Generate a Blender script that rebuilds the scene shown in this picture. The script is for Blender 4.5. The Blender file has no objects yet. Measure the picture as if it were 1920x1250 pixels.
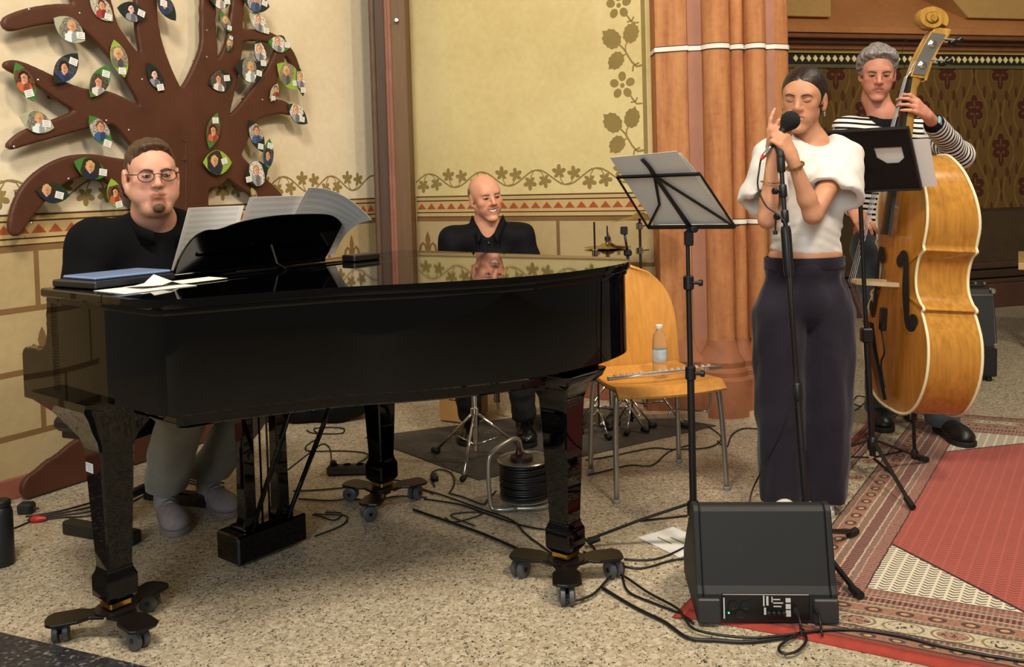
import bpy, math, random
import numpy as np
from mathutils import Vector, Matrix
SC = bpy.context.scene
COL = SC.collection
random.seed(7)
# ------------------------------------------------------------------ camera
F_PX, CX, CY, ROLL, PITCH, CAM_H = 1710.0, 960.0, 400.0, 0.0285, math.atan(59 / 1710.0), 1.29
_f = Vector((0, math.cos(PITCH), -math.sin(PITCH)))
_u0 = Vector((0, math.sin(PITCH), math.cos(PITCH)))
_r0 = Vector((1, 0, 0))
CAM_R = _r0 * math.cos(ROLL) - _u0 * math.sin(ROLL)
CAM_U = _u0 * math.cos(ROLL) + _r0 * math.sin(ROLL)
CAM_P = Vector((0, 0, CAM_H))
cd = bpy.data.cameras.new('camera')
cam = bpy.data.objects.new('camera', cd)
COL.objects.link(cam)
cam.matrix_world = Matrix(((CAM_R.x, CAM_U.x, -_f.x, 0), (CAM_R.y, CAM_U.y, -_f.y, 0), (CAM_R.z, CAM_U.z, -_f.z, CAM_H), (0, 0, 0, 1)))
cd.sensor_fit = 'HORIZONTAL'
cd.sensor_width = 36
cd.lens = F_PX / 1920 * 36
cd.shift_y = -(625 - CY) / 1920
cd.clip_end = 100
SC.camera = cam
# ------------------------------------------------------------------ light
w = bpy.data.worlds.new('world')
SC.world = w
w.use_nodes = True
w.node_tree.nodes['Background'].inputs[0].default_value = (1.0, 0.86, 0.68, 1)
w.node_tree.nodes['Background'].inputs[1].default_value = 0.20
SC.view_settings.view_transform = 'Standard'
SC.view_settings.look = 'None'
SC.view_settings.exposure = -0.14
SC.view_settings.gamma = 1.0
SC.view_settings.use_curve_mapping = False


def area(name, loc, target, size, power, color, sy=None):
    l = bpy.data.lights.new(name, 'AREA')
    l.energy = power
    l.color = color
    l.size = size
    if sy:
        l.shape = 'RECTANGLE'
        l.size_y = sy
    o = bpy.data.objects.new(name, l)
    COL.objects.link(o)
    o.location = loc
    o.rotation_euler = (Vector(target) - Vector(loc)).to_track_quat('-Z', 'Y').to_euler()
    return o


WARM = (1.0, 0.86, 0.68)
area('church_lamp_light', (1.6, 0.4, 4.6), (0.5, 4.5, 0.8), 0.7, 175, WARM)
area('church_lamp_light', (-0.9, 0.6, 4.6), (-1.6, 5.0, 1.3), 0.9, 185, (1.0, .9, .76))
area('church_lamp_light', (3.2, 3.2, 4.8), (1.8, 6.5, 1.2), 0.6, 90, WARM)
area('church_window_light', (-1.5, -4.0, 3.2), (0, 3.0, 0.0), 2.2, 230, (0.86, 0.93, 1.0), 3.0)

# ------------------------------------------------------------------ geometry helpers
V = Vector


def ray(px, py):
    d = CAM_R * ((px - CX) / F_PX) + CAM_U * ((CY - py) / F_PX) + _f
    return d


def at(px, py, depth):
    """point seen at a pixel whose world Y is depth"""
    d = ray(px, py)
    return CAM_P + d * (depth / d.y)


def fl(px, py, z=0.0):
    d = ray(px, py)
    return CAM_P + d * ((z - CAM_H) / d.z)


def onplane(px, py, p0, n):
    d = ray(px, py)
    return CAM_P + d * ((V(p0) - CAM_P).dot(n) / d.dot(n))


def lin(c):
    if isinstance(c, str):
        c = tuple(int(c[i:i + 2], 16) / 255 for i in (0, 2, 4))
    return tuple((x / 12.92 if x <= 0.04045 else ((x + 0.055) / 1.055) ** 2.4) for x in c) + (1,)


class N:
    """tiny node helper"""
    def __init__(s, name):
        s.m = bpy.data.materials.new(name)
        s.m.use_nodes = True
        s.t = s.m.node_tree
        s.b = s.t.nodes['Principled BSDF']

    def new(s, typ, **kw):
        n = s.t.nodes.new(typ)
        for k, v in kw.items():
            setattr(n, k, v)
        return n

    def link(s, a, b):
        s.t.links.new(a, b)

    def val(s, sock, v):
        if hasattr(v, 'node'):
            s.link(v, sock)
        else:
            sock.default_value = v

    def math(s, op, a, b=0.0, c=0.0):
        n = s.new('ShaderNodeMath', operation=op)
        for i, v in enumerate((a, b, c)):
            if i < len(n.inputs):
                s.val(n.inputs[i], v)
        return n.outputs[0]

    def mix(s, fac, a, b, blend='MIX'):
        n = s.new('ShaderNodeMix', data_type='RGBA', blend_type=blend)
        s.val(n.inputs[0], fac)
        s.val(n.inputs[6], lin(a) if isinstance(a, str) else a)
        s.val(n.inputs[7], lin(b) if isinstance(b, str) else b)
        return n.outputs[2]

    def coord(s, kind='Object'):
        return s.new('ShaderNodeTexCoord').outputs[kind]

    def noise(s, scale, detail=3, rough=0.55, vec=None):
        n = s.new('ShaderNodeTexNoise')
        n.inputs['Scale'].default_value = scale
        n.inputs['Detail'].default_value = detail
        n.inputs['Roughness'].default_value = rough
        s.link(vec if vec is not None else s.coord(), n.inputs['Vector'])
        return n.outputs['Fac']

    def ramp(s, fac, stops):
        n = s.new('ShaderNodeValToRGB')
        e = n.color_ramp.elements
        while len(e) < len(stops):
            e.new(0.5)
        for i, (p, c) in enumerate(stops):
            e[i].position = p
            e[i].color = lin(c) if isinstance(c, str) else (c if len(c) == 4 else tuple(c) + (1,))
        s.link(fac, n.inputs[0])
        return n.outputs[0]

    def bump(s, h, strength=0.3, dist=0.01):
        n = s.new('ShaderNodeBump')
        n.inputs['Strength'].default_value = strength
        n.inputs['Distance'].default_value = dist
        s.link(h, n.inputs['Height'])
        s.link(n.outputs[0], s.b.inputs['Normal'])

    def set(s, color=None, rough=0.5, metal=0.0, spec=0.5, coat=0.0, sheen=0.0):
        b = s.b
        if color is not None:
            s.val(b.inputs['Base Color'], lin(color) if isinstance(color, str) else color)
        s.val(b.inputs['Roughness'], rough)
        b.inputs['Metallic'].default_value = metal
        b.inputs['Specular IOR Level'].default_value = spec
        b.inputs['Coat Weight'].default_value = coat
        b.inputs['Coat Roughness'].default_value = 0.03
        b.inputs['Sheen Weight'].default_value = sheen
        return s.m


MATS = {}


def mat(name, color, rough=0.5, metal=0.0, var=0.12, scale=8.0, bump=0.0, bscale=60.0, bdist=0.002, spec=0.5, coat=0.0, sheen=0.0, color2=None, stretch=None):
    """plain procedural material: colour broken up by noise, optional fine relief"""
    if name in MATS:
        return MATS[name]
    n = N(name)
    c = lin(color)
    c2 = lin(color2) if color2 else tuple(x * (1 - var) for x in c[:3]) + (1,)
    vec = None
    if stretch:
        mp = n.new('ShaderNodeMapping')
        mp.inputs['Scale'].default_value = stretch
        n.link(n.coord(), mp.inputs[0])
        vec = mp.outputs[0]
    f = n.noise(scale, vec=vec)
    r = n.ramp(f, [(0.35, c2), (0.65, c)])
    n.set(r, rough, metal, spec, coat, sheen)
    if bump:
        n.bump(n.noise(bscale, 2), bump, bdist)
    MATS[name] = n.m
    return n.m


def tag(o, label=None, cat=None, group=None, kind=None):
    if label: o['label'] = label
    if cat: o['category'] = cat
    if group: o['group'] = group
    if kind: o['kind'] = kind
    return o


def empty(name, loc, label, cat, group=None):
    o = bpy.data.objects.new(name, None)
    o.empty_display_size = 0.05
    COL.objects.link(o)
    o.location = loc
    return tag(o, label, cat, group)


def root_loc(o):
    p = V((0, 0, 0))
    while o is not None:
        p += o.location
        o = o.parent
    return p


class MB:
    """mesh builder in world coordinates"""
    def __init__(s):
        s.v, s.f, s.uv = [], [], {}

    def add(s, vs, fs):
        b = len(s.v)
        s.v += [tuple(v) for v in vs]
        s.f += [tuple(b + i for i in f) for f in fs]
        return s

    def box(s, c, size, R=None):
        c = V(c)
        hx, hy, hz = [x / 2 for x in size]
        P = [V((x, y, z)) for x in (-hx, hx) for y in (-hy, hy) for z in (-hz, hz)]
        if R is not None:
            P = [R @ p for p in P]
        return s.add([c + p for p in P], [(0, 1, 3, 2), (4, 6, 7, 5), (0, 4, 5, 1), (2, 3, 7, 6), (0, 2, 6, 4), (1, 5, 7, 3)])

    def bbox(s, c, size, R=None, b=0.004):
        """box with bevelled edges"""
        hx, hy, hz = [x / 2 for x in size]
        b = min(b, hx * .9, hy * .9, hz * .9)
        c = V(c)
        pts, fs = [], []
        idx = {}
        for sx in (-1, 1):
            for sy in (-1, 1):
                for sz in (-1, 1):
                    for a in range(3):
                        p = [sx * (hx - b), sy * (hy - b), sz * (hz - b)]
                        p[a] = (sx, sy, sz)[a] * (hx, hy, hz)[a]
                        idx[(sx, sy, sz, a)] = len(pts)
                        pts.append(V(p))
        for a in range(3):
            u, w_ = (a + 1) % 3, (a + 2) % 3
            for sg in (-1, 1):
                q = []
                for (du, dw) in ((-1, -1), (1, -1), (1, 1), (-1, 1)):
                    k = [0, 0, 0]
                    k[a], k[u], k[w_] = sg, du, dw
                    q.append(idx[(k[0], k[1], k[2], a)])
                fs.append(q if sg > 0 else q[::-1])
        for a in range(3):
            u, w_ = (a + 1) % 3, (a + 2) % 3
            for du in (-1, 1):
                for dw in (-1, 1):
                    def K(sa, ax):
                        k = [0, 0, 0]
                        k[a], k[u], k[w_] = sa, du, dw
                        return idx[(k[0], k[1], k[2], ax)]
                    q = [K(-1, u), K(1, u), K(1, w_), K(-1, w_)]
                    fs.append(q if du * dw < 0 else q[::-1])
        for sx in (-1, 1):
            for sy in (-1, 1):
                for sz in (-1, 1):
                    q = [idx[(sx, sy, sz, a)] for a in range(3)]
                    fs.append(q if sx * sy * sz > 0 else q[::-1])
        if R is not None:
            pts = [R @ p for p in pts]
        return s.add([c + p for p in pts], fs)

    def tube(s, pts, r, n=8, caps=True, closed=False, flat=1.0):
        pts = [V(p) for p in pts]
        m = len(pts)
        rs = r if isinstance(r, (list, tuple)) else [r] * m
        T = []
        for i in range(m):
            if closed:
                t = pts[(i + 1) % m] - pts[i - 1]
            else:
                t = pts[min(i + 1, m - 1)] - pts[max(i - 1, 0)]
            T.append(t.normalized() if t.length > 1e-9 else V((0, 0, 1)))
        up = V((0, 0, 1)) if abs(T[0].z) < 0.9 else V((1, 0, 0))
        nrm = (up - T[0] * up.dot(T[0])).normalized()
        vs = []
        for i in range(m):
            nrm = nrm - T[i] * nrm.dot(T[i])
            nrm = nrm.normalized() if nrm.length > 1e-6 else T[i].orthogonal().normalized()
            b = T[i].cross(nrm)
            for k in range(n):
                a = 2 * math.pi * k / n
                vs.append(pts[i] + nrm * (math.cos(a) * rs[i] * flat) + b * (math.sin(a) * rs[i]))
        fs = []
        for i in range(m if closed else m - 1):
            j = (i + 1) % m
            for k in range(n):
                k2 = (k + 1) % n
                fs.append((i * n + k, i * n + k2, j * n + k2, j * n + k))
        if caps and not closed:
            fs.append(tuple(range(n))[::-1])
            fs.append(tuple((m - 1) * n + k for k in range(n)))
        return s.add(vs, fs)

    def cyl(s, a, b, r, r2=None, n=16):
        return s.tube([a, b], [r, r if r2 is None else r2], n)

    def lathe(s, prof, base, axis=(0, 0, 1), n=20, cap=True):
        """prof: list of (radius, height) along axis from base"""
        ax = V(axis).normalized()
        x = ax.orthogonal().normalized()
        y = ax.cross(x)
        base = V(base)
        vs, fs = [], []
        for (r, h) in prof:
            for k in range(n):
                a = 2 * math.pi * k / n
                vs.append(base + ax * h + x * (r * math.cos(a)) + y * (r * math.sin(a)))
        for i in range(len(prof) - 1):
            for k in range(n):
                k2 = (k + 1) % n
                fs.append((i * n + k, i * n + k2, (i + 1) * n + k2, (i + 1) * n + k))
        if cap:
            fs.append(tuple(range(n))[::-1])
            fs.append(tuple((len(prof) - 1) * n + k for k in range(n)))
        return s.add(vs, fs)

    def prism(s, poly, d, origin=(0, 0, 0), ex=(1, 0, 0), ey=(0, 1, 0), ez=None):
        """extrude a 2D polygon (in ex,ey) by d along ez"""
        ex, ey, o = V(ex), V(ey), V(origin)
        ez = V(ez) if ez is not None else ex.cross(ey).normalized()
        m = len(poly)
        vs = [o + ex * p[0] + ey * p[1] for p in poly] + [o + ex * p[0] + ey * p[1] + ez * d for p in poly]
        fs = [tuple(range(m))[::-1], tuple(range(m, 2 * m))]
        for i in range(m):
            j = (i + 1) % m
            fs.append((i, j, m + j, m + i))
        return s.add(vs, fs)

    def loft(s, rings, caps=True, closed=True):
        m = len(rings[0])
        vs = [p for r in rings for p in r]
        fs = []
        for i in range(len(rings) - 1):
            for k in range(m if closed else m - 1):
                k2 = (k + 1) % m
                fs.append((i * m + k, i * m + k2, (i + 1) * m + k2, (i + 1) * m + k))
        if caps and closed:
            fs.append(tuple(range(m))[::-1])
            fs.append(tuple((len(rings) - 1) * m + k for k in range(m)))
        return s.add(vs, fs)

    def sheet(s, grid, t=0.0006):
        """grid[i][j] of points -> thin double sheet"""
        a, b = len(grid), len(grid[0])
        P = [V(p) for r in grid for p in r]
        nr = []
        for i in range(a):
            for j in range(b):
                u = P[min(i + 1, a - 1) * b + j] - P[max(i - 1, 0) * b + j]
                w_ = P[i * b + min(j + 1, b - 1)] - P[i * b + max(j - 1, 0)]
                c = u.cross(w_)
                nr.append(c.normalized() if c.length > 1e-9 else V((0, 0, 1)))
        vs = [p + n * (t / 2) for p, n in zip(P, nr)] + [p - n * (t / 2) for p, n in zip(P, nr)]
        fs = []
        o = a * b
        for i in range(a - 1):
            for j in range(b - 1):
                q = (i * b + j, (i + 1) * b + j, (i + 1) * b + j + 1, i * b + j + 1)
                fs.append(q)
                fs.append(tuple(o + k for k in q[::-1]))
        edge = [j for j in range(b)] + [i * b + b - 1 for i in range(1, a)] + [(a - 1) * b + j for j in range(b - 2, -1, -1)] + [i * b for i in range(a - 2, 0, -1)]
        for i in range(len(edge)):
            p, q = edge[i], edge[(i + 1) % len(edge)]
            fs.append((p, q, o + q, o + p))
        return s.add(vs, fs)

    def build(s, name, m, parent=None, loc=None, smooth=None, label=None, cat=None, group=None, kind=None, bevel=0):
        base = root_loc(parent) if parent is not None else V(loc if loc is not None else (0, 0, 0))
        me = bpy.data.meshes.new(name)
        me.from_pydata([(v[0] - base.x, v[1] - base.y, v[2] - base.z) for v in s.v], [], s.f)
        me.update()
        return finish(name, me, m, parent, base, smooth, label, cat, group, kind, bevel)


def finish(name, me, m, parent, base, smooth, label=None, cat=None, group=None, kind=None, bevel=0):
    me.materials.append(m)
    o = bpy.data.objects.new(name, me)
    COL.objects.link(o)
    if parent is not None:
        o.parent = parent
    else:
        o.location = base
    if smooth:
        me.shade_smooth() if smooth is True else me.set_sharp_from_angle(angle=math.radians(smooth))
        if smooth is not True:
            for p in me.polygons:
                p.use_smooth = True
            me.set_sharp_from_angle(angle=math.radians(smooth))
    if bevel:
        bm_ = o.modifiers.new('bevel', 'BEVEL')
        bm_.width = bevel
        bm_.segments = 2
        bm_.limit_method = 'ANGLE'
        bm_.angle_limit = math.radians(40)
    tag(o, label, cat, group, kind)
    return o


def copy_tree(o, parent=None, off=None):
    c = o.copy()
    COL.objects.link(c)
    c.parent = parent
    if off is not None:
        c.location = o.location + V(off)
    for ch in list(o.children):
        copy_tree(ch, c)
    return c


def bez(pts, n=8):
    """Catmull-Rom through pts"""
    pts = [V(p) for p in pts]
    out = []
    for i in range(len(pts) - 1):
        p0, p1, p2, p3 = pts[max(i - 1, 0)], pts[i], pts[i + 1], pts[min(i + 2, len(pts) - 1)]
        for k in range(n):
            t = k / n
            out.append(0.5 * ((2 * p1) + (p2 - p0) * t + (2 * p0 - 5 * p1 + 4 * p2 - p3) * t * t + (3 * p1 - p0 - 3 * p2 + p3) * t ** 3))
    out.append(pts[-1])
    return out


# ------------------------------------------------------------------ signed-distance modelling (bodies, clothes, carved shapes)
class SDF:
    def __init__(s, xs, ys, zs):
        s.ax = [np.asarray(a, np.float32) for a in (xs, ys, zs)]
        s.d = np.full(tuple(len(a) for a in s.ax), 1.0, np.float32)

    @staticmethod
    def axis(lo, hi, step, fine=()):
        """coordinates lo..hi, with smaller steps inside the fine ranges [(a,b,step)]"""
        out = [lo]
        while out[-1] < hi:
            st = step
            for (a, b, f_) in fine:
                if a <= out[-1] <= b:
                    st = min(st, f_)
            out.append(out[-1] + st)
        return out

    def _loc(s, lo, hi, m):
        sl = []
        for a, l, h in zip(s.ax, lo, hi):
            i0 = max(int(np.searchsorted(a, l - m)) - 1, 0)
            i1 = min(int(np.searchsorted(a, h + m)) + 1, len(a))
            if i1 - i0 < 1:
                return None
            sl.append(slice(i0, i1))
        g = np.meshgrid(*[a[q] for a, q in zip(s.ax, sl)], indexing='ij', sparse=True)
        return tuple(sl), g

    def _comb(s, sl, d, k, op):
        o = s.d[sl]
        if op == 's':
            a, b = o, -d
            if k > 0:
                h = np.maximum(k - np.abs(a - b), 0) / k
                r = np.maximum(a, b) + h * h * k * .25
            else:
                r = np.maximum(a, b)
        else:
            if k > 0:
                h = np.maximum(k - np.abs(o - d), 0) / k
                r = np.minimum(o, d) - h * h * k * .25
            else:
                r = np.minimum(o, d)
        s.d[sl] = r

    def cap(s, a, b, ra, rb=None, k=0.02, op='u', fl_=None):
        """round cone; fl_=(axis vector, factor) squashes the section along axis"""
        a, b = np.array(a, np.float32), np.array(b, np.float32)
        rb = ra if rb is None else rb
        rm = max(ra, rb) * (1 if fl_ is None else max(1, fl_[1]))
        L = s._loc(np.minimum(a, b) - rm, np.maximum(a, b) + rm, 0.03 + k)
        if L is None:
            return s
        sl, (x, y, z) = L
        ab = b - a
        l2 = float(ab @ ab) + 1e-12
        t = np.clip(((x - a[0]) * ab[0] + (y - a[1]) * ab[1] + (z - a[2]) * ab[2]) / l2, 0, 1)
        dx, dy, dz = x - a[0] - ab[0] * t, y - a[1] - ab[1] * t, z - a[2] - ab[2] * t
        if fl_ is not None:
            n = np.array(V(fl_[0]).normalized())
            q = (dx * n[0] + dy * n[1] + dz * n[2]) * (1 / fl_[1] - 1)
            dx, dy, dz = dx + q * n[0], dy + q * n[1], dz + q * n[2]
        d = np.sqrt(dx * dx + dy * dy + dz * dz) - (ra + (rb - ra) * t)
        s._comb(sl, d.astype(np.float32), k, op)
        return s

    def path(s, pts, rs, k=0.01, op='u', fl_=None):
        for i in range(len(pts) - 1):
            s.cap(pts[i], pts[i + 1], rs[i], rs[i + 1], k, op, fl_)
        return s

    def ell(s, c, r, R=None, k=0.02, op='u'):
        c = np.array(c, np.float32)
        rm = max(r)
        L = s._loc(c - rm, c + rm, 0.03 + k)
        if L is None:
            return s
        sl, (x, y, z) = L
        dx, dy, dz = x - c[0], y - c[1], z - c[2]
        if R is not None:
            R = np.array(R, np.float32)
            dx, dy, dz = (R[0][0] * dx + R[1][0] * dy + R[2][0] * dz, R[0][1] * dx + R[1][1] * dy + R[2][1] * dz, R[0][2] * dx + R[1][2] * dy + R[2][2] * dz)
        k0 = np.sqrt((dx / r[0]) ** 2 + (dy / r[1]) ** 2 + (dz / r[2]) ** 2)
        k1 = np.sqrt((dx / r[0] ** 2) ** 2 + (dy / r[1] ** 2) ** 2 + (dz / r[2] ** 2) ** 2) + 1e-9
        d = k0 * (k0 - 1) / k1
        s._comb(sl, d.astype(np.float32), k, op)
        return s

    def box(s, c, h, R=None, rnd=0.01, k=0.01, op='u'):
        c = np.array(c, np.float32)
        rm = float(np.linalg.norm(h))
        L = s._loc(c - rm, c + rm, 0.03 + k)
        if L is None:
            return s
        sl, (x, y, z) = L
        dx, dy, dz = x - c[0], y - c[1], z - c[2]
        if R is not None:
            R = np.array(R, np.float32)
            dx, dy, dz = (R[0][0] * dx + R[1][0] * dy + R[2][0] * dz, R[0][1] * dx + R[1][1] * dy + R[2][1] * dz, R[0][2] * dx + R[1][2] * dy + R[2][2] * dz)
        qx, qy, qz = np.abs(dx) - (h[0] - rnd), np.abs(dy) - (h[1] - rnd), np.abs(dz) - (h[2] - rnd)
        d = np.sqrt(np.maximum(qx, 0) ** 2 + np.maximum(qy, 0) ** 2 + np.maximum(qz, 0) ** 2) + np.minimum(np.maximum(np.maximum(qx, qy), qz), 0) - rnd
        s._comb(sl, d.astype(np.float32), k, op)
        return s

    def cut(s, p, n, k=0.0, lo=None, hi=None):
        """remove everything on the side the normal points to (optionally only inside a box)"""
        n = np.array(V(n).normalized())
        if lo is None:
            sl = (slice(None),) * 3
            g = np.meshgrid(*s.ax, indexing='ij', sparse=True)
        else:
            L = s._loc(np.array(lo), np.array(hi), 0)
            sl, g = L
        d = (g[0] - p[0]) * n[0] + (g[1] - p[1]) * n[1] + (g[2] - p[2]) * n[2]
        s.d[sl] = np.maximum(s.d[sl], d)
        return s

    def field(s, fn):
        g = np.meshgrid(*s.ax, indexing='ij', sparse=True)
        s.d = (s.d + fn(*g)).astype(np.float32)
        return s

    def mesh(s):
        d = s.d
        neg = d < 0
        nx, ny, nz = d.shape
        cnt = np.zeros((nx - 1, ny - 1, nz - 1), np.int8)
        for i in (0, 1):
            for j in (0, 1):
                for k in (0, 1):
                    cnt += neg[i:nx - 1 + i, j:ny - 1 + j, k:nz - 1 + k]
        act = (cnt > 0) & (cnt < 8)
        I, J, K = np.nonzero(act)
        idx = np.full(act.shape, -1, np.int32)
        idx[I, J, K] = np.arange(len(I))
        acc = np.zeros((len(I), 3), np.float32)
        num = np.zeros(len(I), np.float32)
        co = [(i, j, k) for i in (0, 1) for j in (0, 1) for k in (0, 1)]
        vals = {c: d[I + c[0], J + c[1], K + c[2]] for c in co}
        for a in co:
            for ax in range(3):
                if a[ax] == 0:
                    b = tuple(1 if q == ax else a[q] for q in range(3))
                    va, vb = vals[a], vals[b]
                    m = (va < 0) != (vb < 0)
                    t = np.where(m, va / np.where(m, va - vb, 1), 0)
                    p = np.stack([np.full(len(I), a[q], np.float32) if q != ax else t for q in range(3)], 1)
                    acc += p * m[:, None]
                    num += m
        p = acc / np.maximum(num, 1)[:, None]
        A = s.ax
        out = np.empty((len(I), 3), np.float32)
        for q, (ii, arr) in enumerate(zip((I, J, K), A)):
            out[:, q] = arr[ii] + (arr[ii + 1] - arr[ii]) * p[:, q]
        faces = []
        for ax in range(3):
            sh = [slice(None)] * 3
            sh2 = [slice(None)] * 3
            sh[ax] = slice(0, -1)
            sh2[ax] = slice(1, None)
            chg = neg[tuple(sh)] != neg[tuple(sh2)]
            e = list(np.nonzero(chg))
            u, w_ = (ax + 1) % 3, (ax + 2) % 3
            ok = (e[u] > 0) & (e[w_] > 0) & (e[u] < d.shape[u] - 1) & (e[w_] < d.shape[w_] - 1)
            e = [q[ok] for q in e]
            inside = neg[tuple(e)]
            q4 = []
            for (du, dw) in ((-1, -1), (0, -1), (0, 0), (-1, 0)):
                c = [q.copy() for q in e]
                c[u] = c[u] + du
                c[w_] = c[w_] + dw
                q4.append(idx[c[0], c[1], c[2]])
            q4 = np.stack(q4, 1)
            q4[~inside] = q4[~inside][:, ::-1]
            faces.append(q4)
        fc = np.concatenate(faces, 0)
        fc = fc[(fc >= 0).all(1)]
        return out, fc

    def build(s, name, m, parent=None, loc=None, label=None, cat=None, colfn=None, relax=1, **kw):
        v, f = s.mesh()
        if relax:
            # light Laplacian smoothing removes grid steps
            for _ in range(relax):
                acc = np.zeros_like(v)
                n = np.zeros(len(v), np.float32)
                for a in range(4):
                    b = (a + 1) % 4
                    np.add.at(acc, f[:, a], v[f[:, b]])
                    np.add.at(acc, f[:, b], v[f[:, a]])
                    np.add.at(n, f[:, a], 1)
                    np.add.at(n, f[:, b], 1)
                v = v + 0.5 * (acc / np.maximum(n, 1)[:, None] - v)
        base = root_loc(parent) if parent is not None else V(loc if loc is not None else (0, 0, 0))
        me = bpy.data.meshes.new(name)
        nv, nf = len(v), len(f)
        me.vertices.add(nv)
        me.vertices.foreach_set('co', (v - np.array(base, np.float32)).ravel())
        me.loops.add(nf * 4)
        me.loops.foreach_set('vertex_index', f.astype(np.int32).ravel())
        me.polygons.add(nf)
        me.polygons.foreach_set('loop_start', np.arange(0, nf * 4, 4, dtype=np.int32))
        me.update(calc_edges=True)
        me.validate()
        if colfn is not None:
            c = colfn(v)
            at_ = me.color_attributes.new('tint', 'FLOAT_COLOR', 'POINT')
            at_.data.foreach_set('color', np.concatenate([c, np.ones((nv, 1))], 1).astype(np.float32).ravel())
        return finish(name, me, m, parent, base, True, label, cat, **kw)
# ------------------------------------------------------------------ common materials
M_BLACK = mat('black_lacquer', '020203', 0.03, spec=0.34, coat=0.0, var=0.1)
M_BLKMAT = mat('black_powder_coat', '111113', 0.42, var=0.2, bump=0.15, bscale=300, bdist=0.0005)
M_RUBBER = mat('black_rubber', '0c0c0d', 0.6, var=0.2)
M_CABLE = mat('black_cable', '0e0d0d', 0.45, var=0.2)
M_CHROME = mat('chrome', 'd8d6d0', 0.14, metal=1.0, var=0.08)
M_BRASS = mat('brass', 'c79b4a', 0.22, metal=1.0, var=0.1)
M_PAPER = mat('white_paper', 'e8e4dc', 0.7, var=0.03)
M_SILVER = mat('brushed_steel', 'b7b4ae', 0.3, metal=0.9, var=0.08)

# ------------------------------------------------------------------ the room
LW0, LWD = V((-2.165, 3.857, 0)), V((0.517, 0.856, 0)).normalized()      # left wall: point, direction (to the right, away)
LWN = V((LWD.y, -LWD.x, 0))                                            # into the room
BW0, BWD = V((-0.64, 6.0, 0)), V((0.86, -0.51, 0)).normalized()          # back wall
BWN = V((BWD.y, -BWD.x, 0))
if BWN.y > 0: BWN = -BWN
RW0, RWD = V((2.475, 8.0, 0)), V((0.965, 0.263, 0)).normalized()         # far wall behind the bass
RWN = V((RWD.y, -RWD.x, 0))

# floor: terrazzo
n = N('terrazzo')
co = n.coord()
v1 = n.new('ShaderNodeTexVoronoi')
v1.inputs['Scale'].default_value = 115
wn = n.new('ShaderNodeTexNoise')
wn.inputs['Scale'].default_value = 85
n.link(co, wn.inputs['Vector'])
vm = n.new('ShaderNodeVectorMath', operation='MULTIPLY_ADD')
n.link(wn.outputs['Color'], vm.inputs[0])
vm.inputs[1].default_value = (0.03, 0.03, 0.03)
n.link(co, vm.inputs[2])
n.link(vm.outputs[0], v1.inputs['Vector'])
sep = n.new('ShaderNodeSeparateColor')
n.link(v1.outputs['Color'], sep.inputs[0])
chip = n.ramp(sep.outputs[0], [(0.0, '7d735f'), (0.2, 'a89b82'), (0.55, 'b5a88e'), (0.85, 'cfc6b2'), (1.0, 'a39072')])
dark = n.math('LESS_THAN', sep.outputs[1], 0.23)
edge = n.math('LESS_THAN', v1.outputs['Distance'], 0.42)
dk = n.math('MULTIPLY', dark, edge)
c1 = n.mix(dk, chip, '1f1a14')
big = n.noise(1.3, 2)
c2 = n.mix(n.math('MULTIPLY', big, 0.3), c1, '8a7a60')
n.set(c2, 0.42, spec=0.35)
M_FLOOR = n.m
MB().box((0.5, 3.9, -0.05), (11.6, 13.4, 0.1)).build('floor', M_FLOOR, label='speckled beige terrazzo floor', cat='floor', kind='structure')
n = N('dark_terrazzo')
v1 = n.new('ShaderNodeTexVoronoi')
v1.inputs['Scale'].default_value = 110
n.link(n.coord(), v1.inputs['Vector'])
sp = n.new('ShaderNodeSeparateColor')
n.link(v1.outputs['Color'], sp.inputs[0])
n.set(n.ramp(sp.outputs[0], [(0.0, '1b1b1f'), (0.6, '2b2b30'), (0.9, '3a3a3e'), (1.0, '77736c')]), 0.45)
a, b = fl(-60, 1172), fl(440, 1290)
dr = (b - a).normalized()
nn_ = V((dr.y, -dr.x, 0))
if nn_.y > 0: nn_ = -nn_
MB().prism([(-2, 0), (3.2, 0), (3.2, 0.5), (-2, 0.5)], 0.003, a + V((0, 0, 0.0)), dr, nn_, (0, 0, 1)).build('trim_1', n.m, label='dark inlaid terrazzo border strip in the floor', cat='floor border', kind='structure')

# walls ------------------------------------------------------------
def plaster(name, c, c2, streak=True):
    n = N(name)
    big = n.noise(1.6, 4)
    fine = n.noise(25, 3)
    f = n.math('ADD', n.math('MULTIPLY', big, 0.7), n.math('MULTIPLY', fine, 0.3))
    n.set(n.ramp(f, [(0.36, c2), (0.62, c)]), 0.8, spec=0.2)
    n.bump(n.noise(140, 3), 0.12, 0.002)
    return n.m


M_CREAM = plaster('cream_plaster', 'e3d5b8', 'd6c5a3')
M_YELLOW = plaster('pale_yellow_plaster', 'd8c892', 'c9b67e')
M_DADO = plaster('ochre_painted_plaster', 'b5a076', 'a69064')
M_OCHRE = plaster('ochre_band_paint', 'c4a874', 'b89a66')
M_OLIVE = mat('olive_stencil_paint', '8e7a42', 0.8, var=0.12)
M_JOINT = mat('brown_joint_paint', '7d5c34', 0.8, var=0.12)
M_LINE = mat('dark_brown_line_paint', '3c2415', 0.8, var=0.1)
M_TRI = mat('terracotta_paint', 'a8522a', 0.8, var=0.2)
M_RED = mat('red_sandstone', '9a5a44', 0.75, var=0.25, bump=0.2, bscale=80)


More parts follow.
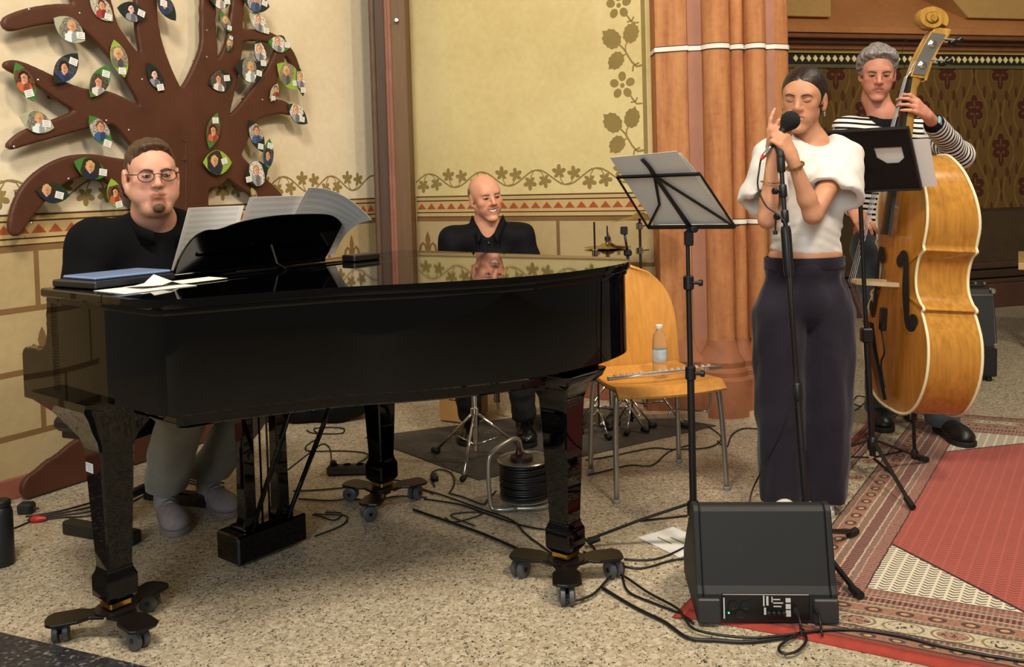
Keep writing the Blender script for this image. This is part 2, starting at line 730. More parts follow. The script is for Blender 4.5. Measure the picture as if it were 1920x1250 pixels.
def wall(name, p0, d, nrm, t0, t1, h, label, up=None):
    """solid wall whose face runs from p0+d*t0 to p0+d*t1"""
    mb = MB()
    mb.prism([(t0, 1.215), (t1, 1.215), (t1, h), (t0, h)], 0.25, p0, d, (0, 0, 1), -nrm)
    o = mb.build(name, up or M_CREAM, label=label, cat='wall', kind='structure')
    MB().prism([(t0, 0), (t1, 0), (t1, 1.06), (t0, 1.06)], 0.25, p0, d, (0, 0, 1), -nrm).build('dado', M_DADO, o)
    MB().prism([(t0, 1.06), (t1, 1.06), (t1, 1.215), (t0, 1.215)], 0.25, p0, d, (0, 0, 1), -nrm).build('painted_band', M_OCHRE, o)
    return o


wl = wall('wall_left', LW0, LWD, LWN, -1.6, 2.62, 3.6, 'cream plaster wall with painted brick courses and vine frieze behind the wooden tree')
wb = wall('wall_back', BW0, BWD, BWN, -0.12, 2.1, 3.6, 'yellowish plaster wall with stencilled border behind the smiling drummer', M_YELLOW)


def strip(par, p0, d, nrm, t0, t1, z0, z1, m, name, th=0.0012):
    return MB().prism([(t0, z0), (t1, z0), (t1, z1), (t0, z1)], th, p0, d, (0, 0, 1), nrm).build(name, m, par)


def flat(par, p0, d, nrm, poly, m, name, th=0.0012):
    return MB().prism(poly, th, p0, d, (0, 0, 1), nrm).build(name, m, par)


def leaf_poly(cx, cz, r, ang, n=5):
    """ivy-like leaf with five rounded lobes"""
    P = []
    for i in range(40):
        a = 2 * math.pi * i / 40
        lobe = abs(math.cos(2.5 * a)) ** 1.1
        rr = r * (.42 + .58 * lobe) * (1.0 if abs(a - math.pi) > .7 else .8)
        P.append((cx + rr * math.cos(ang + a), cz + rr * math.sin(ang + a)))
    return P


def stroke_poly(pts, w0, w1=None):
    w1 = w0 if w1 is None else w1
    L, R_ = [], []
    m = len(pts)
    for i in range(m):
        a, b = pts[max(i - 1, 0)], pts[min(i + 1, m - 1)]
        dx, dz = b[0] - a[0], b[1] - a[1]
        l = math.hypot(dx, dz) + 1e-9
        w_ = (w0 + (w1 - w0) * i / (m - 1)) / 2
        L.append((pts[i][0] - dz / l * w_, pts[i][1] + dx / l * w_))
        R_.append((pts[i][0] + dz / l * w_, pts[i][1] - dx / l * w_))
    return L, R_


def stroke(mb, p0, d, nrm, pts, w0, w1=None, th=0.0014):
    L, R_ = stroke_poly(pts, w0, w1)
    for i in range(len(pts) - 1):
        mb.prism([R_[i], R_[i + 1], L[i + 1], L[i]], th, p0, d, (0, 0, 1), nrm)


def paint_wall(par, p0, d, nrm, t0, t1, joints, fleurs, phase):
    S = lambda z0, z1, m, nm: strip(par, p0, d, nrm, t0, t1, z0, z1, m, nm)
    S(1.205, 1.2115, M_LINE, 'painted_line')
    S(1.178, 1.1845, M_LINE, 'painted_line')
    S(1.103, 1.109, M_LINE, 'painted_line')
    S(1.075, 1.081, M_LINE, 'painted_line')
    S(1.05, 1.075, M_JOINT, 'painted_joint')
    for z in (0.80, 0.53, 0.26):
        S(z - 0.012, z + 0.012, M_JOINT, 'painted_joint')
    # vertical joints
    for row, (z0, z1) in enumerate(((0.812, 1.05), (0.542, 0.788), (0.272, 0.518), (0.09, 0.248))):
        t = joints + (0.31 if row % 2 else 0.0)
        while t - 0.62 > t0: t -= 0.62
        while t < t1:
            if t > t0: strip(par, p0, d, nrm, t - 0.011, t + 0.011, z0, z1, M_JOINT, 'painted_joint')
            t += 0.62
    # triangle row
    me = None
    t = t0 + 0.04
    while t < t1 - 0.04:
        if me is None:
            o = MB().prism([(-0.034, 0), (0.034, 0), (0, 0.038)], 0.0012, (0, 0, 0), d, (0, 0, 1), nrm).build('triangle', M_TRI, par)
            me = o
        else:
            o = me.copy()
            COL.objects.link(o)
            o.parent = par
        o.location = p0 + d * t + V((0, 0, 1.1275))
        t += 0.0775
    # vine frieze
    wl_ = 0.40
    mb = MB()
    pts = []
    nst = int((t1 - t0) / 0.02)
    zc, am = 1.312, 0.046
    for i in range(nst + 1):
        t = t0 + (t1 - t0) * i / nst
        pts.append((t, zc + am * math.cos(2 * math.pi * (t - phase) / wl_)))
    stroke(mb, p0, d, nrm, pts, 0.009)
    mb.build('vine_stem', M_OLIVE, par)
    k0 = int((t0 - phase) / (wl_ / 2)) - 1
    for k in range(k0, k0 + int((t1 - t0) / (wl_ / 2)) + 4):
        tc = phase + k * wl_ / 2
        if tc < t0 + 0.09 or tc > t1 - 0.09: continue
        sg = -1 if k % 2 == 0 else 1
        mb = MB()
        for q, (dt, dz, r) in enumerate(((-0.052, 0.026, 0.048), (0.050, 0.016, 0.046))):
            lz = zc + sg * (dz + 0.004)
            mb.prism(leaf_poly(tc + dt, lz, r, math.pi / 2 * sg + 0.2 * q), 0.0013, p0, d, (0, 0, 1), nrm)
            stroke(mb, p0, d, nrm, [(tc + dt, lz), (tc + dt * .8, zc - sg * .012), (tc + dt * .5 + .0, zc - sg * .036), (tc + dt * .2 - .03, zc - sg * am)], 0.006, th=0.0011)
        mb.build('vine_leaf_pair', M_OLIVE, par)
    # fleur-de-lis
    for (t, zb) in fleurs:
        mb = MB()
        mb.prism([(t - .008, zb), (t + .008, zb), (t + .013, zb + .05), (t + .02, zb + .085), (t + .012, zb + .115), (t, zb + .14), (t - .012, zb + .115), (t - .02, zb + .085), (t - .013, zb + .05)], 0.0013, p0, d, (0, 0, 1), nrm)
        for sg in (-1, 1):
            stroke(mb, p0, d, nrm, [(t + sg * .014, zb + .012), (t + sg * .022, zb + .05), (t + sg * .04, zb + .062), (t + sg * .058, zb + .045), (t + sg * .066, zb + .008)], 0.012, 0.02)
        mb.build('fleur_de_lis', M_JOINT, par)


paint_wall(wl, LW0, LWD, LWN, -1.5, 2.5, 0.149, [(2.217, 0.845), (0.16, 0.575), (0.16 - .62, .575), (-.3, .845), (0.4, 0.30), (0.78, 0.575)], 0.05)
paint_wall(wb, BW0, BWD, BWN, 0.02, 1.72, 1.0615, [(0.10, 0.845), (1.39, 0.845), (1.04, .575), (0.74, .845)], 0.13)
# baseboards (red stone plinth)
for nm, p0, d, nr, t0, t1 in (('baseboard_left', LW0, LWD, LWN, -1.5, 2.5), ('baseboard_back', BW0, BWD, BWN, 0, 1.7)):
    MB().prism([(t0, 0), (t1, 0), (t1, .09), (t0, .09)], 0.02, p0, d, (0, 0, 1), nr).build(nm, M_RED, label='low red stone plinth along the foot of the ' + ('left' if 'left' in nm else 'back') + ' wall', cat='baseboard', kind='structure', bevel=.004)

# stencilled border beside the pillar on the back wall
def sprig(kind, cx_px, cy_px):
    p = onplane(cx_px, cy_px, BW0, BWN)
    t, z = (p - BW0).dot(BWD), p.z
    mb = MB()
    def leafp(dt, dz, r, ang):
        P = []
        for i in range(22):
            a = 2 * math.pi * i / 22
            rr = r * 1.12 * (1.0 if i % 2 == 0 else 0.90) * (0.80 + 0.20 * abs(math.cos(a)))
            if i == 0: rr = r * 1.35
            x, y = rr * math.cos(a), rr * math.sin(a)
            P.append((t + dt + x * math.cos(ang) - y * math.sin(ang), z + dz + x * math.sin(ang) + y * math.cos(ang)))
        mb.prism(P, 0.0013, BW0, BWD, (0, 0, 1), BWN)
    if kind == 'leaf':
        leafp(-.075, .065, .058, 2.4)
        leafp(.045, .085, .052, 1.25)
        leafp(-.05, -.06, .05, 3.9)
        stroke(mb, BW0, BWD, BWN, [(-.05 + t, .05 + z), (t + .0, z - .0), (t + .045, z - .075), (t + .075, z - .105), (t + .115, z - .10)], 0.009, 0.012)
        stroke(mb, BW0, BWD, BWN, [(t + .04, z + .06), (t + .01, z + .02), (t + .01, z - .01)], 0.007)
        stroke(mb, BW0, BWD, BWN, [(t - .04, z - .045), (t + .01, z - .03)], 0.007)
        stroke(mb, BW0, BWD, BWN, [(t + .05, z - .13), (t + .055, z - .10), (t + .09, z - .085)], 0.01)
    else:
        for i in range(5):
            a = math.pi / 2 + i * 2 * math.pi / 5
            cx_, cz_ = t + .052 * math.cos(a), z + .052 * math.sin(a)
            P = []
            for q in range(10):
                b = 2 * math.pi * q / 10
                x, y = .028 * math.cos(b), .024 * math.sin(b)
                P.append((cx_ + x * math.cos(a) - y * math.sin(a), cz_ + x * math.sin(a) + y * math.cos(a)))
            mb.prism(P, 0.0013, BW0, BWD, (0, 0, 1), BWN)
        mb.prism([(t + .014 * math.cos(q), z + .014 * math.sin(q)) for q in np.linspace(0, 6.28, 11)[:-1]], 0.0013, BW0, BWD, (0, 0, 1), BWN)
        stroke(mb, BW0, BWD, BWN, [(t + .04, z - .05), (t + .065, z - .085), (t + .085, z - .11), (t + .12, z - .11)], 0.009)
        stroke(mb, BW0, BWD, BWN, [(t + .05, z - .10), (t + .08, z - .095), (t + .09, z - .075)], 0.009)
    mb.build('stencil_sprig' if kind == 'leaf' else 'stencil_flower', M_OLIVE, wb)


for (k, x, y) in (('leaf', 1170, 92), ('flower', 1167, 160), ('leaf', 1172, 250), ('flower', 1160, 10), ('leaf', 1170, -70)):
    sprig(k, x, y)
a = onplane(1207, 100, BW0, BWN)
ts = (a - BW0).dot(BWD)
strip(wb, BW0, BWD, BWN, ts - .012, ts + .012, 1.34, 3.5, M_OLIVE, 'painted_stripe', .0013)
a = onplane(1228, 200, BW0, BWN)
ts = (a - BW0).dot(BWD)
strip(wb, BW0, BWD, BWN, ts - .02, ts + .1, 0.0, 3.5, mat('orange_stripe_paint', 'b4622c', 0.75, var=.15), 'painted_stripe', .0016)

# corner post: dark painted pilaster with mouldings
M_POST = mat('brown_painted_post', '6a4c28', 0.6, var=0.25, scale=4, stretch=(8, 8, .6))
M_POSTD = mat('dark_brown_painted_post', '4a3219', 0.6, var=0.3, scale=4, stretch=(8, 8, .6))
pl, pr = at(705, 400, 5.75), at(772, 400, 5.75)
pd = (pr - pl)
pd.z = 0
wpost = pd.length
pd.normalize()
pn = V((pd.y, -pd.x, 0))
if pn.y > 0: pn = -pn
pbase = V((pl.x, pl.y, 0))
post = MB().prism([(0, 0), (wpost * .42, 0), (wpost * .42, 3.6), (0, 3.6)], .28, pbase, pd, (0, 0, 1), -pn).build('trim_2', M_POSTD, label='tall dark brown moulded corner post between the two plaster walls', cat='post', kind='structure', bevel=.008)
MB().prism([(wpost * .58, 0), (wpost, 0), (wpost, 3.6), (wpost * .58, 3.6)], .28, pbase + pn * .015, pd, (0, 0, 1), -pn).build('post_board', M_POST, post, bevel=.006)
for i, (q, r) in enumerate(((.455, .014), (.53, .018))):
    c = pbase + pd * (wpost * q) + pn * .004
    MB().cyl(c, c + V((0, 0, 3.6)), r, n=12).build('bead_moulding', mat('pink_brown_moulding', '8a5a46', .6, var=.2), post, smooth=40)
c = pbase + pd * (wpost * .06) + pn * .006
MB().cyl(c, c + V((0, 0, 3.6)), .018, n=12).build('bead_moulding', mat('mauve_brown_moulding', '5b4334', .6, var=.2), post, smooth=40)
c = at(745, 40, pbase.y) + pn * .03
MB().lathe([(.012, 0), (.012, .004), (.006, .006), (.006, .018), (.010, .02)], c, pn, 12).build('hook', M_SILVER, post)

# pillar with clustered shafts -------------------------------------
n = N('sandstone_paint')
st = n.new('ShaderNodeMapping')
st.inputs['Scale'].default_value = (7, 7, .8)
n.link(n.coord(), st.inputs[0])
f1 = n.noise(3.0, 4, vec=st.outputs[0])
f2 = n.noise(30, 3)
f = n.math('ADD', n.math('MULTIPLY', f1, .75), n.math('MULTIPLY', f2, .25))
n.set(n.ramp(f, [(.3, '945a3c'), (.5, 'b0764a'), (.7, 'bf8a58')]), .7, spec=.25)
n.bump(n.noise(120, 3), .15, .002)
M_SAND = n.m
PD0 = at(1231, 200, 5.0)
PX0, PY0 = PD0.x, PD0.y
sc_ = PY0 / F_PX                      # metres per pixel there
def prof(inset=0.0):
    """plan of the clustered pillar, as (x, y) with +x right, -y towards us; offsets in photo pixels * scale"""
    P = []
    def arc(cx, cy, r, a0, a1, k=9):
        for i in range(k + 1):
            a = math.radians(a0 + (a1 - a0) * i / k)
            P.append(((cx + r * math.cos(a)), (cy + r * math.sin(a))))
    s = sc_
    g = inset
    P.append((0 - g, .40))
    P.append((0 - g, 0 - g))
    P.append((55 * s + g, -.055 - g))
    P.append((57 * s + g, -.03 - g))
    P.append((84 * s, -.035 - g))
    arc(110 * s, -.03, 27 * s + g, 190, 320)
    P.append((137 * s, -.02 - g))
    arc(150 * s, -.02, 11 * s + g, 190, 340, 6)
    P.append((165 * s, -.0 - g))
    arc(184 * s, -.02, 18 * s + g, 200, 350, 8)
    P.append((205 * s, -.0 - g))
    P.append((222 * s, -.012 - g))
    P.append((246 * s + g, .02 - g))
    P.append((253 * s + g, .05 - g))
    P.append((253 * s + g, .40))
    return P


PO = (PX0, PY0, 0)
pil = MB().prism(prof(), 3.65, PO, (1, 0, 0), (0, 1, 0), (0, 0, 1)).build('trim_3', M_SAND, label='orange sandstone clustered pillar with white painted rings behind the singer', cat='pillar', kind='structure', smooth=35)
M_WHITEP = mat('white_ring_paint', 'e9e0d4', .7, var=.06)
for zpx in (92, 417):
    z = at(1300, zpx, PY0).z
    MB().prism(prof(.005), .024, (PX0, PY0, z - .012), (1, 0, 0), (0, 1, 0), (0, 0, 1)).build('white_ring', M_WHITEP, pil, smooth=35)
    for dz in (-.016, .0125):
        MB().prism(prof(.0045), .004, (PX0, PY0, z + dz), (1, 0, 0), (0, 1, 0), (0, 0, 1)).build('ring_edge', M_LINE, pil, smooth=35)
M_PINK = mat('pinkish_grey_paint', 'a06e56', .7, var=.12)
for (xa, ya, xb, yb) in ((57.5, -.0305, 84, -.0355), (206, -.001, 221, -.0125)):
    MB().prism([(xa * sc_, ya - .0015), (xb * sc_, yb - .0015), (xb * sc_, yb + .01), (xa * sc_, ya + .01)], 3.6, PO, (1, 0, 0), (0, 1, 0), (0, 0, 1)).build('painted_strip', M_PINK, pil)
# moulded base
z1 = 0.39
rings = []
for (g, z) in ((.10, 0), (.10, .20), (.075, .215), (.075, .24), (.055, .26), (.06, .29), (.045, .31), (.02, .345), (.004, .40)):
    rings.append([V((PX0 + p[0], PY0 + p[1], z)) for p in prof(g)])
MB().loft(rings).build('moulded_base', mat('base_sandstone', '9d6240', .75, var=.3, scale=6, bump=.3, bscale=60), pil, smooth=35)
c0 = (PX0 + 105 * sc_, PY0 - .05, .27)
mbx = SDF(np.linspace(c0[0] - .2, c0[0] + .2, 60), np.linspace(c0[1] - .16, c0[1] + .12, 44), np.linspace(.22, .55, 50))
mbx.ell((c0[0], c0[1] + .02, .26), (.15, .13, .10)).cap((c0[0], c0[1] + .02, .33), (c0[0], c0[1] + .03, .46), .085, .05, k=.05)
mbx.build('spur_base', mat('base_sandstone', '9d6240'), pil)
MB().prism([(-.16, -.17), (253 * sc_ + .2, -.17), (253 * sc_ + .2, .35), (-.16, .35)], .03, (PX0, PY0, 0), (1, 0, 0), (0, 1, 0), (0, 0, 1)).build('plinth', mat('pale_plinth_stone', 'b59a7c', .7, var=.15), pil)

# far wall behind the bass -----------------------------------------
n = N('stencilled_damask')
tc = n.coord('UV')
s3 = n.new('ShaderNodeSeparateXYZ')
n.link(tc, s3.inputs[0])
U_, V_ = s3.outputs[0], s3.outputs[1]
PXW, PZW = 0.295, 0.72              # repeat of the pattern in metres (columns, rows); every other column shifted
u0 = n.math('DIVIDE', U_, PXW)
colI = n.math('FLOOR', u0)
fu = n.math('SUBTRACT', n.math('SUBTRACT', u0, colI), .5)
odd = n.math('MULTIPLY', n.math('MODULO', n.math('ABSOLUTE', colI), 2.0), .5)
vv = n.math('ADD', n.math('DIVIDE', V_, PZW), odd)
fv = n.math('SUBTRACT', n.math('SUBTRACT', vv, n.math('FLOOR', vv)), .5)
X = n.math('MULTIPLY', fu, PXW)
Y = n.math('MULTIPLY', fv, PZW)
def circ(cx, cz, rx, rz):
    a = n.math('DIVIDE', n.math('SUBTRACT', n.math('ABSOLUTE', X), cx), rx)
    b = n.math('DIVIDE', n.math('SUBTRACT', Y, cz), rz)
    return n.math('SUBTRACT', n.math('SQRT', n.math('ADD', n.math('MULTIPLY', a, a), n.math('MULTIPLY', b, b))), 1.0)
def umin(*a):
    r = a[0]
    for q in a[1:]:
        r = n.math('MINIMUM', r, q)
    return r
flower = umin(circ(0, .125, .034, .05), circ(.058, .075, .042, .042), circ(.05, -.01, .045, .042), circ(0, -.075, .03, .06), circ(0, .03, .05, .07))
ring_ = n.math('ABSOLUTE', n.math('SUBTRACT', flower, .12))
inner = umin(circ(0, .09, .010, .04), circ(.035, .06, .02, .012), circ(.03, .0, .02, .012), circ(0, -.05, .008, .05))
wave = n.math('SUBTRACT', n.math('ABSOLUTE', X), n.math('ADD', .085, n.math('MULTIPLY', n.math('COSINE', n.math('MULTIPLY', Y, 2 * math.pi / PZW)), .062)))
stem = n.math('ABSOLUTE', wave)
lv = umin(circ(.07, -.19, .022, .05), circ(.115, .20, .018, .055), circ(0, -.30, .014, .06), circ(0, .30, .014, .045), circ(.10, -.27, .012, .045))
base = n.mix(n.noise(14, 3), '6b5129', '5a431f')
c = n.mix(n.math('LESS_THAN', stem, .009), base, '7a5a28')
c = n.mix(n.math('LESS_THAN', lv, 0), c, '50301a')
c = n.mix(n.math('LESS_THAN', ring_, .05), c, '7b5a2a')
c = n.mix(n.math('LESS_THAN', flower, 0.05), c, '48241a')
c = n.mix(n.math('LESS_THAN', inner, 0), c, '6a4420')
n.set(c, .7, spec=.2)
M_DAMASK = n.m


def quadwall(name, m, t0, t1, z0, z1, par=None, off=0.0, th=.2, **kw):
    mb = MB().prism([(t0, z0), (t1, z0), (t1, z1), (t0, z1)], th, RW0 + RWN * off, RWD, (0, 0, 1), -RWN)
    o = mb.build(name, m, par, **kw)
    uv = o.data.uv_layers.new()
    base = root_loc(o)
    for lp in o.data.loops:
        p = o.data.vertices[lp.vertex_index].co + base
        uv.data[lp.index].uv = ((p - RW0).dot(RWD), p.z)
    return o


def zr(px, py):
    return onplane(px, py, RW0, RWN).z


zt, zb_ = zr(1700, 122), zr(1700, 399)
wr = quadwall('wall_right', M_DAMASK, -.8, 4.2, zb_, zt, label='dark brown stencilled wall with flower pattern behind the bassist', cat='wall', kind='structure')
quadwall('brown_dado', mat('dark_olive_brown_paint', '45331a', .7, var=.2), -.8, 4.2, 0, zb_, wr)
quadwall('dado_line', M_LINE, -.8, 4.2, zb_ - .012, zb_ + .012, wr, .004, .01)
# plinth mouldings near the floor of that wall
z0 = zr(1860, 496)
for i, (za, zb2, of, c) in enumerate(((z0 - .03, z0 + .03, .05, '4a3320'), (z0 - .11, z0 - .04, .09, '3a2718'), (z0 - .16, z0 - .12, .12, '4a3322'), (0.0, z0 - .16, .13, '55352a'))):
    quadwall('moulding', mat('plinth_brown_%d' % i, c, .6, var=.2), -.8, 4.2, max(za, 0), zb2, wr, of, .15, bevel=.01)
# diamond frieze and cornice
quadwall('frieze_ground', mat('frieze_black', '1a120c', .6), -.8, 4.2, zt, zt + .16, wr, .01, .1)
quadwall('frieze_edge', mat('frieze_green', '5c5a34', .6), -.8, 4.2, zt - .03, zt, wr, .015, .05)
g0 = zr(1700, 99)
quadwall('gilt_line', mat('gilt_yellow', 'd8b868', .4, var=.1), -.8, 4.2, g0 - .012, g0 + .012, wr, .03, .1)
M_DIA = mat('gilt_diamond', 'efe2a0', .5, var=.08)
zd = zr(1700, 111.5)
first = None
t = 0.03
while t < 3.6:
    if first is None:
        first = o = MB().prism([(-.024, 0), (0, -.030), (.024, 0), (0, .030)], .012, (0, 0, 0), RWD, (0, 0, 1), RWN).build('diamond', M_DIA, wr)
    else:
        o = first.copy()
        COL.objects.link(o)
        o.parent = wr
    o.location = RW0 + RWD * t + RWN * .012 + V((0, 0, zd))
    t += .0655
M_ORANGE = plaster('orange_ledge_paint', 'b47c4c', 'a56d40')
M_BEIGE = plaster('beige_stone_paint', 'b8945c', 'a98650')
zc1, zc2, zc3, zc4 = zr(1700, 98), zr(1700, 88), zr(1700, 80), zr(1700, 71)
quadwall('cornice', mat('cornice_brown', '8a5634', .65, var=.2), -.8, 4.2, zc1 + .01, zc2, wr, .08, .2)
quadwall('cornice', mat('cornice_dark', '5e3822', .65, var=.2), -.8, 4.2, zc2, zc3, wr, .13, .2, bevel=.01)
quadwall('cornice', mat('cornice_mid', '7a4c2e', .65, var=.2), -.8, 4.2, zc3, zc4, wr, .2, .3, bevel=.01)
# sloping sill above the cornice, with the stone blocks that stand on it
mb = MB()
zs = zc4
zz = zs + .30
pf = [(.22, zs), (.22, zs + .05), (-.42, zz + .28), (-.42, zz + .9), (-.75, zz + .9), (-.75, zs)]
ringsA = [RW0 + RWD * (-.8) + RWN * a + V((0, 0, b)) for a, b in pf]
ringsB = [RW0 + RWD * 4.2 + RWN * a + V((0, 0, b)) for a, b in pf]
mb.loft([ringsA, ringsB])
mb.build('sloping_sill', M_ORANGE, wr)
MB().prism([(-.7, zs + .14), (.29, zs + .14), (.29, zs + 1.2), (-.7, zs + 1.2)], .5, RW0 + RWN * .17, RWD, (0, 0, 1), -RWN).build('stone_block', M_BEIGE, wr, bevel=.006)
MB().prism([(1.34, zs + .55), (1.75, zs + .17), (4.2, zs + .17), (4.2, zs + 1.2), (1.34, zs + 1.2)], .5, RW0 + RWN * .13, RWD, (0, 0, 1), -RWN).build('stone_block', M_BEIGE, wr, bevel=.006)
# ------------------------------------------------------------------ grand piano
PP0, PU, PV = V((-1.379, 2.70, 0)), V((.78, -.6258, 0)).normalized(), V((.6258, .78, 0)).normalized()
ZL = 1.015


def P(u, v, z=0.0):
    return PP0 + PU * u + PV * v + V((0, 0, z))


def outline(off=0.0):
    pts = [(0, 0), (.575, 0), (.605, .012), (.63, .05), (.68, .16), (.745, .29), (.825, .43), (.93, .55), (1.02, .67), (1.10, .80), (1.15, .93), (1.178, 1.08), (1.182, 1.22), (1.16, 1.34), (1.11, 1.42), (1.03, 1.46), (.9, 1.47), (0, 1.47)]
    # smooth the curved run
    cur = bez([(p[0], p[1], 0) for p in pts[2:16]], 4)
    out = [(0, 0), (.575, 0)] + [(c.x, c.y) for c in cur] + [(.9, 1.47), (0, 1.47)]
    if off:
        c = (.55, .75)
        m = len(out)
        res = []
        for i in range(m):
            a, b, d_ = out[i - 1], out[i], out[(i + 1) % m]
            e1 = V((b[0] - a[0], b[1] - a[1])).normalized()
            e2 = V((d_[0] - b[0], d_[1] - b[1])).normalized()
            nn = V((e1.y + e2.y, -(e1.x + e2.x)))
            nn = nn.normalized() / max(.5, math.sqrt(max(.25, (1 + e1.dot(e2)) / 2)))
            res.append((b[0] + nn.x * off, b[1] + nn.y * off))
        return res
    return out


pn_ = empty('grand_piano', P(.5, .75), 'glossy black closed baby grand piano played by the man in glasses', 'piano')
# case: the bent rim as a thick band
def ringpts(off, z): return [P(p[0], p[1], z) for p in outline(off)]
mb = MB()
mb.loft([ringpts(-.012, .705), ringpts(0, .712), ringpts(0, .985), ringpts(-.006, .988)])
mb.build('rim', M_BLACK, pn_, smooth=30)
# moulding line under the lid
MB().loft([ringpts(.006, .972), ringpts(.008, .980), ringpts(.006, .988), ringpts(0, .989)]).build('rim_moulding', M_BLACK, pn_, smooth=30)
# inner lower belly frame, set back from the rim
MB().loft([ringpts(-.10, .655), ringpts(-.095, .66), ringpts(-.095, .706)]).build('belly_frame', M_BLACK, pn_, smooth=30)
# lid: main board and front flap, split by the hinge line
def lidpart(u0, u1, name):
    o = outline(.018)
    poly = []
    # clip polygon to u0..u1
    def clip(ps, f):
        out = []
        for i in range(len(ps)):
            a, b = ps[i - 1], ps[i]
            fa, fb = f(a), f(b)
            if (fa >= 0) != (fb >= 0):
                t = fa / (fa - fb)
                out.append((a[0] + (b[0] - a[0]) * t, a[1] + (b[1] - a[1]) * t))
            if fb >= 0: out.append(b)
        return out
    o = clip(clip(o, lambda p: p[0] - u0), lambda p: u1 - p[0])
    R = lambda z: [P(p[0], p[1], z) for p in o]
    c = (sum(p[0] for p in o) / len(o), sum(p[1] for p in o) / len(o))
    def S(k, z): return [P(c[0] + (p[0] - c[0]) * k, c[1] + (p[1] - c[1]) * k, z) for p in o]
    return MB().loft([S(.994, .9895), R(.994), R(ZL - .004), S(.996, ZL)]).build(name, M_BLACK, pn_, smooth=30)


lid = lidpart(.344, 2, 'lid')
flap = lidpart(-1, .34, 'front_flap')
# hinge barrel along the fold
MB().cyl(P(.342, .03, ZL - .003), P(.342, 1.44, ZL - .003), .0035, n=8).build('hinge', M_BLACK, lid)
# cheeks with scrolled arms at both keyboard ends
prof_ = [(-.21, .66), (-.21, .80), (-.20, .815), (-.185, .822), (-.10, .822), (-.072, .828), (-.05, .845), (-.037, .875), (-.033, .91), (-.037, .935), (-.03, .95), (-.028, .985), (.05, .985), (.05, .66)]
for v0 in (0.0, 1.43):
    MB().prism(prof_, .04, P(0, v0, 0), PU, (0, 0, 1), PV).build('key_block_cheek', M_BLACK, pn_, bevel=.006)
# keybed, key slip, keys, fallboard
MB().bbox(P(-.085, .735, .69), (.25, 1.39, .05), Matrix((PU, PV, V((0, 0, 1)))).transposed(), .004).build('keybed', M_BLACK, pn_)
MB().bbox(P(-.20, .735, .735), (.02, 1.39, .05), Matrix((PU, PV, V((0, 0, 1)))).transposed(), .004).build('key_slip', M_BLACK, pn_)
RP = Matrix((PU, PV, V((0, 0, 1)))).transposed()
MB().bbox(P(-.03, .735, .85), (.02, 1.39, .17), RP, .004).build('fallboard', M_BLACK, pn_)
M_IVORY = mat('white_key', 'e8e2d4', .25, var=.03)
kw = 1.23 / 52
for i in range(52):
    MB().bbox(P(-.11, .12 + kw * (i + .5), .752), (.145, kw - .0012, .02), RP, .002).build('white_key', M_IVORY, pn_)
for i in range(51):
    if (i + 5) % 7 not in (2, 6):
        MB().bbox(P(-.085, .12 + kw * (i + 1), .768), (.09, .011, .014), RP, .002).build('black_key', M_BLACK, pn_)
# keybed cheek bracket curve above the front legs
LEGS = []
for (x_, y_) in ((220, 1186), (718, 948), (1062, 1090)):
    q_ = fl(x_, y_) - PP0
    LEGS.append((q_.dot(PU), q_.dot(PV)))
for i, (lu, lv) in enumerate(LEGS):
    def sq(w, z, du=0.0, w2=None): 
        w2 = w2 or w
        b = min(w, w2) * .12
        return [P(lu + du + x, lv + y, z) for x, y in ((-w + b, -w2), (w - b, -w2), (w, -w2 + b), (w, w2 - b), (w - b, w2), (-w + b, w2), (-w, w2 - b), (-w, -w2 + b))]
    leg = MB().loft([sq(.037, .20), sq(.052, .555)]).build('leg', M_BLACK, pn_, smooth=30)
    MB().loft([sq(.036, .105), sq(.048, .12), sq(.048, .175), sq(.039, .195), sq(.039, .203)]).build('leg_foot', M_BLACK, leg, smooth=30)
    if i == 0:
        MB().loft([sq(.052, .555), sq(.060, .585, .0, .06), sq(.085, .625, .0, .085), sq(.12, .66, -.02, .10), sq(.17, .69, -.05, .12), sq(.18, .712, -.05, .12)]).build('leg_bracket', M_BLACK, leg, smooth=30)
    else:
        MB().loft([sq(.052, .555), sq(.055, .60), sq(.07, .64), sq(.10, .665), sq(.11, .69)]).build('leg_bracket', M_BLACK, leg, smooth=30)
    MB().bbox(P(lu, lv, .0955), (.066, .066, .022), RP, .004).build('brass_ferrule', M_BRASS, leg)
    if i == 0:
        MB().bbox(P(lu - .02, lv - .0505, .50), (.042, .0016, .028), RP, .0006).build('sticker', mat('white_sticker', 'd9dde2', .4, var=.03), leg, label='small white sticker on the piano leg')
        for q in range(3):
            MB().box(P(lu - .022 + .003 * q, lv - .0515, .508 - .007 * q), (.026 - .006 * (q % 2), .0004, .0016), RP).build('sticker_line', mat('sticker_print', '8a9099', .5), leg)
# pedal lyre
LY = [(.05, .615), (.05, .755)]
for (lu, lv) in LY:
    MB().loft([[P(lu + x * s, lv + y * s, z) for x, y in ((-1, -1), (1, -1), (1, 1), (-1, 1))] for s, z in ((.03, .12), (.024, .15), (.022, .40), (.024, .70))]).build('lyre_post', M_BLACK, pn_, bevel=.003)
box = MB().bbox(P(.045, .68, .062), (.13, .29, .10), RP, .006).build('pedal_box', M_BLACK, pn_)
MB().bbox(P(.045, .68, .118), (.09, .21, .012), RP, .004).build('lyre_base_moulding', M_BLACK, pn_)
for q in (-.075, 0, .075):
    pd_ = MB().loft([[P(u_ + .045, .68 + q + y * w_, z_ + h * .006 - .01) for y, h in ((-1, -1), (1, -1), (1, 1), (-1, 1))] for u_, w_, z_ in ((-.06, .008, .075), (-.09, .009, .074), (-.115, .018, .07), (-.135, .02, .066), (-.145, .012, .064))]).build('pedal', M_BRASS, pn_, bevel=.002)
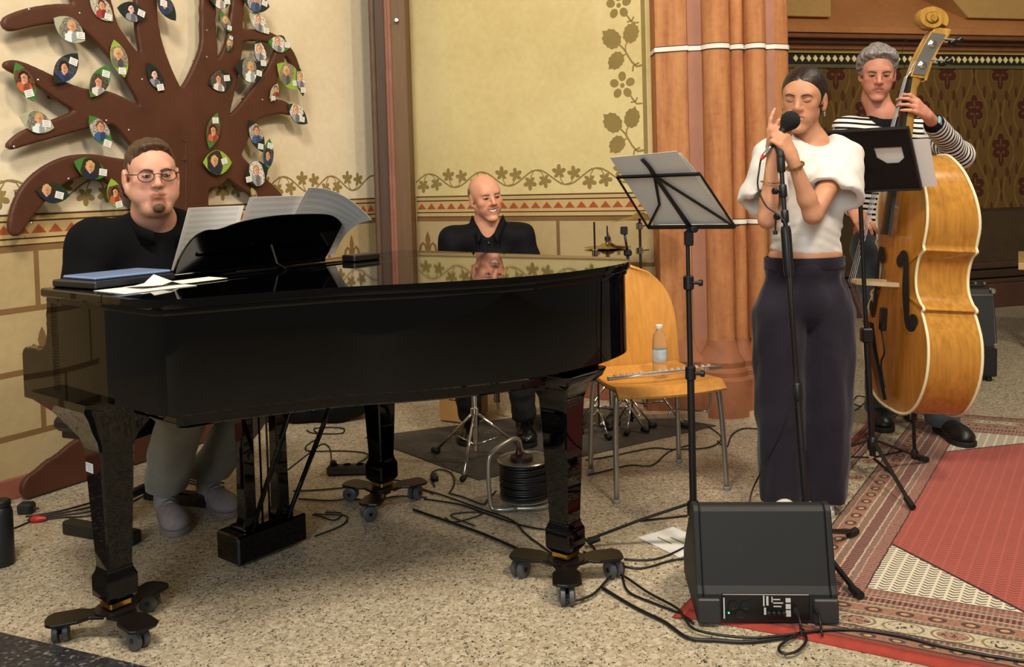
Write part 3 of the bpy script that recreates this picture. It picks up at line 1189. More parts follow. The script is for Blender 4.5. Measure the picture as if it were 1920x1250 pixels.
for (v0, u1) in ((.60, .42), (.75, .46)):
    MB().cyl(P(.09, v0, .10), P(u1, v0 - .01, .71), .0085, n=8).build('lyre_brace', M_BLACK, pn_, smooth=40)
for q in (-.03, 0, .03):
    MB().cyl(P(.048, .68 + q, .12), P(.048, .68 + q, .70), .004, n=6).build('pedal_rod', M_BLACK, pn_, smooth=40)
# dollies: three-armed spiders on twin castors ----------------------
M_DOLLY = mat('dolly_steel', '191512', .35, var=.2, metal=.3)
M_WHEEL = mat('grey_wheel', '4a4a4c', .45, var=.15)
DL = ['black three-armed castor dolly under the sticker-marked front piano leg at far left', 'black three-armed castor dolly under the rear piano leg behind the pedals', 'black three-armed castor dolly under the piano leg nearest the music stand']
ANG = [[200, 318, 70], [150, 262, 30], [158, 268, 12]]
for i, (lu, lv) in enumerate(LEGS):
    c = P(lu, lv)
    d = empty('piano_dolly', c, DL[i], 'dolly', 'dollies under the piano legs')
    mb = MB()
    mb.lathe([(.055, .074), (.06, .075), (.06, .080), (.05, .082)], c, n=20)
    mb.build('cup_plate', M_DOLLY, d, smooth=40)
    for k, a in enumerate(ANG[i]):
        a = math.radians(a)
        e = V((math.cos(a), math.sin(a), 0))
        s = V((-e.y, e.x, 0))
        poly = [(.03, -.045), (.07, -.03), (.10, -.045), (.17, -.045), (.185, -.03), (.19, 0), (.185, .03), (.17, .045), (.10, .045), (.07, .03), (.03, .045)]
        arm = MB().prism(poly, .010, c + V((0, 0, .064)), e, s, (0, 0, 1)).build('arm', M_DOLLY, d, bevel=.003)
        mb = MB()
        cc = c + e * .15
        # twin castor
        rot = math.radians(20 + 37 * k + 60 * i)
        we = V((math.cos(rot), math.sin(rot), 0))
        wc = cc + V((0, 0, .029)) + V((-we.y, we.x, 0)) * .012
        MB().tube([cc + V((0, 0, .064)), cc + V((0, 0, .054)), wc + V((0, 0, .018))], [.012, .016, .018], 10).build('castor_fork', M_DOLLY, d, smooth=40)
        for sg in (-1, 1):
            MB().lathe([(.010, -.009), (.024, -.009), (.029, -.006), (.029, .006), (.024, .009), (.010, .009)], wc + we * (sg * .0135), we, 20).build('castor_wheel', M_WHEEL, d, smooth=40)
        MB().cyl(wc - we * .024, wc + we * .024, .008, n=10).build('castor_axle', M_DOLLY, d)

# things on the lid --------------------------------------------------
# removable music desk standing on the front flap
md = empty('music_desk', P(.13, .62, ZL), 'low black lacquered music desk standing on the piano lid', 'music desk')
lean = V((PU.x * .45, PU.y * .45, 1)).normalized()
b0 = P(.115, .63, ZL + .012)
prof2 = [(-.30, 0), (.31, 0), (.345, .12), (.34, .145), (.30, .172), (.24, .185), (.10, .19), (0, .186), (-.10, .172), (-.17, .152), (-.22, .15), (-.265, .12), (-.295, .05)]
prof2 = [(c.x, c.y) for c in bez([(p[0], p[1], 0) for p in prof2[1:]] + [(-.30, 0, 0)], 3)]
MB().prism(prof2, .012, b0, PV, lean, PU).build('desk_board', M_BLACK, md, bevel=.003)
MB().bbox(P(.095, .63, ZL + .008), (.07, .62, .012), RP, .003).build('desk_ledge', M_BLACK, md)
MB().tube([P(.185, .66, ZL + .085), P(.20, .67, ZL + .02), P(.235, .675, ZL + .006)], [.011, .011, .011], 4, flat=.3).build('prop_strut', mat('dull_strut', '2b2b2b', .3, var=.1), md)
MB().bbox(P(.21, .70, ZL + .0045), (.012, .50, .007), RP, .002).build('desk_rail', M_BLACK, md)

# sheets of music leaning on the desk
n = N('printed_music_paper')
uvn = n.coord('UV')
sx = n.new('ShaderNodeSeparateXYZ')
n.link(uvn, sx.inputs[0])
row = n.math('FRACT', n.math('MULTIPLY', sx.outputs[1], 11.0))
band = n.math('LESS_THAN', n.math('ABSOLUTE', n.math('SUBTRACT', row, .5)), .30)
staff = n.math('LESS_THAN', n.math('ABSOLUTE', n.math('SUBTRACT', n.math('FRACT', n.math('MULTIPLY', row, 9.0)), .5)), .16)
mg = n.math('LESS_THAN', n.math('ABSOLUTE', n.math('SUBTRACT', sx.outputs[0], .5)), .43)
vn = n.new('ShaderNodeTexVoronoi')
vn.inputs['Scale'].default_value = 55
n.link(uvn, vn.inputs['Vector'])
dots = n.math('LESS_THAN', vn.outputs['Distance'], .22)
ink = n.math('MULTIPLY', n.math('MULTIPLY', n.math('MAXIMUM', staff, dots), band), mg)
n.set(n.mix(n.math('MULTIPLY', ink, .40), 'dedad2', '4a4a4c'), .75)
M_MUSIC = n.m


def sheet_obj(name, grid, m, label, cat, group=None, t=.0008, parent=None):
    mb = MB().sheet(grid, t)
    c = V(grid[0][0]) if not isinstance(grid[0][0], V) else grid[0][0]
    o = mb.build(name, m, parent, loc=c, label=label, cat=cat, group=group, smooth=60)
    uv = o.data.uv_layers.new()
    a, b = len(grid), len(grid[0])
    for lp in o.data.loops:
        k = lp.vertex_index % (a * b)
        uv.data[lp.index].uv = ((k // b) / (a - 1), (k % b) / (b - 1))
    return o


def desk_sheet(v0, v1, u_b, curl, h, lean_, lab, warp=0.0, rise=0.0, droop=0.0):
    g = []
    na, nb = 10, 12
    for i in range(na):
        s = i / (na - 1)
        v_ = v0 + (v1 - v0) * s
        col = []
        for j in range(nb):
            q = j / (nb - 1)
            z = ZL + .02 + rise * s + h * q - curl * .25 * q ** 3 * h - droop * s ** 2.2 * q ** 1.5
            u_ = u_b + lean_ * h * q + curl * h * q ** 2.2 * (.6 + .4 * s)
            col.append(P(u_ + warp * math.sin(s * 3.14), v_ + .02 * q, z))
        g.append(col)
    return sheet_obj('sheet_music', g, M_MUSIC, lab, 'sheet music', 'sheets of music on the piano desk')


desk_sheet(.36, .57, .06, -.03, .20, .42, 'upright leftmost sheet of music on the piano desk nearest the pianist', -.02)
desk_sheet(.56, .80, .08, .10, .235, .40, 'middle sheet of music sticking up behind the piano desk')
desk_sheet(.76, 1.02, .088, .28, .275, .40, 'large curling sheet of music at the right end of the piano desk', 0, 0, .125)
# tablet with blue cover, black folder and loose papers by the keyboard end of the lid
def flatbox(name, u, v, z, su, sv, sz, m, label, cat, rot=0.0, **kw):
    R = RP @ Matrix.Rotation(rot, 3, 'Z')
    return MB().bbox(P(u, v, z + sz / 2), (su, sv, sz), R, min(sz * .4, .004)).build(name, m, loc=P(u, v, z), label=label, cat=cat, **kw)


fo = flatbox('ring_folder', .08, .16, ZL + .0005, .22, .27, .022, mat('black_folder', '14161c', .4), 'thick black folder lying at the keyboard end of the piano lid', 'folder', .1)
flatbox('tablet', .07, .175, ZL + .0235, .18, .25, .009, mat('blue_grey_tablet', '6f86ad', .35, var=.08), 'tablet in blue cover lying on the black folder', 'tablet', .05)
g = []
for i in range(10):
    row_ = []
    for j in range(8):
        s, q = i / 9, j / 7
        z = ZL + .004 + .02 * max(0, .35 - s) * q + .028 * math.exp(-((s - .32) / .07) ** 2) * (1 - q * .6)
        row_.append(P(.245 + .10 * q - .02 * s, .10 + .29 * s, z))
    g.append(row_)
sheet_obj('loose_paper', g, M_PAPER, 'crumpled white sheet lying beside the black folder on the piano lid', 'paper')
g = [[P(.225 + .17 * q, .02 + .22 * s, ZL + .0012) for q in np.linspace(0, 1, 5)] for s in np.linspace(0, 1, 6)]
sheet_obj('loose_paper', g, M_PAPER, 'flat white sheet under the crumpled one on the piano lid', 'paper')
bx = flatbox('black_case', .21, 1.04, ZL + .0005, .07, .13, .024, mat('small_black_case', '17120d', .4), 'small flat black case lying on the lid behind the music desk', 'case')
# ------------------------------------------------------------------ wooden tree on the left wall
n = N('brown_painted_board')
f = n.noise(5, 4)
n.set(n.ramp(f, [(.3, '472617'), (.7, '54301f')]), .5, spec=.35)
n.bump(n.noise(180, 2), .1, .001)
M_TREE = n.m
TOFF, TTH = .055, .035            # stand-off from the wall, board thickness
TP0 = LW0 + LWN * (TOFF + TTH)


def tw(px, py):
    """photo pixel -> (t, z) on the front face of the tree boards"""
    p = onplane(px, py, TP0, LWN)
    return (p - TP0).dot(LWD), p.z, p.y / F_PX


BR = [
    [(20, 44, 28), (60, 32, 32), (110, 25, 33), (150, 31, 36), (190, 58, 42), (230, 98, 50), (268, 148, 60), (300, 195, 80), (325, 250, 110)],
    [(160, -40, 80), (178, 10, 76), (200, 55, 54), (225, 90, 50)],
    [(275, -40, 46), (277, 30, 46), (284, 80, 50), (300, 140, 62), (318, 195, 80), (330, 250, 110)],
    [(17, 122, 15), (40, 128, 24), (80, 148, 30), (120, 172, 38), (160, 190, 46), (200, 196, 50), (235, 215, 58), (270, 245, 76), (310, 285, 110)],
    [(22, 273, 14), (50, 258, 25), (90, 245, 29), (130, 232, 32), (165, 220, 38), (205, 208, 50)],
    [(31, 432, 22), (40, 405, 36), (60, 370, 48), (90, 338, 48), (130, 315, 42), (170, 310, 40), (205, 317, 44), (245, 330, 60), (290, 345, 90)],
    [(335, 240, 150), (330, 300, 158), (326, 360, 166), (324, 450, 170), (318, 560, 180), (312, 640, 200)],
    [(392, -40, 34), (393, 50, 32), (394, 90, 36), (387, 130, 50), (372, 185, 76), (350, 240, 120)],
    [(452, -40, 28), (447, 20, 28), (443, 60, 30), (438, 100, 40), (420, 150, 62), (395, 210, 90)],
    [(450, 66, 22), (490, 66, 20), (520, 76, 18), (542, 96, 18), (553, 116, 16), (559, 132, 13)],
    [(530, 74, 18), (527, 100, 23), (516, 130, 28), (500, 160, 34), (480, 192, 42), (457, 228, 52), (430, 265, 76), (395, 300, 110)],
    [(470, 218, 22), (500, 203, 28), (530, 200, 24), (548, 208, 15)],
    [(400, 280, 90), (428, 300, 60), (456, 326, 50), (486, 350, 46), (512, 374, 44), (535, 402, 40), (552, 440, 30)],
]
# roots, going down to the floor either side of the trunk
t_, z_, _ = tw(320, 560)
sd_t0, sd_t1 = tw(-10, 300)[0], tw(600, 300)[0]
step = .011
ts_ = np.arange(sd_t0 - .1, sd_t1 + .25, step)
zs_ = np.arange(-.01, 2.45, step)
TT, ZZ = np.meshgrid(ts_, zs_, indexing='ij')
D2 = np.full(TT.shape, 1.0)


def seg2(a, b, ra, rb, k=.016):
    global D2
    ax, az = b[0] - a[0], b[1] - a[1]
    h = np.clip(((TT - a[0]) * ax + (ZZ - a[1]) * az) / (ax * ax + az * az + 1e-9), 0, 1)
    d = np.hypot(TT - a[0] - ax * h, ZZ - a[1] - az * h) - (ra + (rb - ra) * h)
    hh = np.maximum(k - np.abs(D2 - d), 0) / k
    D2 = np.minimum(D2, d) - hh * hh * k * .25


for br in BR:
    q = []
    pts = bez([(p[0], p[1], p[2]) for p in br], 3)
    for p in pts:
        t, z, sc = tw(p.x, p.y)
        # lateral foreshortening of the wall: use the mean of both scales
        q.append(((t, z), p.z / 2 * sc * 0.98))
    for i in range(len(q) - 1):
        seg2(q[i][0], q[i + 1][0], q[i][1], q[i + 1][1])
# trunk foot and roots in wall coordinates
tl = tw(34, 930)[0]
tb = tw(326, 400)[0]
for (pts, rs) in (
        ([(tb, .9), (tb - .03, .6), (tb - .12, .36), (tb - .32, .16), (tl + .08, .05)], [.20, .21, .20, .15, .06]),
        ([(tb, .9), (tb + .03, .6), (tb + .13, .36), (tb + .32, .18), (tb + .58, .05)], [.20, .21, .20, .14, .05]),
        ([(tb, .8), (tb, .1)], [.2, .3])):
    q = bez([(p[0], p[1], r) for p, r in zip(pts, rs)], 4)
    for i in range(len(q) - 1):
        seg2((q[i].x, q[i].y), (q[i + 1].x, q[i + 1].y), q[i].z, q[i + 1].z)
D2 = np.maximum(D2, -(ZZ - .004))
# extrude with rounded front edge
ws_ = np.array([-.02, -.004, 0.0005, .010, .018, .024, .029, .033, .0345, .038])
sd = SDF(ts_, zs_, ws_)
W = ws_[None, None, :] - TTH / 2
q1, q2 = D2[:, :, None] + .008, np.abs(W) - TTH / 2 + .008
sd.d = (np.sqrt(np.maximum(q1, 0) ** 2 + np.maximum(q2, 0) ** 2) + np.minimum(np.maximum(q1, q2), 0) - .008).astype(np.float32)
v_, f_ = sd.mesh()
TB = LW0 + LWN * TOFF
vw = [TB + LWD * float(a) + V((0, 0, float(b))) + LWN * float(c) for a, b, c in v_]
mb = MB()
mb.v = [tuple(p) for p in vw]
mb.f = [tuple(int(k) for k in q) for q in f_]
tree_loc = TB + LWD * tb
tree = empty('wooden_tree', tree_loc, 'big brown painted wooden tree with photo leaves mounted on the left wall', 'wall decoration')
mb.build('trunk_and_branches', M_TREE, tree, smooth=50)
# little hinged door outline and hook on the trunk
dpts = [tw(340, 262), tw(349, 268), tw(349, 380), tw(348, 395)]
MB().tube([TP0 + LWD * p[0] + V((0, 0, p[1])) for p in dpts], .004, 6).build('door_edge', M_TREE, tree)
hk = tw(344, 299)
MB().tube([TP0 + LWD * hk[0] + V((0, 0, hk[1])), TP0 + LWD * hk[0] + V((0, 0, hk[1])) + LWN * .02, TP0 + LWD * (hk[0] - .01) + V((0, 0, hk[1] + .012)) + LWN * .022], .0035, 6).build('hook', M_SILVER, tree)
# spacer blocks that carry the boards off the wall
for (px, py) in ((60, 370), (250, 120), (300, 250), (390, 120), (480, 190), (350, 380), (120, 172)):
    t, z, _ = tw(px, py)
    MB().bbox(LW0 + LWD * t + V((0, 0, z)) + LWN * (TOFF / 2 + .002), (.05, .05, TOFF - .002), Matrix((LWD, V((0, 0, 1)), LWN)).transposed(), .002).build('spacer_block', M_TREE, tree)
for (px, py) in ((55, 18), (72, 150), (150, 25), (129, 335), (242, 244), (200, 226), (267, 149), (388, 57), (388, 107), (60, 418), (517, 94), (492, 187), (27, 275)):
    t, z, _ = tw(px, py)
    c = TP0 + LWD * t + V((0, 0, z))
    MB().lathe([(.006, -.002), (.006, .0015), (.004, .003)], c, LWN, 8).build('screw', M_SILVER, tree)

# leaves: painted board leaves, each with a photo and a name card
GREENS = {'d': mat('dark_green_leaf', '12301d', .5, var=.15), 'm': mat('mid_green_leaf', '3f7a2c', .5, var=.15), 'l': mat('light_green_leaf', '8fae3c', .5, var=.12), 'w': mat('pale_leaf', 'a9ab8c', .5, var=.1), 'b': mat('blackish_green_leaf', '0c1e18', .5, var=.2)}


def photo_mat(i, bg, hair, top, skin='d9a07c'):
    n = N('portrait_print_%d' % i)
    uv = n.coord('UV')
    s = n.new('ShaderNodeSeparateXYZ')
    n.link(uv, s.inputs[0])
    x, y = s.outputs[0], s.outputs[1]
    def e(cx, cy, rx, ry):
        a = n.math('DIVIDE', n.math('SUBTRACT', x, cx), rx)
        b = n.math('DIVIDE', n.math('SUBTRACT', y, cy), ry)
        return n.math('LESS_THAN', n.math('ADD', n.math('MULTIPLY', a, a), n.math('MULTIPLY', b, b)), 1.0)
    r = random.Random(i)
    cx, cy = .5 + r.uniform(-.1, .1), .58 + r.uniform(-.06, .06)
    wob = n.noise(7, 2, vec=uv)
    x = n.math('ADD', x, n.math('MULTIPLY', n.math('SUBTRACT', wob, .5), .22))
    y = n.math('ADD', y, n.math('MULTIPLY', n.math('SUBTRACT', n.noise(5, 2, vec=uv), .5), .22))
    ns = n.noise(9 + i % 4, 2, vec=uv)
    c = n.mix(n.math('GREATER_THAN', ns, .52), bg, tuple(q * .45 for q in lin(bg)[:3]) + (1,))
    c = n.mix(e(cx, .1, .36, .36), c, top)
    c = n.mix(n.math('MULTIPLY', e(cx + .1, .16, .14, .3), .6), c, '20242c')
    c = n.mix(e(cx, cy + .07, .22, .26), c, hair)
    c = n.mix(e(cx, cy - .02, .155, .2), c, skin)
    c = n.mix(n.math('MULTIPLY', e(cx + .08, cy - .02, .1, .2), .35), c, '7a4a38')
    c = n.mix(n.math('MULTIPLY', e(cx, cy + .02, .11, .025), .45), c, '3a241c')
    c = n.mix(n.math('MULTIPLY', e(cx, cy - .11, .06, .02), .5), c, '7e3a30')
    n.set(c, .35)
    return n.m


PH = [photo_mat(0, 'c9b9a4', '4a3020', 'a33a34'), photo_mat(1, '2a2a2c', '1a1414', '8e8e96', 'e8c4b4'), photo_mat(2, '8a8578', 'c09a5a', 'd9e4e0'), photo_mat(3, '9a8a70', 'cfae70', '6a6a62'), photo_mat(4, '444a50', '2a1c14', '2c3e66'),
      photo_mat(5, '5a5048', '50382a', 'd8d2c8'), photo_mat(6, 'b8aea2', '6a4a30', '3d5a86'), photo_mat(7, '3a3020', 'caa46a', '1f2a40'), photo_mat(8, 'e2d8cc', 'b08a60', '9a9a9e', 'e6b494'), photo_mat(9, '6d4630', '2a1a12', 'c4603c')]
M_CARD = mat('white_name_card', 'e6e4de', .6, var=.04)
M_PRINT = mat('card_print', '77757a', .6)
LEAVES = [  # tip a, tip b, width ratio, tint, photo, photo position, card position
    (167, -7, 210, 40, .62, 'w', 0, .45, .80), (216, 15, 271, 31, .60, 'b', 1, .5, .80), (289, -12, 324, 40, .55, 'b', 4, .42, .35), (99, 34, 158, 77, .66, 'w', 2, .5, .82), (210, 75, 230, 146, .50, 'l', 3, .45, .82),
    (140, 101, 96, 157, .52, 'b', 4, .55, .25), (274, 117, 305, 173, .50, 'b', 1, .5, .82), (201, 123, 166, 183, .48, 'm', 5, .62, .25), (24, 118, 57, 191, .48, 'm', 9, .45, .78), (35, 218, 100, 240, .60, 'w', 2, .5, .75),
    (164, 217, 204, 276, .52, 'm', 6, .45, .86), (133, 303, 194, 329, .58, 'm', 7, .5, .86), (65, 356, 129, 367, .58, 'd', 7, .33, .68), (205, 335, 219, 392, .55, 'l', 9, .5, .85), (384, -6, 428, 3, .7, 'd', 5, .5, .8),
    (411, 22, 431, 61, .50, 'm', 3, .5, .8), (431, 66, 423, 97, .42, 'm', 3, .6, .2), (447, -8, 500, 14, .60, 'b', 6, .45, .8), (466, 24, 501, 60, .62, 'w', 8, .5, .9), (478, 73, 491, 132, .48, 'b', 8, .42, .78), (435, 127, 489, 137, .66, 'b', 2, .48, .82),
    (389, 158, 435, 146, .66, 'b', 5, .38, .74), (404, 212, 389, 279, .42, 'm', 9, .55, .22), (375, 305, 429, 305, .68, 'l', 7, .40, .72), (466, 224, 493, 286, .48, 'b', 6, .42, .8), (502, 260, 497, 321, .42, 'm', 4, .55, .22), (454, 336, 497, 315, .80, 'b', 8, .5, .12),
    (501, 79, 542, 88, .55, 'm', 8, .45, .85), (516, 120, 562, 166, .62, 'l', 3, .38, .74), (554, 124, 563, 181, .36, 'd', 8, .45, .8), (538, 196, 575, 232, .56, 'd', 8, .42, .72), (517, 157, 505, 191, .45, 'w', 0, .4, .8), (466, 352, 475, 376, .5, 'l', 3, .5, .8)]
WORDS = {'d': 'dark green', 'm': 'mid green', 'l': 'light green', 'w': 'pale', 'b': 'blackish green'}
for li, (ax, ay, bx_, by_, wr_, g, ph, pp, cp) in enumerate(LEAVES):
    A, B = tw(ax, ay), tw(bx_, by_)
    A, B = V((A[0], A[1])), V((B[0], B[1]))
    d = B - A
    L = d.length
    d.normalize()
    s = V((-d.y, d.x))
    hw = L * wr_ * .5
    lift = .004 + .008 * (li % 3)
    tilt = random.uniform(-.12, .12)
    org = TP0 + LWN * lift
    E1, E2 = LWD * d.x + V((0, 0, d.y)), LWD * s.x + V((0, 0, s.y))
    c0 = org + LWD * A.x + V((0, 0, A.y))
    up_ = []
    nn = 9
    prof_l = []
    for i in range(nn + 1):
        q = i / nn
        prof_l.append((q * L, hw * (math.sin(math.pi * q) ** .8) * (1.0 if q < .5 else 1.0)))
    poly = prof_l + [(x, -y) for x, y in prof_l[1:-1][::-1]]
    lf = MB().prism(poly, .004, c0, E1, E2, LWN).build('leaf', GREENS[g], tree, bevel=.0008)
    # photo: clipped to the leaf's width
    c = pp * L
    ln = min(.27 * L, .048)
    pts = []
    def hwat(x):
        q = min(max(x / L, .001), .999)
        return hw * math.sin(math.pi * q) ** .8 * .97
    for i in range(7):
        x = c - ln + 2 * ln * i / 6
        x = min(max(x, L * .04), L * .96)
        lim = math.sqrt(max(0, 1 - ((x - c) / (ln * 1.06)) ** 2)) * ln * 1.5
        pts.append((x, min(hwat(x), lim + .004)))
    poly = pts + [(x, -y) for x, y in pts[::-1]]
    po = MB().prism(poly, .0015, c0 + LWN * .0042, E1, E2, LWN).build('photo_print', PH[ph], lf)
    uvl = po.data.uv_layers.new()
    tloc = root_loc(po)
    upv = V((0, 0, 1)) - LWN * 0
    for lp in po.data.loops:
        r_ = po.data.vertices[lp.vertex_index].co + tloc - (c0 + E1 * c)
        uvl.data[lp.index].uv = (.5 + r_.dot(LWD) / (2.2 * ln), .5 + r_.z / (2.2 * ln))
    # name card
    cc = c0 + E1 * (cp * L) + LWN * .006
    a_ = random.uniform(-.35, .35)
    cx_, cy_ = LWD * math.cos(a_) + V((0, 0, math.sin(a_))), LWD * -math.sin(a_) + V((0, 0, math.cos(a_)))
    off = E2 * (hw * .12 * (1 if li % 2 else -1))
    cw, chh = .24 * min(L, .16), .19 * min(L, .16)
    MB().prism([(-cw / 2, -chh / 2), (cw / 2, -chh / 2), (cw / 2, chh / 2), (-cw / 2, chh / 2)], .0012, cc + off, cx_, cy_, LWN).build('name_card', M_CARD, lf)
    mbp = MB()
    for q in range(3):
        mbp.prism([(-cw * .36, -.0008), (cw * (.36 - .12 * (q % 2)), -.0008), (cw * (.36 - .12 * (q % 2)), .0008), (-cw * .36, .0008)], .0003, cc + off + LWN * .0013 + cy_ * (chh * (.26 - .26 * q)), cx_, cy_, LWN)
    mbp.build('card_writing', M_PRINT, lf)
# ------------------------------------------------------------------ people: toolkit
def skin_mat(name, c, c2):
    n = N(name)
    at_ = n.new('ShaderNodeVertexColor')
    at_.layer_name = 'tint'
    f = n.noise(28, 4)
    base = n.mix(f, c, c2)
    n.set(n.mix(1.0, base, at_.outputs[0], 'MULTIPLY'), .5, spec=.35)
    n.b.inputs['Subsurface Weight'].default_value = .08
    n.b.inputs['Subsurface Radius'].default_value = (.012, .005, .003)
    n.bump(n.noise(260, 3), .12, .0008)
    return n.m


def cloth(name, c, c2, rough=.85, wr=1.0, sc=9.0, sheen=.2):
    """woven cloth with soft folds in the relief"""
    n = N(name)
    n.set(n.mix(n.noise(12, 3), c, c2), rough, spec=.12, sheen=sheen)
    h = n.math('ADD', n.math('MULTIPLY', n.noise(sc, 3, .5), 1.0), n.math('MULTIPLY', n.noise(500, 1), .03))
    n.bump(h, .35 * wr, .02)
    return n.m


def frame(yaw, pitch=0.0, roll=0.0):
    """columns: right-hand side of the picture seen from the person's front is -x ... local x = person's left, y = forward, z = up.
    yaw 0 = facing the camera (-Y); positive yaw turns to the viewer's right"""
    y, p, r = math.radians(yaw), math.radians(pitch), math.radians(roll)
    fwd = V((math.sin(y), -math.cos(y), 0))
    left = V((math.cos(y), math.sin(y), 0))
    up = V((0, 0, 1))
    M = Matrix((left, fwd, up)).transposed()
    M = M @ Matrix.Rotation(-p, 3, 'X') @ Matrix.Rotation(r, 3, 'Y')
    return M


class Head:
    """head built around its centre (between the ears); sizes for a head 0.235 m high, scaled by s"""
    def __init__(h, c, M, s=1.0):
        h.c, h.M, h.s = V(c), M, s

    def w(h, x, y, z):
        return h.c + h.M @ (V((x, y, z)) * h.s)

    def loc(h, v):
        R = np.array(h.M, np.float32)
        return ((v - np.array(h.c, np.float32)) @ R) / h.s

    def sculpt(h, S, jaw=1.0, nose=1.0, fat=0.0, smile=0.0, eyes='closed', lips=1.0, crag=0.0, mouth_open=0.0, jw=1.0, frown=0.0):
        s, M, w = h.s, h.M, h.w
        h.S = S
        E = lambda c, r, k=.012, op='u': S.ell(w(*c), [q * s for q in r], M, k * s, op)
        C = lambda a, b, ra, rb, k=.012, op='u': S.cap(w(*a), w(*b), ra * s, rb * s, k * s, op)
        E((0, -.014, .038), (.075, .096, .085), .02)
        E((0, .022, .03), (.066, .07, .07), .03)                       # forehead
        E((0, .03, -.034), (.052 * jw + fat * .6, .057, .072), .022)          # face block
        for sg in (-1, 1):
            C((sg * (.047 * jw + fat), .0, -.042), (sg * .018 * jw, .064, -.099), .016 + fat * .8, .013 + fat * .5, .016)   # jaw
            E((sg * .042 * (.5 + .5 * jw), .058, -.010), (.019 + fat * .4, .019, .019), .02)             # cheekbone
            if fat: E((sg * .045, .045, -.055), (.028, .026, .03), .03)
        E((0, .073 + .004 * jaw, -.100), (.020 * jaw, .016, .016), .016)         # chin
        C((-.034, .075, .03), (.034, .075, .03), .012, .012, .018)              # brow
        for sg in (-1, 1):
            E((sg * .031, .095, .012), (.0175, .013, .0105), .010, 's')       # socket
            E((sg * .0305, .0765, .0105), (.0155, .0125, .0105), .004)         # lid / ball
        # nose
        C((0, .083, .024), (0, .103 * nose, -.018), .0075, .0105, .012)
        E((0, .103 * nose, -.022), (.0105, .0105, .0095), .008)
        for sg in (-1, 1):
            E((sg * .0125, .092, -.0255), (.0082, .0105, .0072), .007)
        E((0, .0885, -.034), (.006, .006, .008), .008)                        # philtrum
        # mouth
        mz = -.057
        wd = .025 + .007 * smile
        E((0, .066, mz), (.036, .020, .028), .018)
        for sg in (-1, 1):
            E((sg * .036 * jw, .046, -.044), (.024, .024, .03), .022)
            C((0, .0885, mz + .0055), (sg * wd, .0795 - .002 * smile, mz + .002 + .009 * smile - .003 * frown), .0050 * lips, .0032, .006)
            C((0, .0875, mz - .0065 - mouth_open), (sg * wd * .9, .0795 - .002 * smile, mz - .002 + .008 * smile - .003 * frown), .0060 * lips, .0032, .006)
            C((0, .0915, mz - mouth_open * .5), (sg * wd, .0835 - .002 * smile, mz + .0085 * smile - .003 * frown), .0020 + mouth_open, .0016, .002, 's')
            if smile:
                C((sg * .019, .081, -.032), (sg * .037, .069, -.050), .006, .006, .014)
                E((sg * .043, .060, -.018), (.02, .018, .016), .016)
        # ears
        for sg in (-1, 1):
            E((sg * (.077 + fat * .75), -.008, -.002), (.0085, .019, .031), .008)
            E((sg * (.086 + fat * .75), -.003, .002), (.006, .010, .017), .005, 's')
            E((sg * (.074 + fat * .75), -.004, -.028), (.008, .010, .010), .006)

    def surf(h, x, z, lo=.03, hi=.125):
        """local y of the skin at (x, z)"""
        S = h.S
        ys = np.arange(hi, lo, -.0007)
        R = np.array(h.M)
        pts = np.array(h.c) + (np.stack([np.full_like(ys, x), ys, np.full_like(ys, z)], 1) * h.s) @ R.T
        fi = []
        for a in range(3):
            ax = S.ax[a]
            i = np.clip(np.searchsorted(ax, pts[:, a]) - 1, 0, len(ax) - 2)
            fi.append((i, (pts[:, a] - ax[i]) / (ax[i + 1] - ax[i])))
        (i, fx), (j, fy), (k, fz) = fi
        d = 0
        for a in (0, 1):
            for b in (0, 1):
                for c in (0, 1):
                    d = d + S.d[i + a, j + b, k + c] * (fx if a else 1 - fx) * (fy if b else 1 - fy) * (fz if c else 1 - fz)
        hit = np.nonzero(d < 0)[0]
        return ys[hit[0]] if len(hit) else lo

    def on(h, x, z, e=.0008):
        return h.w(x, h.surf(x, z) + e, z)

    def mouth(h, par, smile=0.0, frown=0.0, teeth=False, wd=.025, col='5a2a24'):
        mz = -.057
        zl = lambda x: mz + (.010 * smile - .005 * frown) * (x / wd) ** 2
        m = mat('mouth_line_' + col, col, .6)
        if not teeth:
            MB().tube([h.on(x, zl(x), .0001) for x in np.linspace(-wd, wd, 11)], [.0006] + [.0013 * h.s] * 9 + [.0006], 6).build('mouth_line', m, par, smooth=True)
            return
        g = []
        for x in np.linspace(-wd, wd, 13):
            q = (x / wd) ** 2
            zt, zb = mz + .005 + .008 * q, mz - .0075 + .0195 * q
            g.append([h.on(x, zt + (zb - zt) * t, .0012) for t in (0, .33, .66, 1)])
        MB().sheet(g, .001).build('teeth', mat('teeth_white', 'ece6da', .3, var=.02), par, smooth=True)
        MB().tube([r[0] for r in g], .0013, 6).build('mouth_line', m, par, smooth=True)
        MB().tube([r[-1] for r in g], .0013, 6).build('mouth_line', m, par, smooth=True)
        for sg in (-1, 1):
            MB().tube([h.on(sg * a, b, .0) for a, b in ((.019, -.030), (.029, -.038), (.035, -.048), (.036, -.058))], [.0005, .0009, .0009, .0004], 5).build('smile_crease', mat('crease_skin', 'a8654c', .7), par, smooth=True)

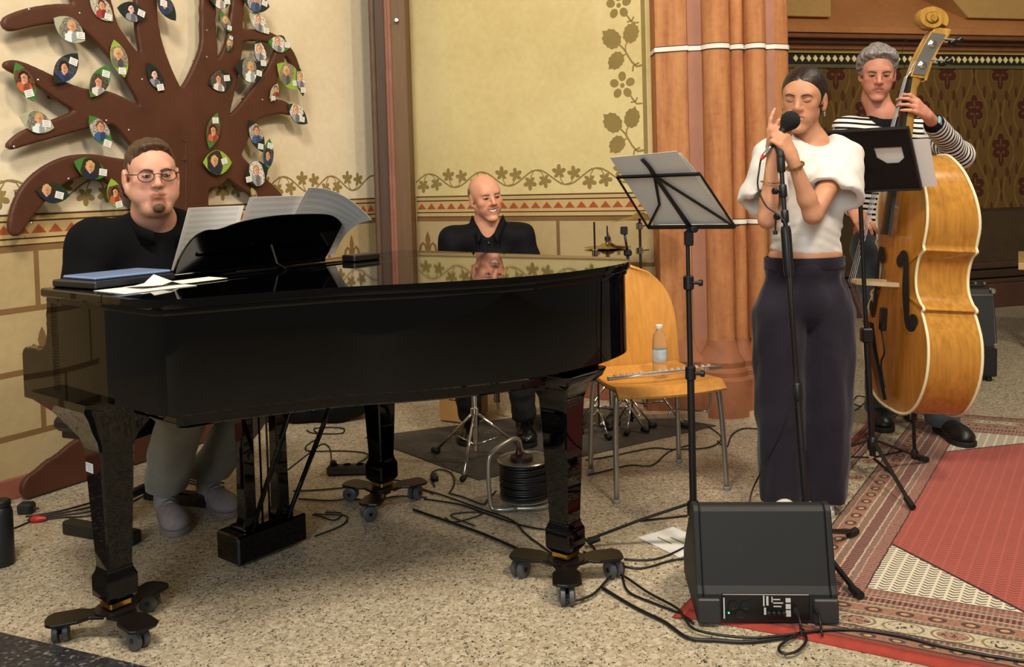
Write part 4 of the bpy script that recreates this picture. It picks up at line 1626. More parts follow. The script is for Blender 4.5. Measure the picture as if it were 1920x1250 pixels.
    def tint(h, v, lipc=(.85, .45, .45), cheek=.15, beard=None, stubble=0.0, brow=None):
        """colour multiplier for skin vertices"""
        q = h.loc(v)
        col = np.ones((len(v), 3), np.float32)
        x, y, z = q[:, 0], q[:, 1], q[:, 2]
        on = (np.abs(x) < .12) & (np.abs(z) < .16) & (y > -.02)
        def blob(cx, cy, cz, rx, ry, rz):
            return np.clip(1.3 - np.sqrt(((x - cx) / rx) ** 2 + ((y - cy) / ry) ** 2 + ((z - cz) / rz) ** 2), 0, 1) * on
        for sg in (-1, 1):
            b = blob(sg * .04, .065, -.025, .03, .05, .03)[:, None] * cheek
            col *= 1 - b * np.array([.0, .55, .5])
        b = blob(0, .105, -.02, .016, .03, .016)[:, None] * cheek
        col *= 1 - b * np.array([.0, .6, .6])
        m = (np.clip(1.25 - np.sqrt((x / .026) ** 2 + ((z + .0575) / .0095) ** 2), 0, .3) / .3 * on * (y > .06))[:, None] * .8
        col = col * (1 - m) + col * m * np.array(lipc)
        for sg in (-1, 1):
            m = blob(sg * .031, .085, .010, .02, .02, .013)[:, None] * .35
            col *= 1 - m * np.array([.35, .5, .5])
        if stubble:
            m = (np.clip(blob(0, .06, -.085, .06, .06, .055), 0, 1) * stubble)[:, None]
            col *= 1 - m * np.array([.45, .42, .36])
        if beard is not None:
            ring = np.clip(blob(0, .085, -.088, .026, .03, .03) * 2.2, 0, 1)
            m = ring[:, None]
            col = col * (1 - m) + m * np.array(beard)
        return col

    def features(h, par, browc, iris='3a2a1c', lidc=None, open_=.0, brow_t=.0042, brow_tilt=0.0, teeth=False, lash=True, smile=0.0):
        """eyebrows, lashes, eyes as small parts"""
        s, w = h.s, h.w
        mb = mat('eyebrow_' + browc, browc, .8)
        for sg in (-1, 1):
            pts = bez([h.on(sg * .012, .0235 - brow_tilt), h.on(sg * .024, .0275), h.on(sg * .037, .0285), h.on(sg * .048, .0225)], 4)
            n_ = len(pts)
            MB().tube(pts, [brow_t * s * (.7 + .5 * math.sin(math.pi * min(1, (i + 2) / n_))) for i in range(n_)], 6, flat=.7).build('eyebrow', mb, par, smooth=True)
            # eye opening
            ml = mat('lash_dark', '1c120d', .7)
            pts = bez([h.on(sg * .0165, .0065), h.on(sg * .024, .0035 - .002 * (open_ == 0)), h.on(sg * .033, .0030 - .001 * (open_ == 0)), h.on(sg * .0435, .0060)], 4)
            if lash:
                MB().tube(pts, .0011 * s, 5).build('lash_line', ml, par, smooth=True)
            if open_ > 0:
                me = mat('eye_white', 'd8d0c4', .2, var=.04)
                S_ = MB()
                S_.lathe([(.0001, .0125), (.004, .0119), (.008, .0096), (.011, .006), (.0123, .002), (.0125, 0)], w(sg * .0305, .0785, .0095), h.M @ V((sg * .12, 1, -.1)), 16)
                S_.v = [tuple(w(sg * .0305, .0785, .0095) + (V(p) - w(sg * .0305, .0785, .0095)) * s) for p in S_.v]
                # flatten the eyeball into a slit
                c = w(sg * .0305, .0785, .0085)
                up = h.M @ V((0, 0, 1))
                S_.v = [tuple(V(p) - up * ((V(p) - c).dot(up) * (1 - open_))) for p in S_.v]
                eo = S_.build('eye', me, par, smooth=True)
                MB().lathe([(.0001, .0008), (.0030 * s, .0006), (.0046 * s, 0)], w(sg * .0305 + sg * .001, .0903, .0078), h.M @ V((sg * .1, 1, -.15)), 12).build('iris', mat('iris_' + iris, iris, .15), eo, smooth=True)
                pts = bez([w(sg * .0165, .0862, .009), w(sg * .024, .0905, .0085 + .006 * open_), w(sg * .033, .0900, .0085 + .006 * open_), w(sg * .0435, .0815, .008)], 4)
                MB().tube(pts, .0013 * s, 5).build('upper_lash', ml, par, smooth=True)


def hand(S, wrist, d, nrm, s=1.0, curls=(30, 40, 30), thumb=(.6, .5), spread=.12, side=1, splay=None, thumb_curl=25):
    """hand with palm and five fingers. d: wrist->knuckles, nrm: back of the hand, side: +1 thumb on d x nrm side.
    curls: joint angles for each finger (or list of four triples)"""
    d = V(d).normalized()
    nrm = V(nrm)
    nrm = (nrm - d * nrm.dot(d)).normalized()
    t = d.cross(nrm) * side                      # towards the thumb
    w0 = V(wrist)
    S.cap(w0, w0 + d * .03 * s, .024 * s, .026 * s, .012, fl_=(nrm, .72))
    ks = []
    for i, (o, L) in enumerate(((.027, .088), (.009, .092), (-.010, .088), (-.028, .079))):
        k = w0 + d * (L * s) + t * (o * s) + nrm * (.002 * s * (1 - abs(i - 1.3)))
        ks.append(k)
        S.cap(w0 + d * .02 * s + t * (o * .55 * s), k, .0145 * s, .0115 * s, .010)
    lens = ((.042, .025, .021), (.047, .029, .022), (.043, .027, .021), (.034, .020, .019))
    tips = []
    for i in range(4):
        cs = curls[i] if isinstance(curls[0], (tuple, list)) else curls
        p = ks[i]
        ang = 0.0
        sp = (spread * (1.4 - i) * .6) if splay is None else splay[i]
        ax = (d + t * sp).normalized()
        for j in range(3):
            ang += math.radians(cs[j])
            q = p + (ax * math.cos(ang) - nrm * math.sin(ang)) * (lens[i][j] * s)
            S.cap(p, q, (.0098, .0088, .0078)[j] * s, (.0088, .0078, .0066)[j] * s, .0035)
            p = q
        tips.append(p)
    # thumb from the side of the palm near its base
    b = w0 + d * .028 * s + t * .022 * s - nrm * .006 * s
    dirt = (d * thumb[0] + t * thumb[1] - nrm * .35).normalized()
    S.cap(w0 + d * .012 * s + t * .010 * s, b, .016 * s, .0155 * s, .01)
    m = b + dirt * .038 * s
    S.cap(b, m, .0145 * s, .0105 * s, .007)
    a2 = math.radians(thumb_curl)
    d2 = (dirt * math.cos(a2) + (d * .6 - t * .8) * math.sin(a2)).normalized()
    e = m + d2 * .03 * s
    S.cap(m, e, .0105 * s, .0085 * s, .003)
    return tips


def grid(box, step, fine=()):
    """box ((x0,x1),(y0,y1),(z0,z1)); fine = list of (centre, radius, step)"""
    ax = []
    for a in range(3):
        fr = [(c[a] - r, c[a] + r, st) for (c, r, st) in fine]
        ax.append(SDF.axis(box[a][0], box[a][1], step, fr))
    return SDF(*ax)


def shoe_sdf(par, heel, fwd, m, s=1.0, name='shoe', sole=None, label=None, lace=None, up=0.0):
    heel, fwd = V(heel), V(fwd).normalized()
    fw = V((fwd.x, fwd.y, 0)).normalized()
    sd_ = V((-fw.y, fw.x, 0))
    R = Matrix((fw, sd_, V((0, 0, 1)))).transposed()
    c = heel + fw * .13 * s
    r = .24 * s
    S = SDF(np.arange(c.x - r, c.x + r, .008), np.arange(c.y - r, c.y + r, .008), np.arange(heel.z - .02, heel.z + .17, .008))
    Q = lambda x, y, z: heel + (fw * x + sd_ * y) * s + V((0, 0, z * s))
    S.ell(Q(.035, 0, .045), [.042 * s, .036 * s, .05 * s], R, .02)
    S.ell(Q(.14, 0, .04), [.10 * s, .042 * s, .042 * s], R, .03)
    S.ell(Q(.20, .003, .032), [.065 * s, .048 * s, .034 * s], R, .03)
    S.cap(Q(.045, 0, .07), Q(.04, 0, .115), .040 * s, .042 * s, .03)
    S.cut(Q(0, 0, .008), (0, 0, -1))
    o = S.build(name, m, par, label=label)
    mb = MB()
    out = [(-.008, 0), (.0, -.028), (.05, -.034), (.12, -.038), (.19, -.05), (.24, -.042), (.268, -.015), (.268, .015), (.24, .045), (.19, .05), (.12, .036), (.05, .034), (.0, .028)]
    out = [(p.x, p.y) for p in bez([(a, b, 0) for a, b in out + [out[0]]], 3)[:-1]]
    mb.prism([(a * s, b * s) for a, b in out], .02 * s, heel + V((0, 0, .001)), fw, sd_, (0, 0, 1))
    mb.build('sole', sole or M_RUBBER, o, bevel=.003)
    if lace is not None:
        mbl = MB()
        for i in range(4):
            x = .10 + .022 * i
            z = .088 - .009 * i
            mbl.tube([Q(x, -.022, z - .006), Q(x + .006, 0, z + .004), Q(x + .002, .022, z - .006)], .0035 * s, 6)
        mbl.build('laces', lace, o, smooth=True)
    return o


def _cap2(S, a, b, ra, rb, k=.02, op='u', pl=None, fl_=None):
    """round cone with flat ends: pl = list of (point, normal) half-spaces that bound it"""
    T = SDF(*S.ax)
    T.cap(a, b, ra, rb, 0.0, 'u', fl_)
    for (p, n_) in pl or ():
        T.cut(p, n_)
    S._comb((slice(None),) * 3, T.d, k, op)


def folds(S, amp, seed=1, wl=.09, aniso=(1, 1, 1)):
    """soft cloth folds: displace the surface by a few crossed waves"""
    r = random.Random(seed)
    ws = []
    for i in range(7):
        d = V((r.uniform(-1, 1) * aniso[0], r.uniform(-1, 1) * aniso[1], r.uniform(-1, 1) * aniso[2])).normalized()
        l = wl * r.uniform(.6, 1.6)
        ws.append((d * (2 * math.pi / l), r.uniform(0, 6.28), r.uniform(.5, 1)))
    def fn(x, y, z):
        o = 0
        for (d, p, a) in ws:
            o = o + a * np.sin(x * d.x + y * d.y + z * d.z + p + 1.3 * np.sin(7 * (x + y + z) + p))
        return o * (amp / 3.5)
    S.field(fn)
    return S


def el_(x, y, z, c, r):
    a, b, d = (x - c[0]) / r[0], (y - c[1]) / r[1], (z - c[2]) / r[2]
    k0 = np.sqrt(a * a + b * b + d * d) + 1e-9
    k1 = np.sqrt((a / r[0]) ** 2 + (b / r[1]) ** 2 + (d / r[2]) ** 2) + 1e-9
    return k0 * (k0 - 1) / k1


def sm(a, b, k=.012):
    h = np.maximum(k - np.abs(a - b), 0) / k
    return np.minimum(a, b) - h * h * k * .25


def hair(h, par, m, fn, step=.0045, r=.17, name='hair', label=None, relax=1):
    S = SDF(*[np.arange(h.c[i] - r * h.s, h.c[i] + r * h.s, step) for i in range(3)])
    g = np.meshgrid(*S.ax, indexing='ij')
    L = [(g[i] - h.c[i]) for i in range(3)]
    R = h.M
    x, y, z = [(L[0] * R[0][i] + L[1] * R[1][i] + L[2] * R[2][i]) / h.s for i in range(3)]
    S.d = (fn(x, y, z) * h.s).astype(np.float32)
    return S.build(name, m, par, label=label, relax=relax)


def hair_mat(name, c, c2, rough=.45):
    n = N(name)
    mp = n.new('ShaderNodeMapping')
    mp.inputs['Scale'].default_value = (1, 1, .18)
    n.link(n.coord(), mp.inputs[0])
    f = n.noise(170, 3, .6, vec=mp.outputs[0])
    n.set(n.ramp(f, [(.35, c2), (.65, c)]), rough, spec=.4)
    n.bump(f, .5, .004)
    return n.m
# ------------------------------------------------------------------ the singer
SD = 3.42
sg_ = empty('person', (at(1508, 600, SD).x, SD, 0), 'young woman in white cropped t-shirt and dark trousers singing into microphone', 'person')
SKIN_F = skin_mat('skin_singer', 'c99372', 'b98262')
H1 = Head(at(1507, 189, SD), frame(-31, 7, 5), .99)
A = lambda x, y, d=SD: at(x, y, d)
shl, shr = A(1582, 296, 3.44), A(1446, 294, 3.42)
ell_, elr = A(1524, 402, 3.20), A(1439, 411, 3.21)
wrl, wrr = A(1487, 301, 3.145), A(1449, 290, 3.185)
nk = A(1524, 268, 3.46)
chest, waist, hip = A(1513, 350, 3.45), A(1510, 455, 3.43), A(1509, 545, 3.44)
HC = V(A(1462, 255, 3.15))
S = grid(((.82, 1.40), (2.98, 3.66), (-.0, 1.76)), .012, [((H1.c.x, H1.c.y, H1.c.z), .125, .0045), (HC, .09, .0045)])
H1.sculpt(S, jaw=.8, nose=.97, lips=1.1, eyes='closed', mouth_open=.003, jw=.86)
S.path([H1.w(0, -.015, -.06), H1.w(0, -.03, -.11), nk], [.050, .046, .052], .03)
S.cap(nk, chest, .055, .09, .03, fl_=((0, 1, 0), .8))
S.cap(shl, shr, .040, .040, .02)
S.cap(chest, waist, .092, .095, .03, fl_=((0, 1, 0), .72))
S.ell(A(1510, 478, 3.43), [.138, .098, .05], None, .03)
S.cap(waist, hip, .095, .095, .02, fl_=((0, 1, 0), .78))
for sx in (-1, 1):
    k_ = hip + V((sx * .065, 0, 0))
    S.path([k_, V((k_.x, 3.42, .5)), V((k_.x, 3.44, .10))], [.06, .05, .035], .02)
S.path([shl, ell_], [.041, .033], .02)
S.path([ell_, ell_.lerp(wrl, .3), wrl], [.032, .0315, .0205], .015)
S.path([shr, elr], [.041, .032], .02)
S.path([elr, elr.lerp(wrr, .3), wrr], [.031, .030, .020], .015)
hand(S, wrl, A(1462, 246, 3.135) - wrl, (.45, -.85, .15), .92, [(45, 60, 40), (48, 62, 40), (50, 65, 40), (48, 65, 40)], (.9, .1), .05, side=1)
hand(S, wrr, A(1452, 236, 3.17) - wrr, (-.85, -.45, .1), .92, [(8, 14, 10), (42, 50, 30), (50, 60, 35), (55, 60, 35)], (.9, .2), .06, side=-1)
S.build('body', SKIN_F, sg_, colfn=lambda v: H1.tint(v, (.80, .5, .48), .15), relax=1)
H1.features(sg_, '4a3222', open_=0, brow_t=.0030)
H1.mouth(sg_)
M_HAIR1 = hair_mat('dark_brown_hair', '2e1f16', '1a110c', .38)


def hair1(x, y, z):
    d = el_(x, y, z, (0, -.014, .040), (.0835, .1055, .0935))
    g = .84 * y - .55 * (z + .042) - .04 * np.abs(x)
    d = np.maximum(d, g)
    d = np.maximum(d, -(z + .075))
    part = np.exp(-(x / .004) ** 2) * .003 * (y > -.02) * (z > .05)
    d = d + part
    d = sm(d, el_(x, y, z, (.012, -.108, -.03), (.040, .034, .038)), .02)
    d = sm(d, el_(x, y, z, (0, -.07, -.03), (.055, .05, .05)), .03)
    ear = np.minimum(el_(x, y, z, (.086, -.004, 0), (.028, .024, .036)), el_(x, y, z, (-.086, -.004, 0), (.028, .024, .036)))
    return np.maximum(d, -ear)


hair(H1, sg_, M_HAIR1, hair1, label='sleek dark hair tied back in a low bun')
for sg in (-1, 1):
    c = H1.w(sg * .079, 0, -.047)
    MB().tube([c + H1.M @ V((0, .009 * math.cos(a), .009 * math.sin(a))) for a in np.linspace(0, 6.28, 15)[:-1]], .0014, 6, closed=True).build('hoop_earring', M_SILVER, sg_, smooth=True)

# white cropped t-shirt
M_TEE = cloth('white_cotton', 'dedad3', 'd3cec6', .8, .8, 14)
S = grid(((.78, 1.44), (3.1, 3.66), (.9, 1.48)), .0085)
S.cap(A(1513, 345, 3.45), A(1510, 400, 3.45), .126, .120, .05, fl_=((0, 1, 0), .80))
S.cap(A(1511, 400, 3.44), A(1510, 470, 3.43), .122, .130, .05, fl_=((0, 1, 0), .74))
S.cap(shl + V((-.03, .01, .0)), shr + V((.03, .01, .0)), .058, .058, .06)
S.cap(A(1555, 278, 3.46), A(1482, 278, 3.45), .05, .05, .05)
S.cap(nk + V((.02, .01, -.02)), shl, .05, .055, .04)
S.cap(nk + V((-.02, .01, -.02)), shr, .05, .055, .04)
for (sh, el0, p1, r0, r1) in ((shl, ell_, A(1577, 377, 3.325), .064, .086), (shr, elr, A(1421, 390, 3.32), .060, .080)):
    ax = (p1 - sh).normalized()
    q = sh.lerp(el0, .60)
    _cap2(S, sh, p1, r0, r1, .03, 'u', [(p1 - ax * .012, ax)])
    _cap2(S, sh, q, .060, .068, .03, 'u', [(p1 - ax * .010, ax)])
    S.cap(sh.lerp(el0, .54), el0, .043, .060, .004, 's')
    S.cap(sh.lerp(p1, .72), p1 + ax * .1, r0 * .75, r1 * .93, .004, 's')
folds(S, .0065, 3, .085)
S.field(lambda x, y, z: .0035 * np.sin(z * 175 + 5 * np.sin(x * 16) + x * 9) * np.exp(-((z - 1.06) / .07) ** 2))
S.ell(nk + V((0, -.03, .035)), [.074, .085, .055], None, .008, 's')
hz = A(1510, 474, 3.40)
S.cut(hz, (-.075, .05, -1))
S.build('t_shirt', M_TEE, sg_, label='white cropped short-sleeved t-shirt')

# dark loose trousers
M_TRO = cloth('dark_aubergine_cloth', '28242e', '1f1b25', .85, 1.0, 10, .12)
S = grid(((.84, 1.36), (3.2, 3.66), (-.0, 1.08)), .0095)
wz = A(1508, 490, 3.44)
S.ell(A(1508, 500, 3.44), [.150, .113, .06], None, .03)
S.ell(A(1508, 560, 3.45), [.172, .128, .12], None, .05)
for sx, (hx, hy) in ((-1, (1464, 962)), (1, (1547, 966))):
    h0, k1, f1 = A(1508 + sx * 46, 590, 3.44), A(1508 + sx * 44, 780, 3.42), A(hx, hy, 3.43)
    S.path([h0, k1, f1], [.100, .088, .078], .015, fl_=((0, 1, 0), 1.05))
folds(S, .009, 11, .10, (1, 1, .10))
S.cut((0, 0, A(1508, 486, 3.36).z), (-.02, .0, 1))
S.cut((0, 0, .055), (0, 0, -1))
tr = S.build('trousers', M_TRO, sg_, label='dark loose pleated trousers')
zw = A(1508, 487, 3.36).z
MB().loft([[V((wz.x + (.147 + e) * math.cos(a), 3.44 + (.110 + e) * math.sin(a), zw + z)) for a in np.linspace(0, 6.283, 41)[:-1]] for e, z in ((-.004, -.040), (.003, -.036), (.003, .004), (-.006, .008))], caps=False).build('waistband', M_TRO, tr, smooth=True)
M_WSHOE = mat('white_leather', 'e2ddd0', .5, var=.06)
M_WSOLE = mat('white_sole', 'd8d2c4', .6, var=.06)
shoe_sdf(sg_, V((A(1462, 960, 3.46).x, 3.50, .0095)), (-.1, -1, 0), M_WSHOE, .95, 'shoe', M_WSOLE)
shoe_sdf(sg_, V((A(1528, 960, 3.46).x, 3.60, .0095)), (.02, -1, 0), M_WSHOE, .95, 'shoe', M_WSOLE)
# bracelet and watch
def ringband(par, c, ax, r, w_, name, m, k=14):
    mb = MB()
    mb.lathe([(r, -w_ / 2), (r + .0025, -w_ / 2), (r + .0025, w_ / 2), (r, w_ / 2)], c, ax, k, cap=False)
    return mb.build(name, m, par, smooth=40)
bx1 = wrl.lerp(ell_, .10)
axl = (ell_ - wrl).normalized()
ch = ringband(sg_, bx1, axl, .0255, .008, 'chain_bracelet', mat('gold_chain', 'c9a86a', .25, metal=1))
for k in range(14):
    a = 2 * math.pi * k / 14
    x_ = axl.orthogonal().normalized()
    y_ = axl.cross(x_)
    MB().bbox(bx1 + (x_ * math.cos(a) + y_ * math.sin(a)) * .029, (.009, .006, .010), None, .002).build('chain_link', mat('gold_chain', 'c9a86a'), ch)
ringband(sg_, wrr.lerp(elr, .42), (elr - wrr).normalized(), .0335, .003, 'thin_bracelet', mat('gold_chain', 'c9a86a'))
# ------------------------------------------------------------------ the pianist
SKIN_P = skin_mat('skin_pianist', 'd9a68c', 'c99078')
HD = 3.30
H2 = Head(at(284, 331, HD), frame(32, 4, -2), 1.07)
pi_ = empty('person', V((P(-.5, .6).x, P(-.5, .6).y, 0)), 'stocky man with glasses and goatee in black sweater playing the piano', 'person')
hipc = P(-.56, .62, .60)
nk2 = at(290, 418, 3.40)
chs = nk2.lerp(hipc, .38)
bel = nk2.lerp(hipc, .70)
bf = frame(38)
sL, sR = nk2 + bf @ V((.185, -.02, -.075)), nk2 + bf @ V((-.20, -.02, -.075))
hL, hR = P(-.17, .80, .835), P(-.17, .46, .835)
eL, eR = P(-.42, .98, .83), P(-.42, .26, .84)
kneeR, kneeL = P(-.13, .50, .56), P(-.10, .82, .56)
def _heel(a, b):
    q1, q2 = fl(*a), fl(*b)
    dd = (q2 - q1).normalized()
    return q2 - dd * .30, dd
hlR, ddR = _heel((297, 945), (337, 1008))
hlL, ddL = _heel((352, 918), (440, 972))
ankR, ankL = hlR + ddR * .055 + V((0, 0, .12)), hlL + ddL * .055 + V((0, 0, .12))
S = grid(((-2.05, -.75), (2.75, 4.0), (0.02, 1.58)), .014, [(H2.c, .14, .005), (hL, .09, .006), (hR, .09, .006)])
H2.sculpt(S, jaw=1.25, nose=1.0, fat=.011, lips=.8, jw=1.12, frown=1.0)
S.ell(H2.w(0, .035, -.112), [.052, .045, .026], H2.M, .03)
S.ell(H2.w(0, .075, -.098), [.026, .018, .018], H2.M, .02)
S.path([H2.w(0, -.01, -.06), H2.w(0, -.03, -.12), nk2], [.066, .066, .075], .03)
S.cap(nk2, chs, .07, .12, .04)
S.path([chs, bel, hipc], [.13, .14, .13], .04)
S.cap(sL, sR, .05, .05, .03)
S.path([sL, eL, hL], [.05, .045, .03], .02)
S.path([sR, eR, hR], [.05, .045, .03], .02)
S.path([hipc + PV * .09, kneeL, ankL], [.09, .055, .04], .02)
S.path([hipc - PV * .09, kneeR, ankR], [.09, .055, .04], .02)
hand(S, hL, PU + V((0, 0, -.05)), (0, 0, 1), 1.05, (25, 30, 20), (.5, .8), .2, side=-1)
hand(S, hR, PU + V((0, 0, -.05)), (0, 0, 1), 1.05, (25, 30, 20), (.5, .8), .2, side=1)
S.build('body', SKIN_P, pi_, colfn=lambda v: H2.tint(v, (.85, .6, .58), .22, beard=(.34, .25, .19), stubble=.25))
H2.features(pi_, '4a3526', '4a4238', open_=.42, brow_t=.0034)
H2.mouth(pi_, frown=1.0, wd=.023, col='7a4038')
M_HAIR2 = hair_mat('short_brown_hair', '5a4028', '35251a', .6)


def hair2(x, y, z):
    d = el_(x, y, z, (0, -.013, .043), (.0805, .103, .089))
    d = sm(d, el_(x, y, z, (0, .048, .096), (.052, .042, .030)), .03)
    g = .86 * y - .51 * (z + .030) + .05 * np.abs(x)
    d = np.maximum(d, g)
    d = np.maximum(d, -(z + .045) - .35 * (y + .02))
    wob = .0025 * np.sin(x * 190 + 3 * np.sin(y * 70)) * np.sin(y * 150 + z * 110)
    ear = np.minimum(el_(x, y, z, (.086, -.004, -.008), (.026, .026, .034)), el_(x, y, z, (-.086, -.004, -.008), (.026, .026, .034)))
    return np.maximum(d + wob, -ear)


hair(H2, pi_, M_HAIR2, hair2, label='short brown brushed-up hair')
# goatee
S = SDF(*[np.arange(H2.c[i] - .16, H2.c[i] + .16, .005) for i in range(3)])
S.ell(H2.w(0, .090, -.100), [.024, .012, .018], H2.M, .01)
S.build('goatee', M_HAIR2, pi_)
# glasses
gl = MB()
for sg in (-1, 1):
    c = H2.w(sg * .036, .104, .008)
    rim = [c + H2.M @ V((.0265 * math.cos(a), -.006 * sg * math.cos(a) * .6, 0.0205 * math.sin(a))) for a in np.linspace(0, 6.283, 29)[:-1]]
    gl.tube(rim, .0016, 6, closed=True)
    gl.tube([H2.w(sg * .062, .099, .014), H2.w(sg * .080, .083, .014), H2.w(sg * .084, .0, .012), H2.w(sg * .082, -.015, .002)], .0017, 6)
gl.tube(bez([H2.w(-.011, .107, .012), H2.w(0, .111, .016), H2.w(.011, .107, .012)], 4), .0015, 6)
go = gl.build('glasses', mat('dark_glasses_frame', '17141a', .3), pi_, smooth=True)
n = N('clear_lens')
n.set('f4f6f8', .02, spec=.5)
n.b.inputs['Transmission Weight'].default_value = 1.0
n.b.inputs['IOR'].default_value = 1.02
M_LENS = n.m
for sg in (-1, 1):
    c = H2.w(sg * .036, .104, .008)
    MB().add([c] + [c + H2.M @ V((.026 * math.cos(a), 0, .020 * math.sin(a))) for a in np.linspace(0, 6.283, 25)[:-1]], [(0, i + 1, (i + 1) % 24 + 1) for i in range(24)]).build('lens', M_LENS, go)
# black sweater with zip collar
M_SWEAT = cloth('black_sweater', '08080a', '0b0b0e', .85, .8, 9, .0)
S = grid(((-2.1, -.75), (2.8, 4.05), (.5, 1.36)), .0125)
S.cap(nk2 + V((0, 0, -.05)), chs, .11, .19, .08, fl_=(bf @ V((0, 1, 0)), .8))
S.path([chs, bel, hipc + V((0, 0, -.02))], [.205, .225, .21], .06, fl_=(bf @ V((0, 1, 0)), .85))
S.cap(sL, sR, .085, .09, .06)
S.cap(nk2 + V((0, .02, -.04)), sL, .085, .085, .05)
S.cap(nk2 + V((0, .02, -.04)), sR, .085, .088, .05)
S.path([sL, eL, hL - PU * .05], [.088, .07, .045], .03)
S.path([sR, eR, hR - PU * .05], [.092, .074, .045], .03)
folds(S, .008, 21, .12)
S.ell(nk2 + bf @ V((0, .05, .03)), [.07, .085, .07], bf, .01, 's')
S.cut(hipc + V((0, 0, -.1)), (0, 0, -1))
sw = S.build('sweater', M_SWEAT, pi_, label='black sweater with open zip collar')
# stand-up collar, open at the front
col_ = []
for i, a in enumerate(np.linspace(math.radians(115), math.radians(425), 22)):
    r0, r1 = .092, .100
    q = 1 - abs(i - 10.5) / 10.5
    flare = .018 * (1 - q)
    col_.append([nk2 + bf @ V((math.cos(a) * (r0 + flare * h_ * 1.4) , math.sin(a) * (r0 + flare * h_) + .0 + .045 * (1 - q), -.045 - .03 * (1 - q) * (1 - h_) + .075 * h_ * (.25 + .75 * min(1, 2.2 * q)))) for h_ in (0, .5, 1)])
MB().sheet(col_, .007).build('collar', M_SWEAT, sw, smooth=True)
M_GTRO = cloth('grey_green_trousers', '7d7c70', '6c6b60', .85, 1.2, 9)
S = grid(((-2.0, -.7), (2.75, 4.05), (.04, .78)), .0125)
S.path([hipc + PV * .1, kneeL, ankL], [.115, .085, .078], .02)
S.path([hipc - PV * .1, kneeR, ankR], [.115, .09, .08], .02)
folds(S, .010, 31, .11)
S.cut((0, 0, .115), (0, 0, -1))
S.build('trousers', M_GTRO, pi_, label='grey loose trousers')
M_GSHOE = mat('grey_knit_shoe', '8d8583', .85, var=.2, scale=40, bump=.3, bscale=300)
M_GLACE = mat('grey_lace', '9a9a98', .8)
shoe_sdf(pi_, hlR, ddR, M_GSHOE, 1.08, 'shoe', mat('grey_sole', '7a726f', .7), lace=M_GLACE)
shoe_sdf(pi_, hlL, ddL, M_GSHOE, 1.08, 'shoe', mat('grey_sole', '7a726f', .7), lace=M_GLACE)
# piano bench on two foot bars
fb0, fb1 = fl(126, 998), fl(258, 1021)
fbd = (fb1 - fb0)
fbd.z = 0
fbl = fbd.length
fbd.normalize()
fbn = V((-fbd.y, fbd.x, 0))
RB = Matrix((fbd, fbn, V((0, 0, 1)))).transposed()
fbc = V(((fb0.x + fb1.x) / 2, (fb0.y + fb1.y) / 2, 0))
bcn = fbc + fbn * .20 - fbd * .0
be = empty('piano_bench', bcn, 'black piano bench on low foot bars under the man in glasses', 'bench')
MB().bbox(bcn + V((0, 0, .435)), (.34, .52, .06), RB, .02).build('seat_cushion', mat('black_vinyl', '101012', .4), be)
MB().bbox(bcn + V((0, 0, .39)), (.30, .46, .03), RB, .004).build('bench_frame', M_BLKMAT, be)
for sgn_ in (-1, 1):
    c_ = bcn + fbn * (.20 * sgn_)
    MB().bbox(c_ + V((0, 0, .026)), (fbl, .05, .05), RB, .006).build('foot_bar', M_BLKMAT, be)
    MB().bbox(c_ - fbn * (.03 * sgn_) + V((0, 0, .215)), (.06, .035, .34), RB, .005).build('post', M_BLKMAT, be)
MB().bbox(bcn + V((0, 0, .12)), (.03, .34, .03), RB, .004).build('stretcher', M_BLKMAT, be)

# ------------------------------------------------------------------ the drummer
DD = 4.75
SKIN_D = skin_mat('skin_drummer', 'd9a184', 'c98a6c')
H3 = Head(at(910, 372, DD), frame(24, 2, -7), 1.02)
dr_ = empty('person', (at(915, 600, DD).x, DD + .1, 0), 'smiling bald man in black shirt seated behind the piano at the drums', 'person')
nk3 = at(915, 428, DD + .04)
bf3 = frame(8)
sL3, sR3 = nk3 + bf3 @ V((.175, -.02, -.055)), nk3 + bf3 @ V((-.185, -.02, -.06))
hip3 = V((nk3.x + .02, DD + .16, .605))
S = grid(((-.55, .35), (4.25, 5.15), (0.02, 1.46)), .014, [(H3.c, .13, .005)])
H3.sculpt(S, jaw=1.0, nose=1.05, smile=1.0, lips=.75, mouth_open=.005)
S.path([H3.w(0, -.012, -.06), H3.w(0, -.03, -.11), nk3], [.055, .054, .062], .03)
S.cap(nk3, nk3 + V((0, .03, -.2)), .06, .11, .04)
S.path([nk3 + V((0, .03, -.2)), hip3], [.11, .12], .04)
S.cap(sL3, sR3, .045, .045, .03)
eL3, eR3 = sL3 + V((.09, -.05, -.27)), sR3 + V((-.04, -.05, -.28))
hL3, hR3 = eL3 + V((-.06, -.25, .02)), eR3 + V((.10, -.24, .02))
S.path([sL3, eL3, hL3], [.042, .036, .026], .02)
S.path([sR3, eR3, hR3], [.042, .036, .026], .02)
hand(S, hL3, (-.3, -.9, -.1), (.2, 0, 1), 1.0, (50, 60, 40), (.8, .4), .1, side=-1)
hand(S, hR3, (.3, -.9, -.1), (-.2, 0, 1), 1.0, (50, 60, 40), (.8, .4), .1, side=1)
fL3, fR3 = V((.03, 4.55, .1)), V((-.24, 4.60, .1))
S.path([hip3 + V((.1, 0, 0)), V((.02, 4.42, .53)), fL3], [.085, .055, .04], .02)
S.path([hip3 + V((-.1, 0, 0)), V((-.26, 4.42, .53)), fR3], [.085, .055, .04], .02)
S.build('body', SKIN_D, dr_, colfn=lambda v: H3.tint(v, (.85, .55, .52), .30, stubble=.12))
H3.features(dr_, '9a8066', open_=.14, brow_t=.0028, brow_tilt=-.003)
H3.mouth(dr_, smile=1.0, teeth=True, wd=.029)
M_HAIR3 = hair_mat('short_grey_hair', '8a7460', '6a5644', .7)


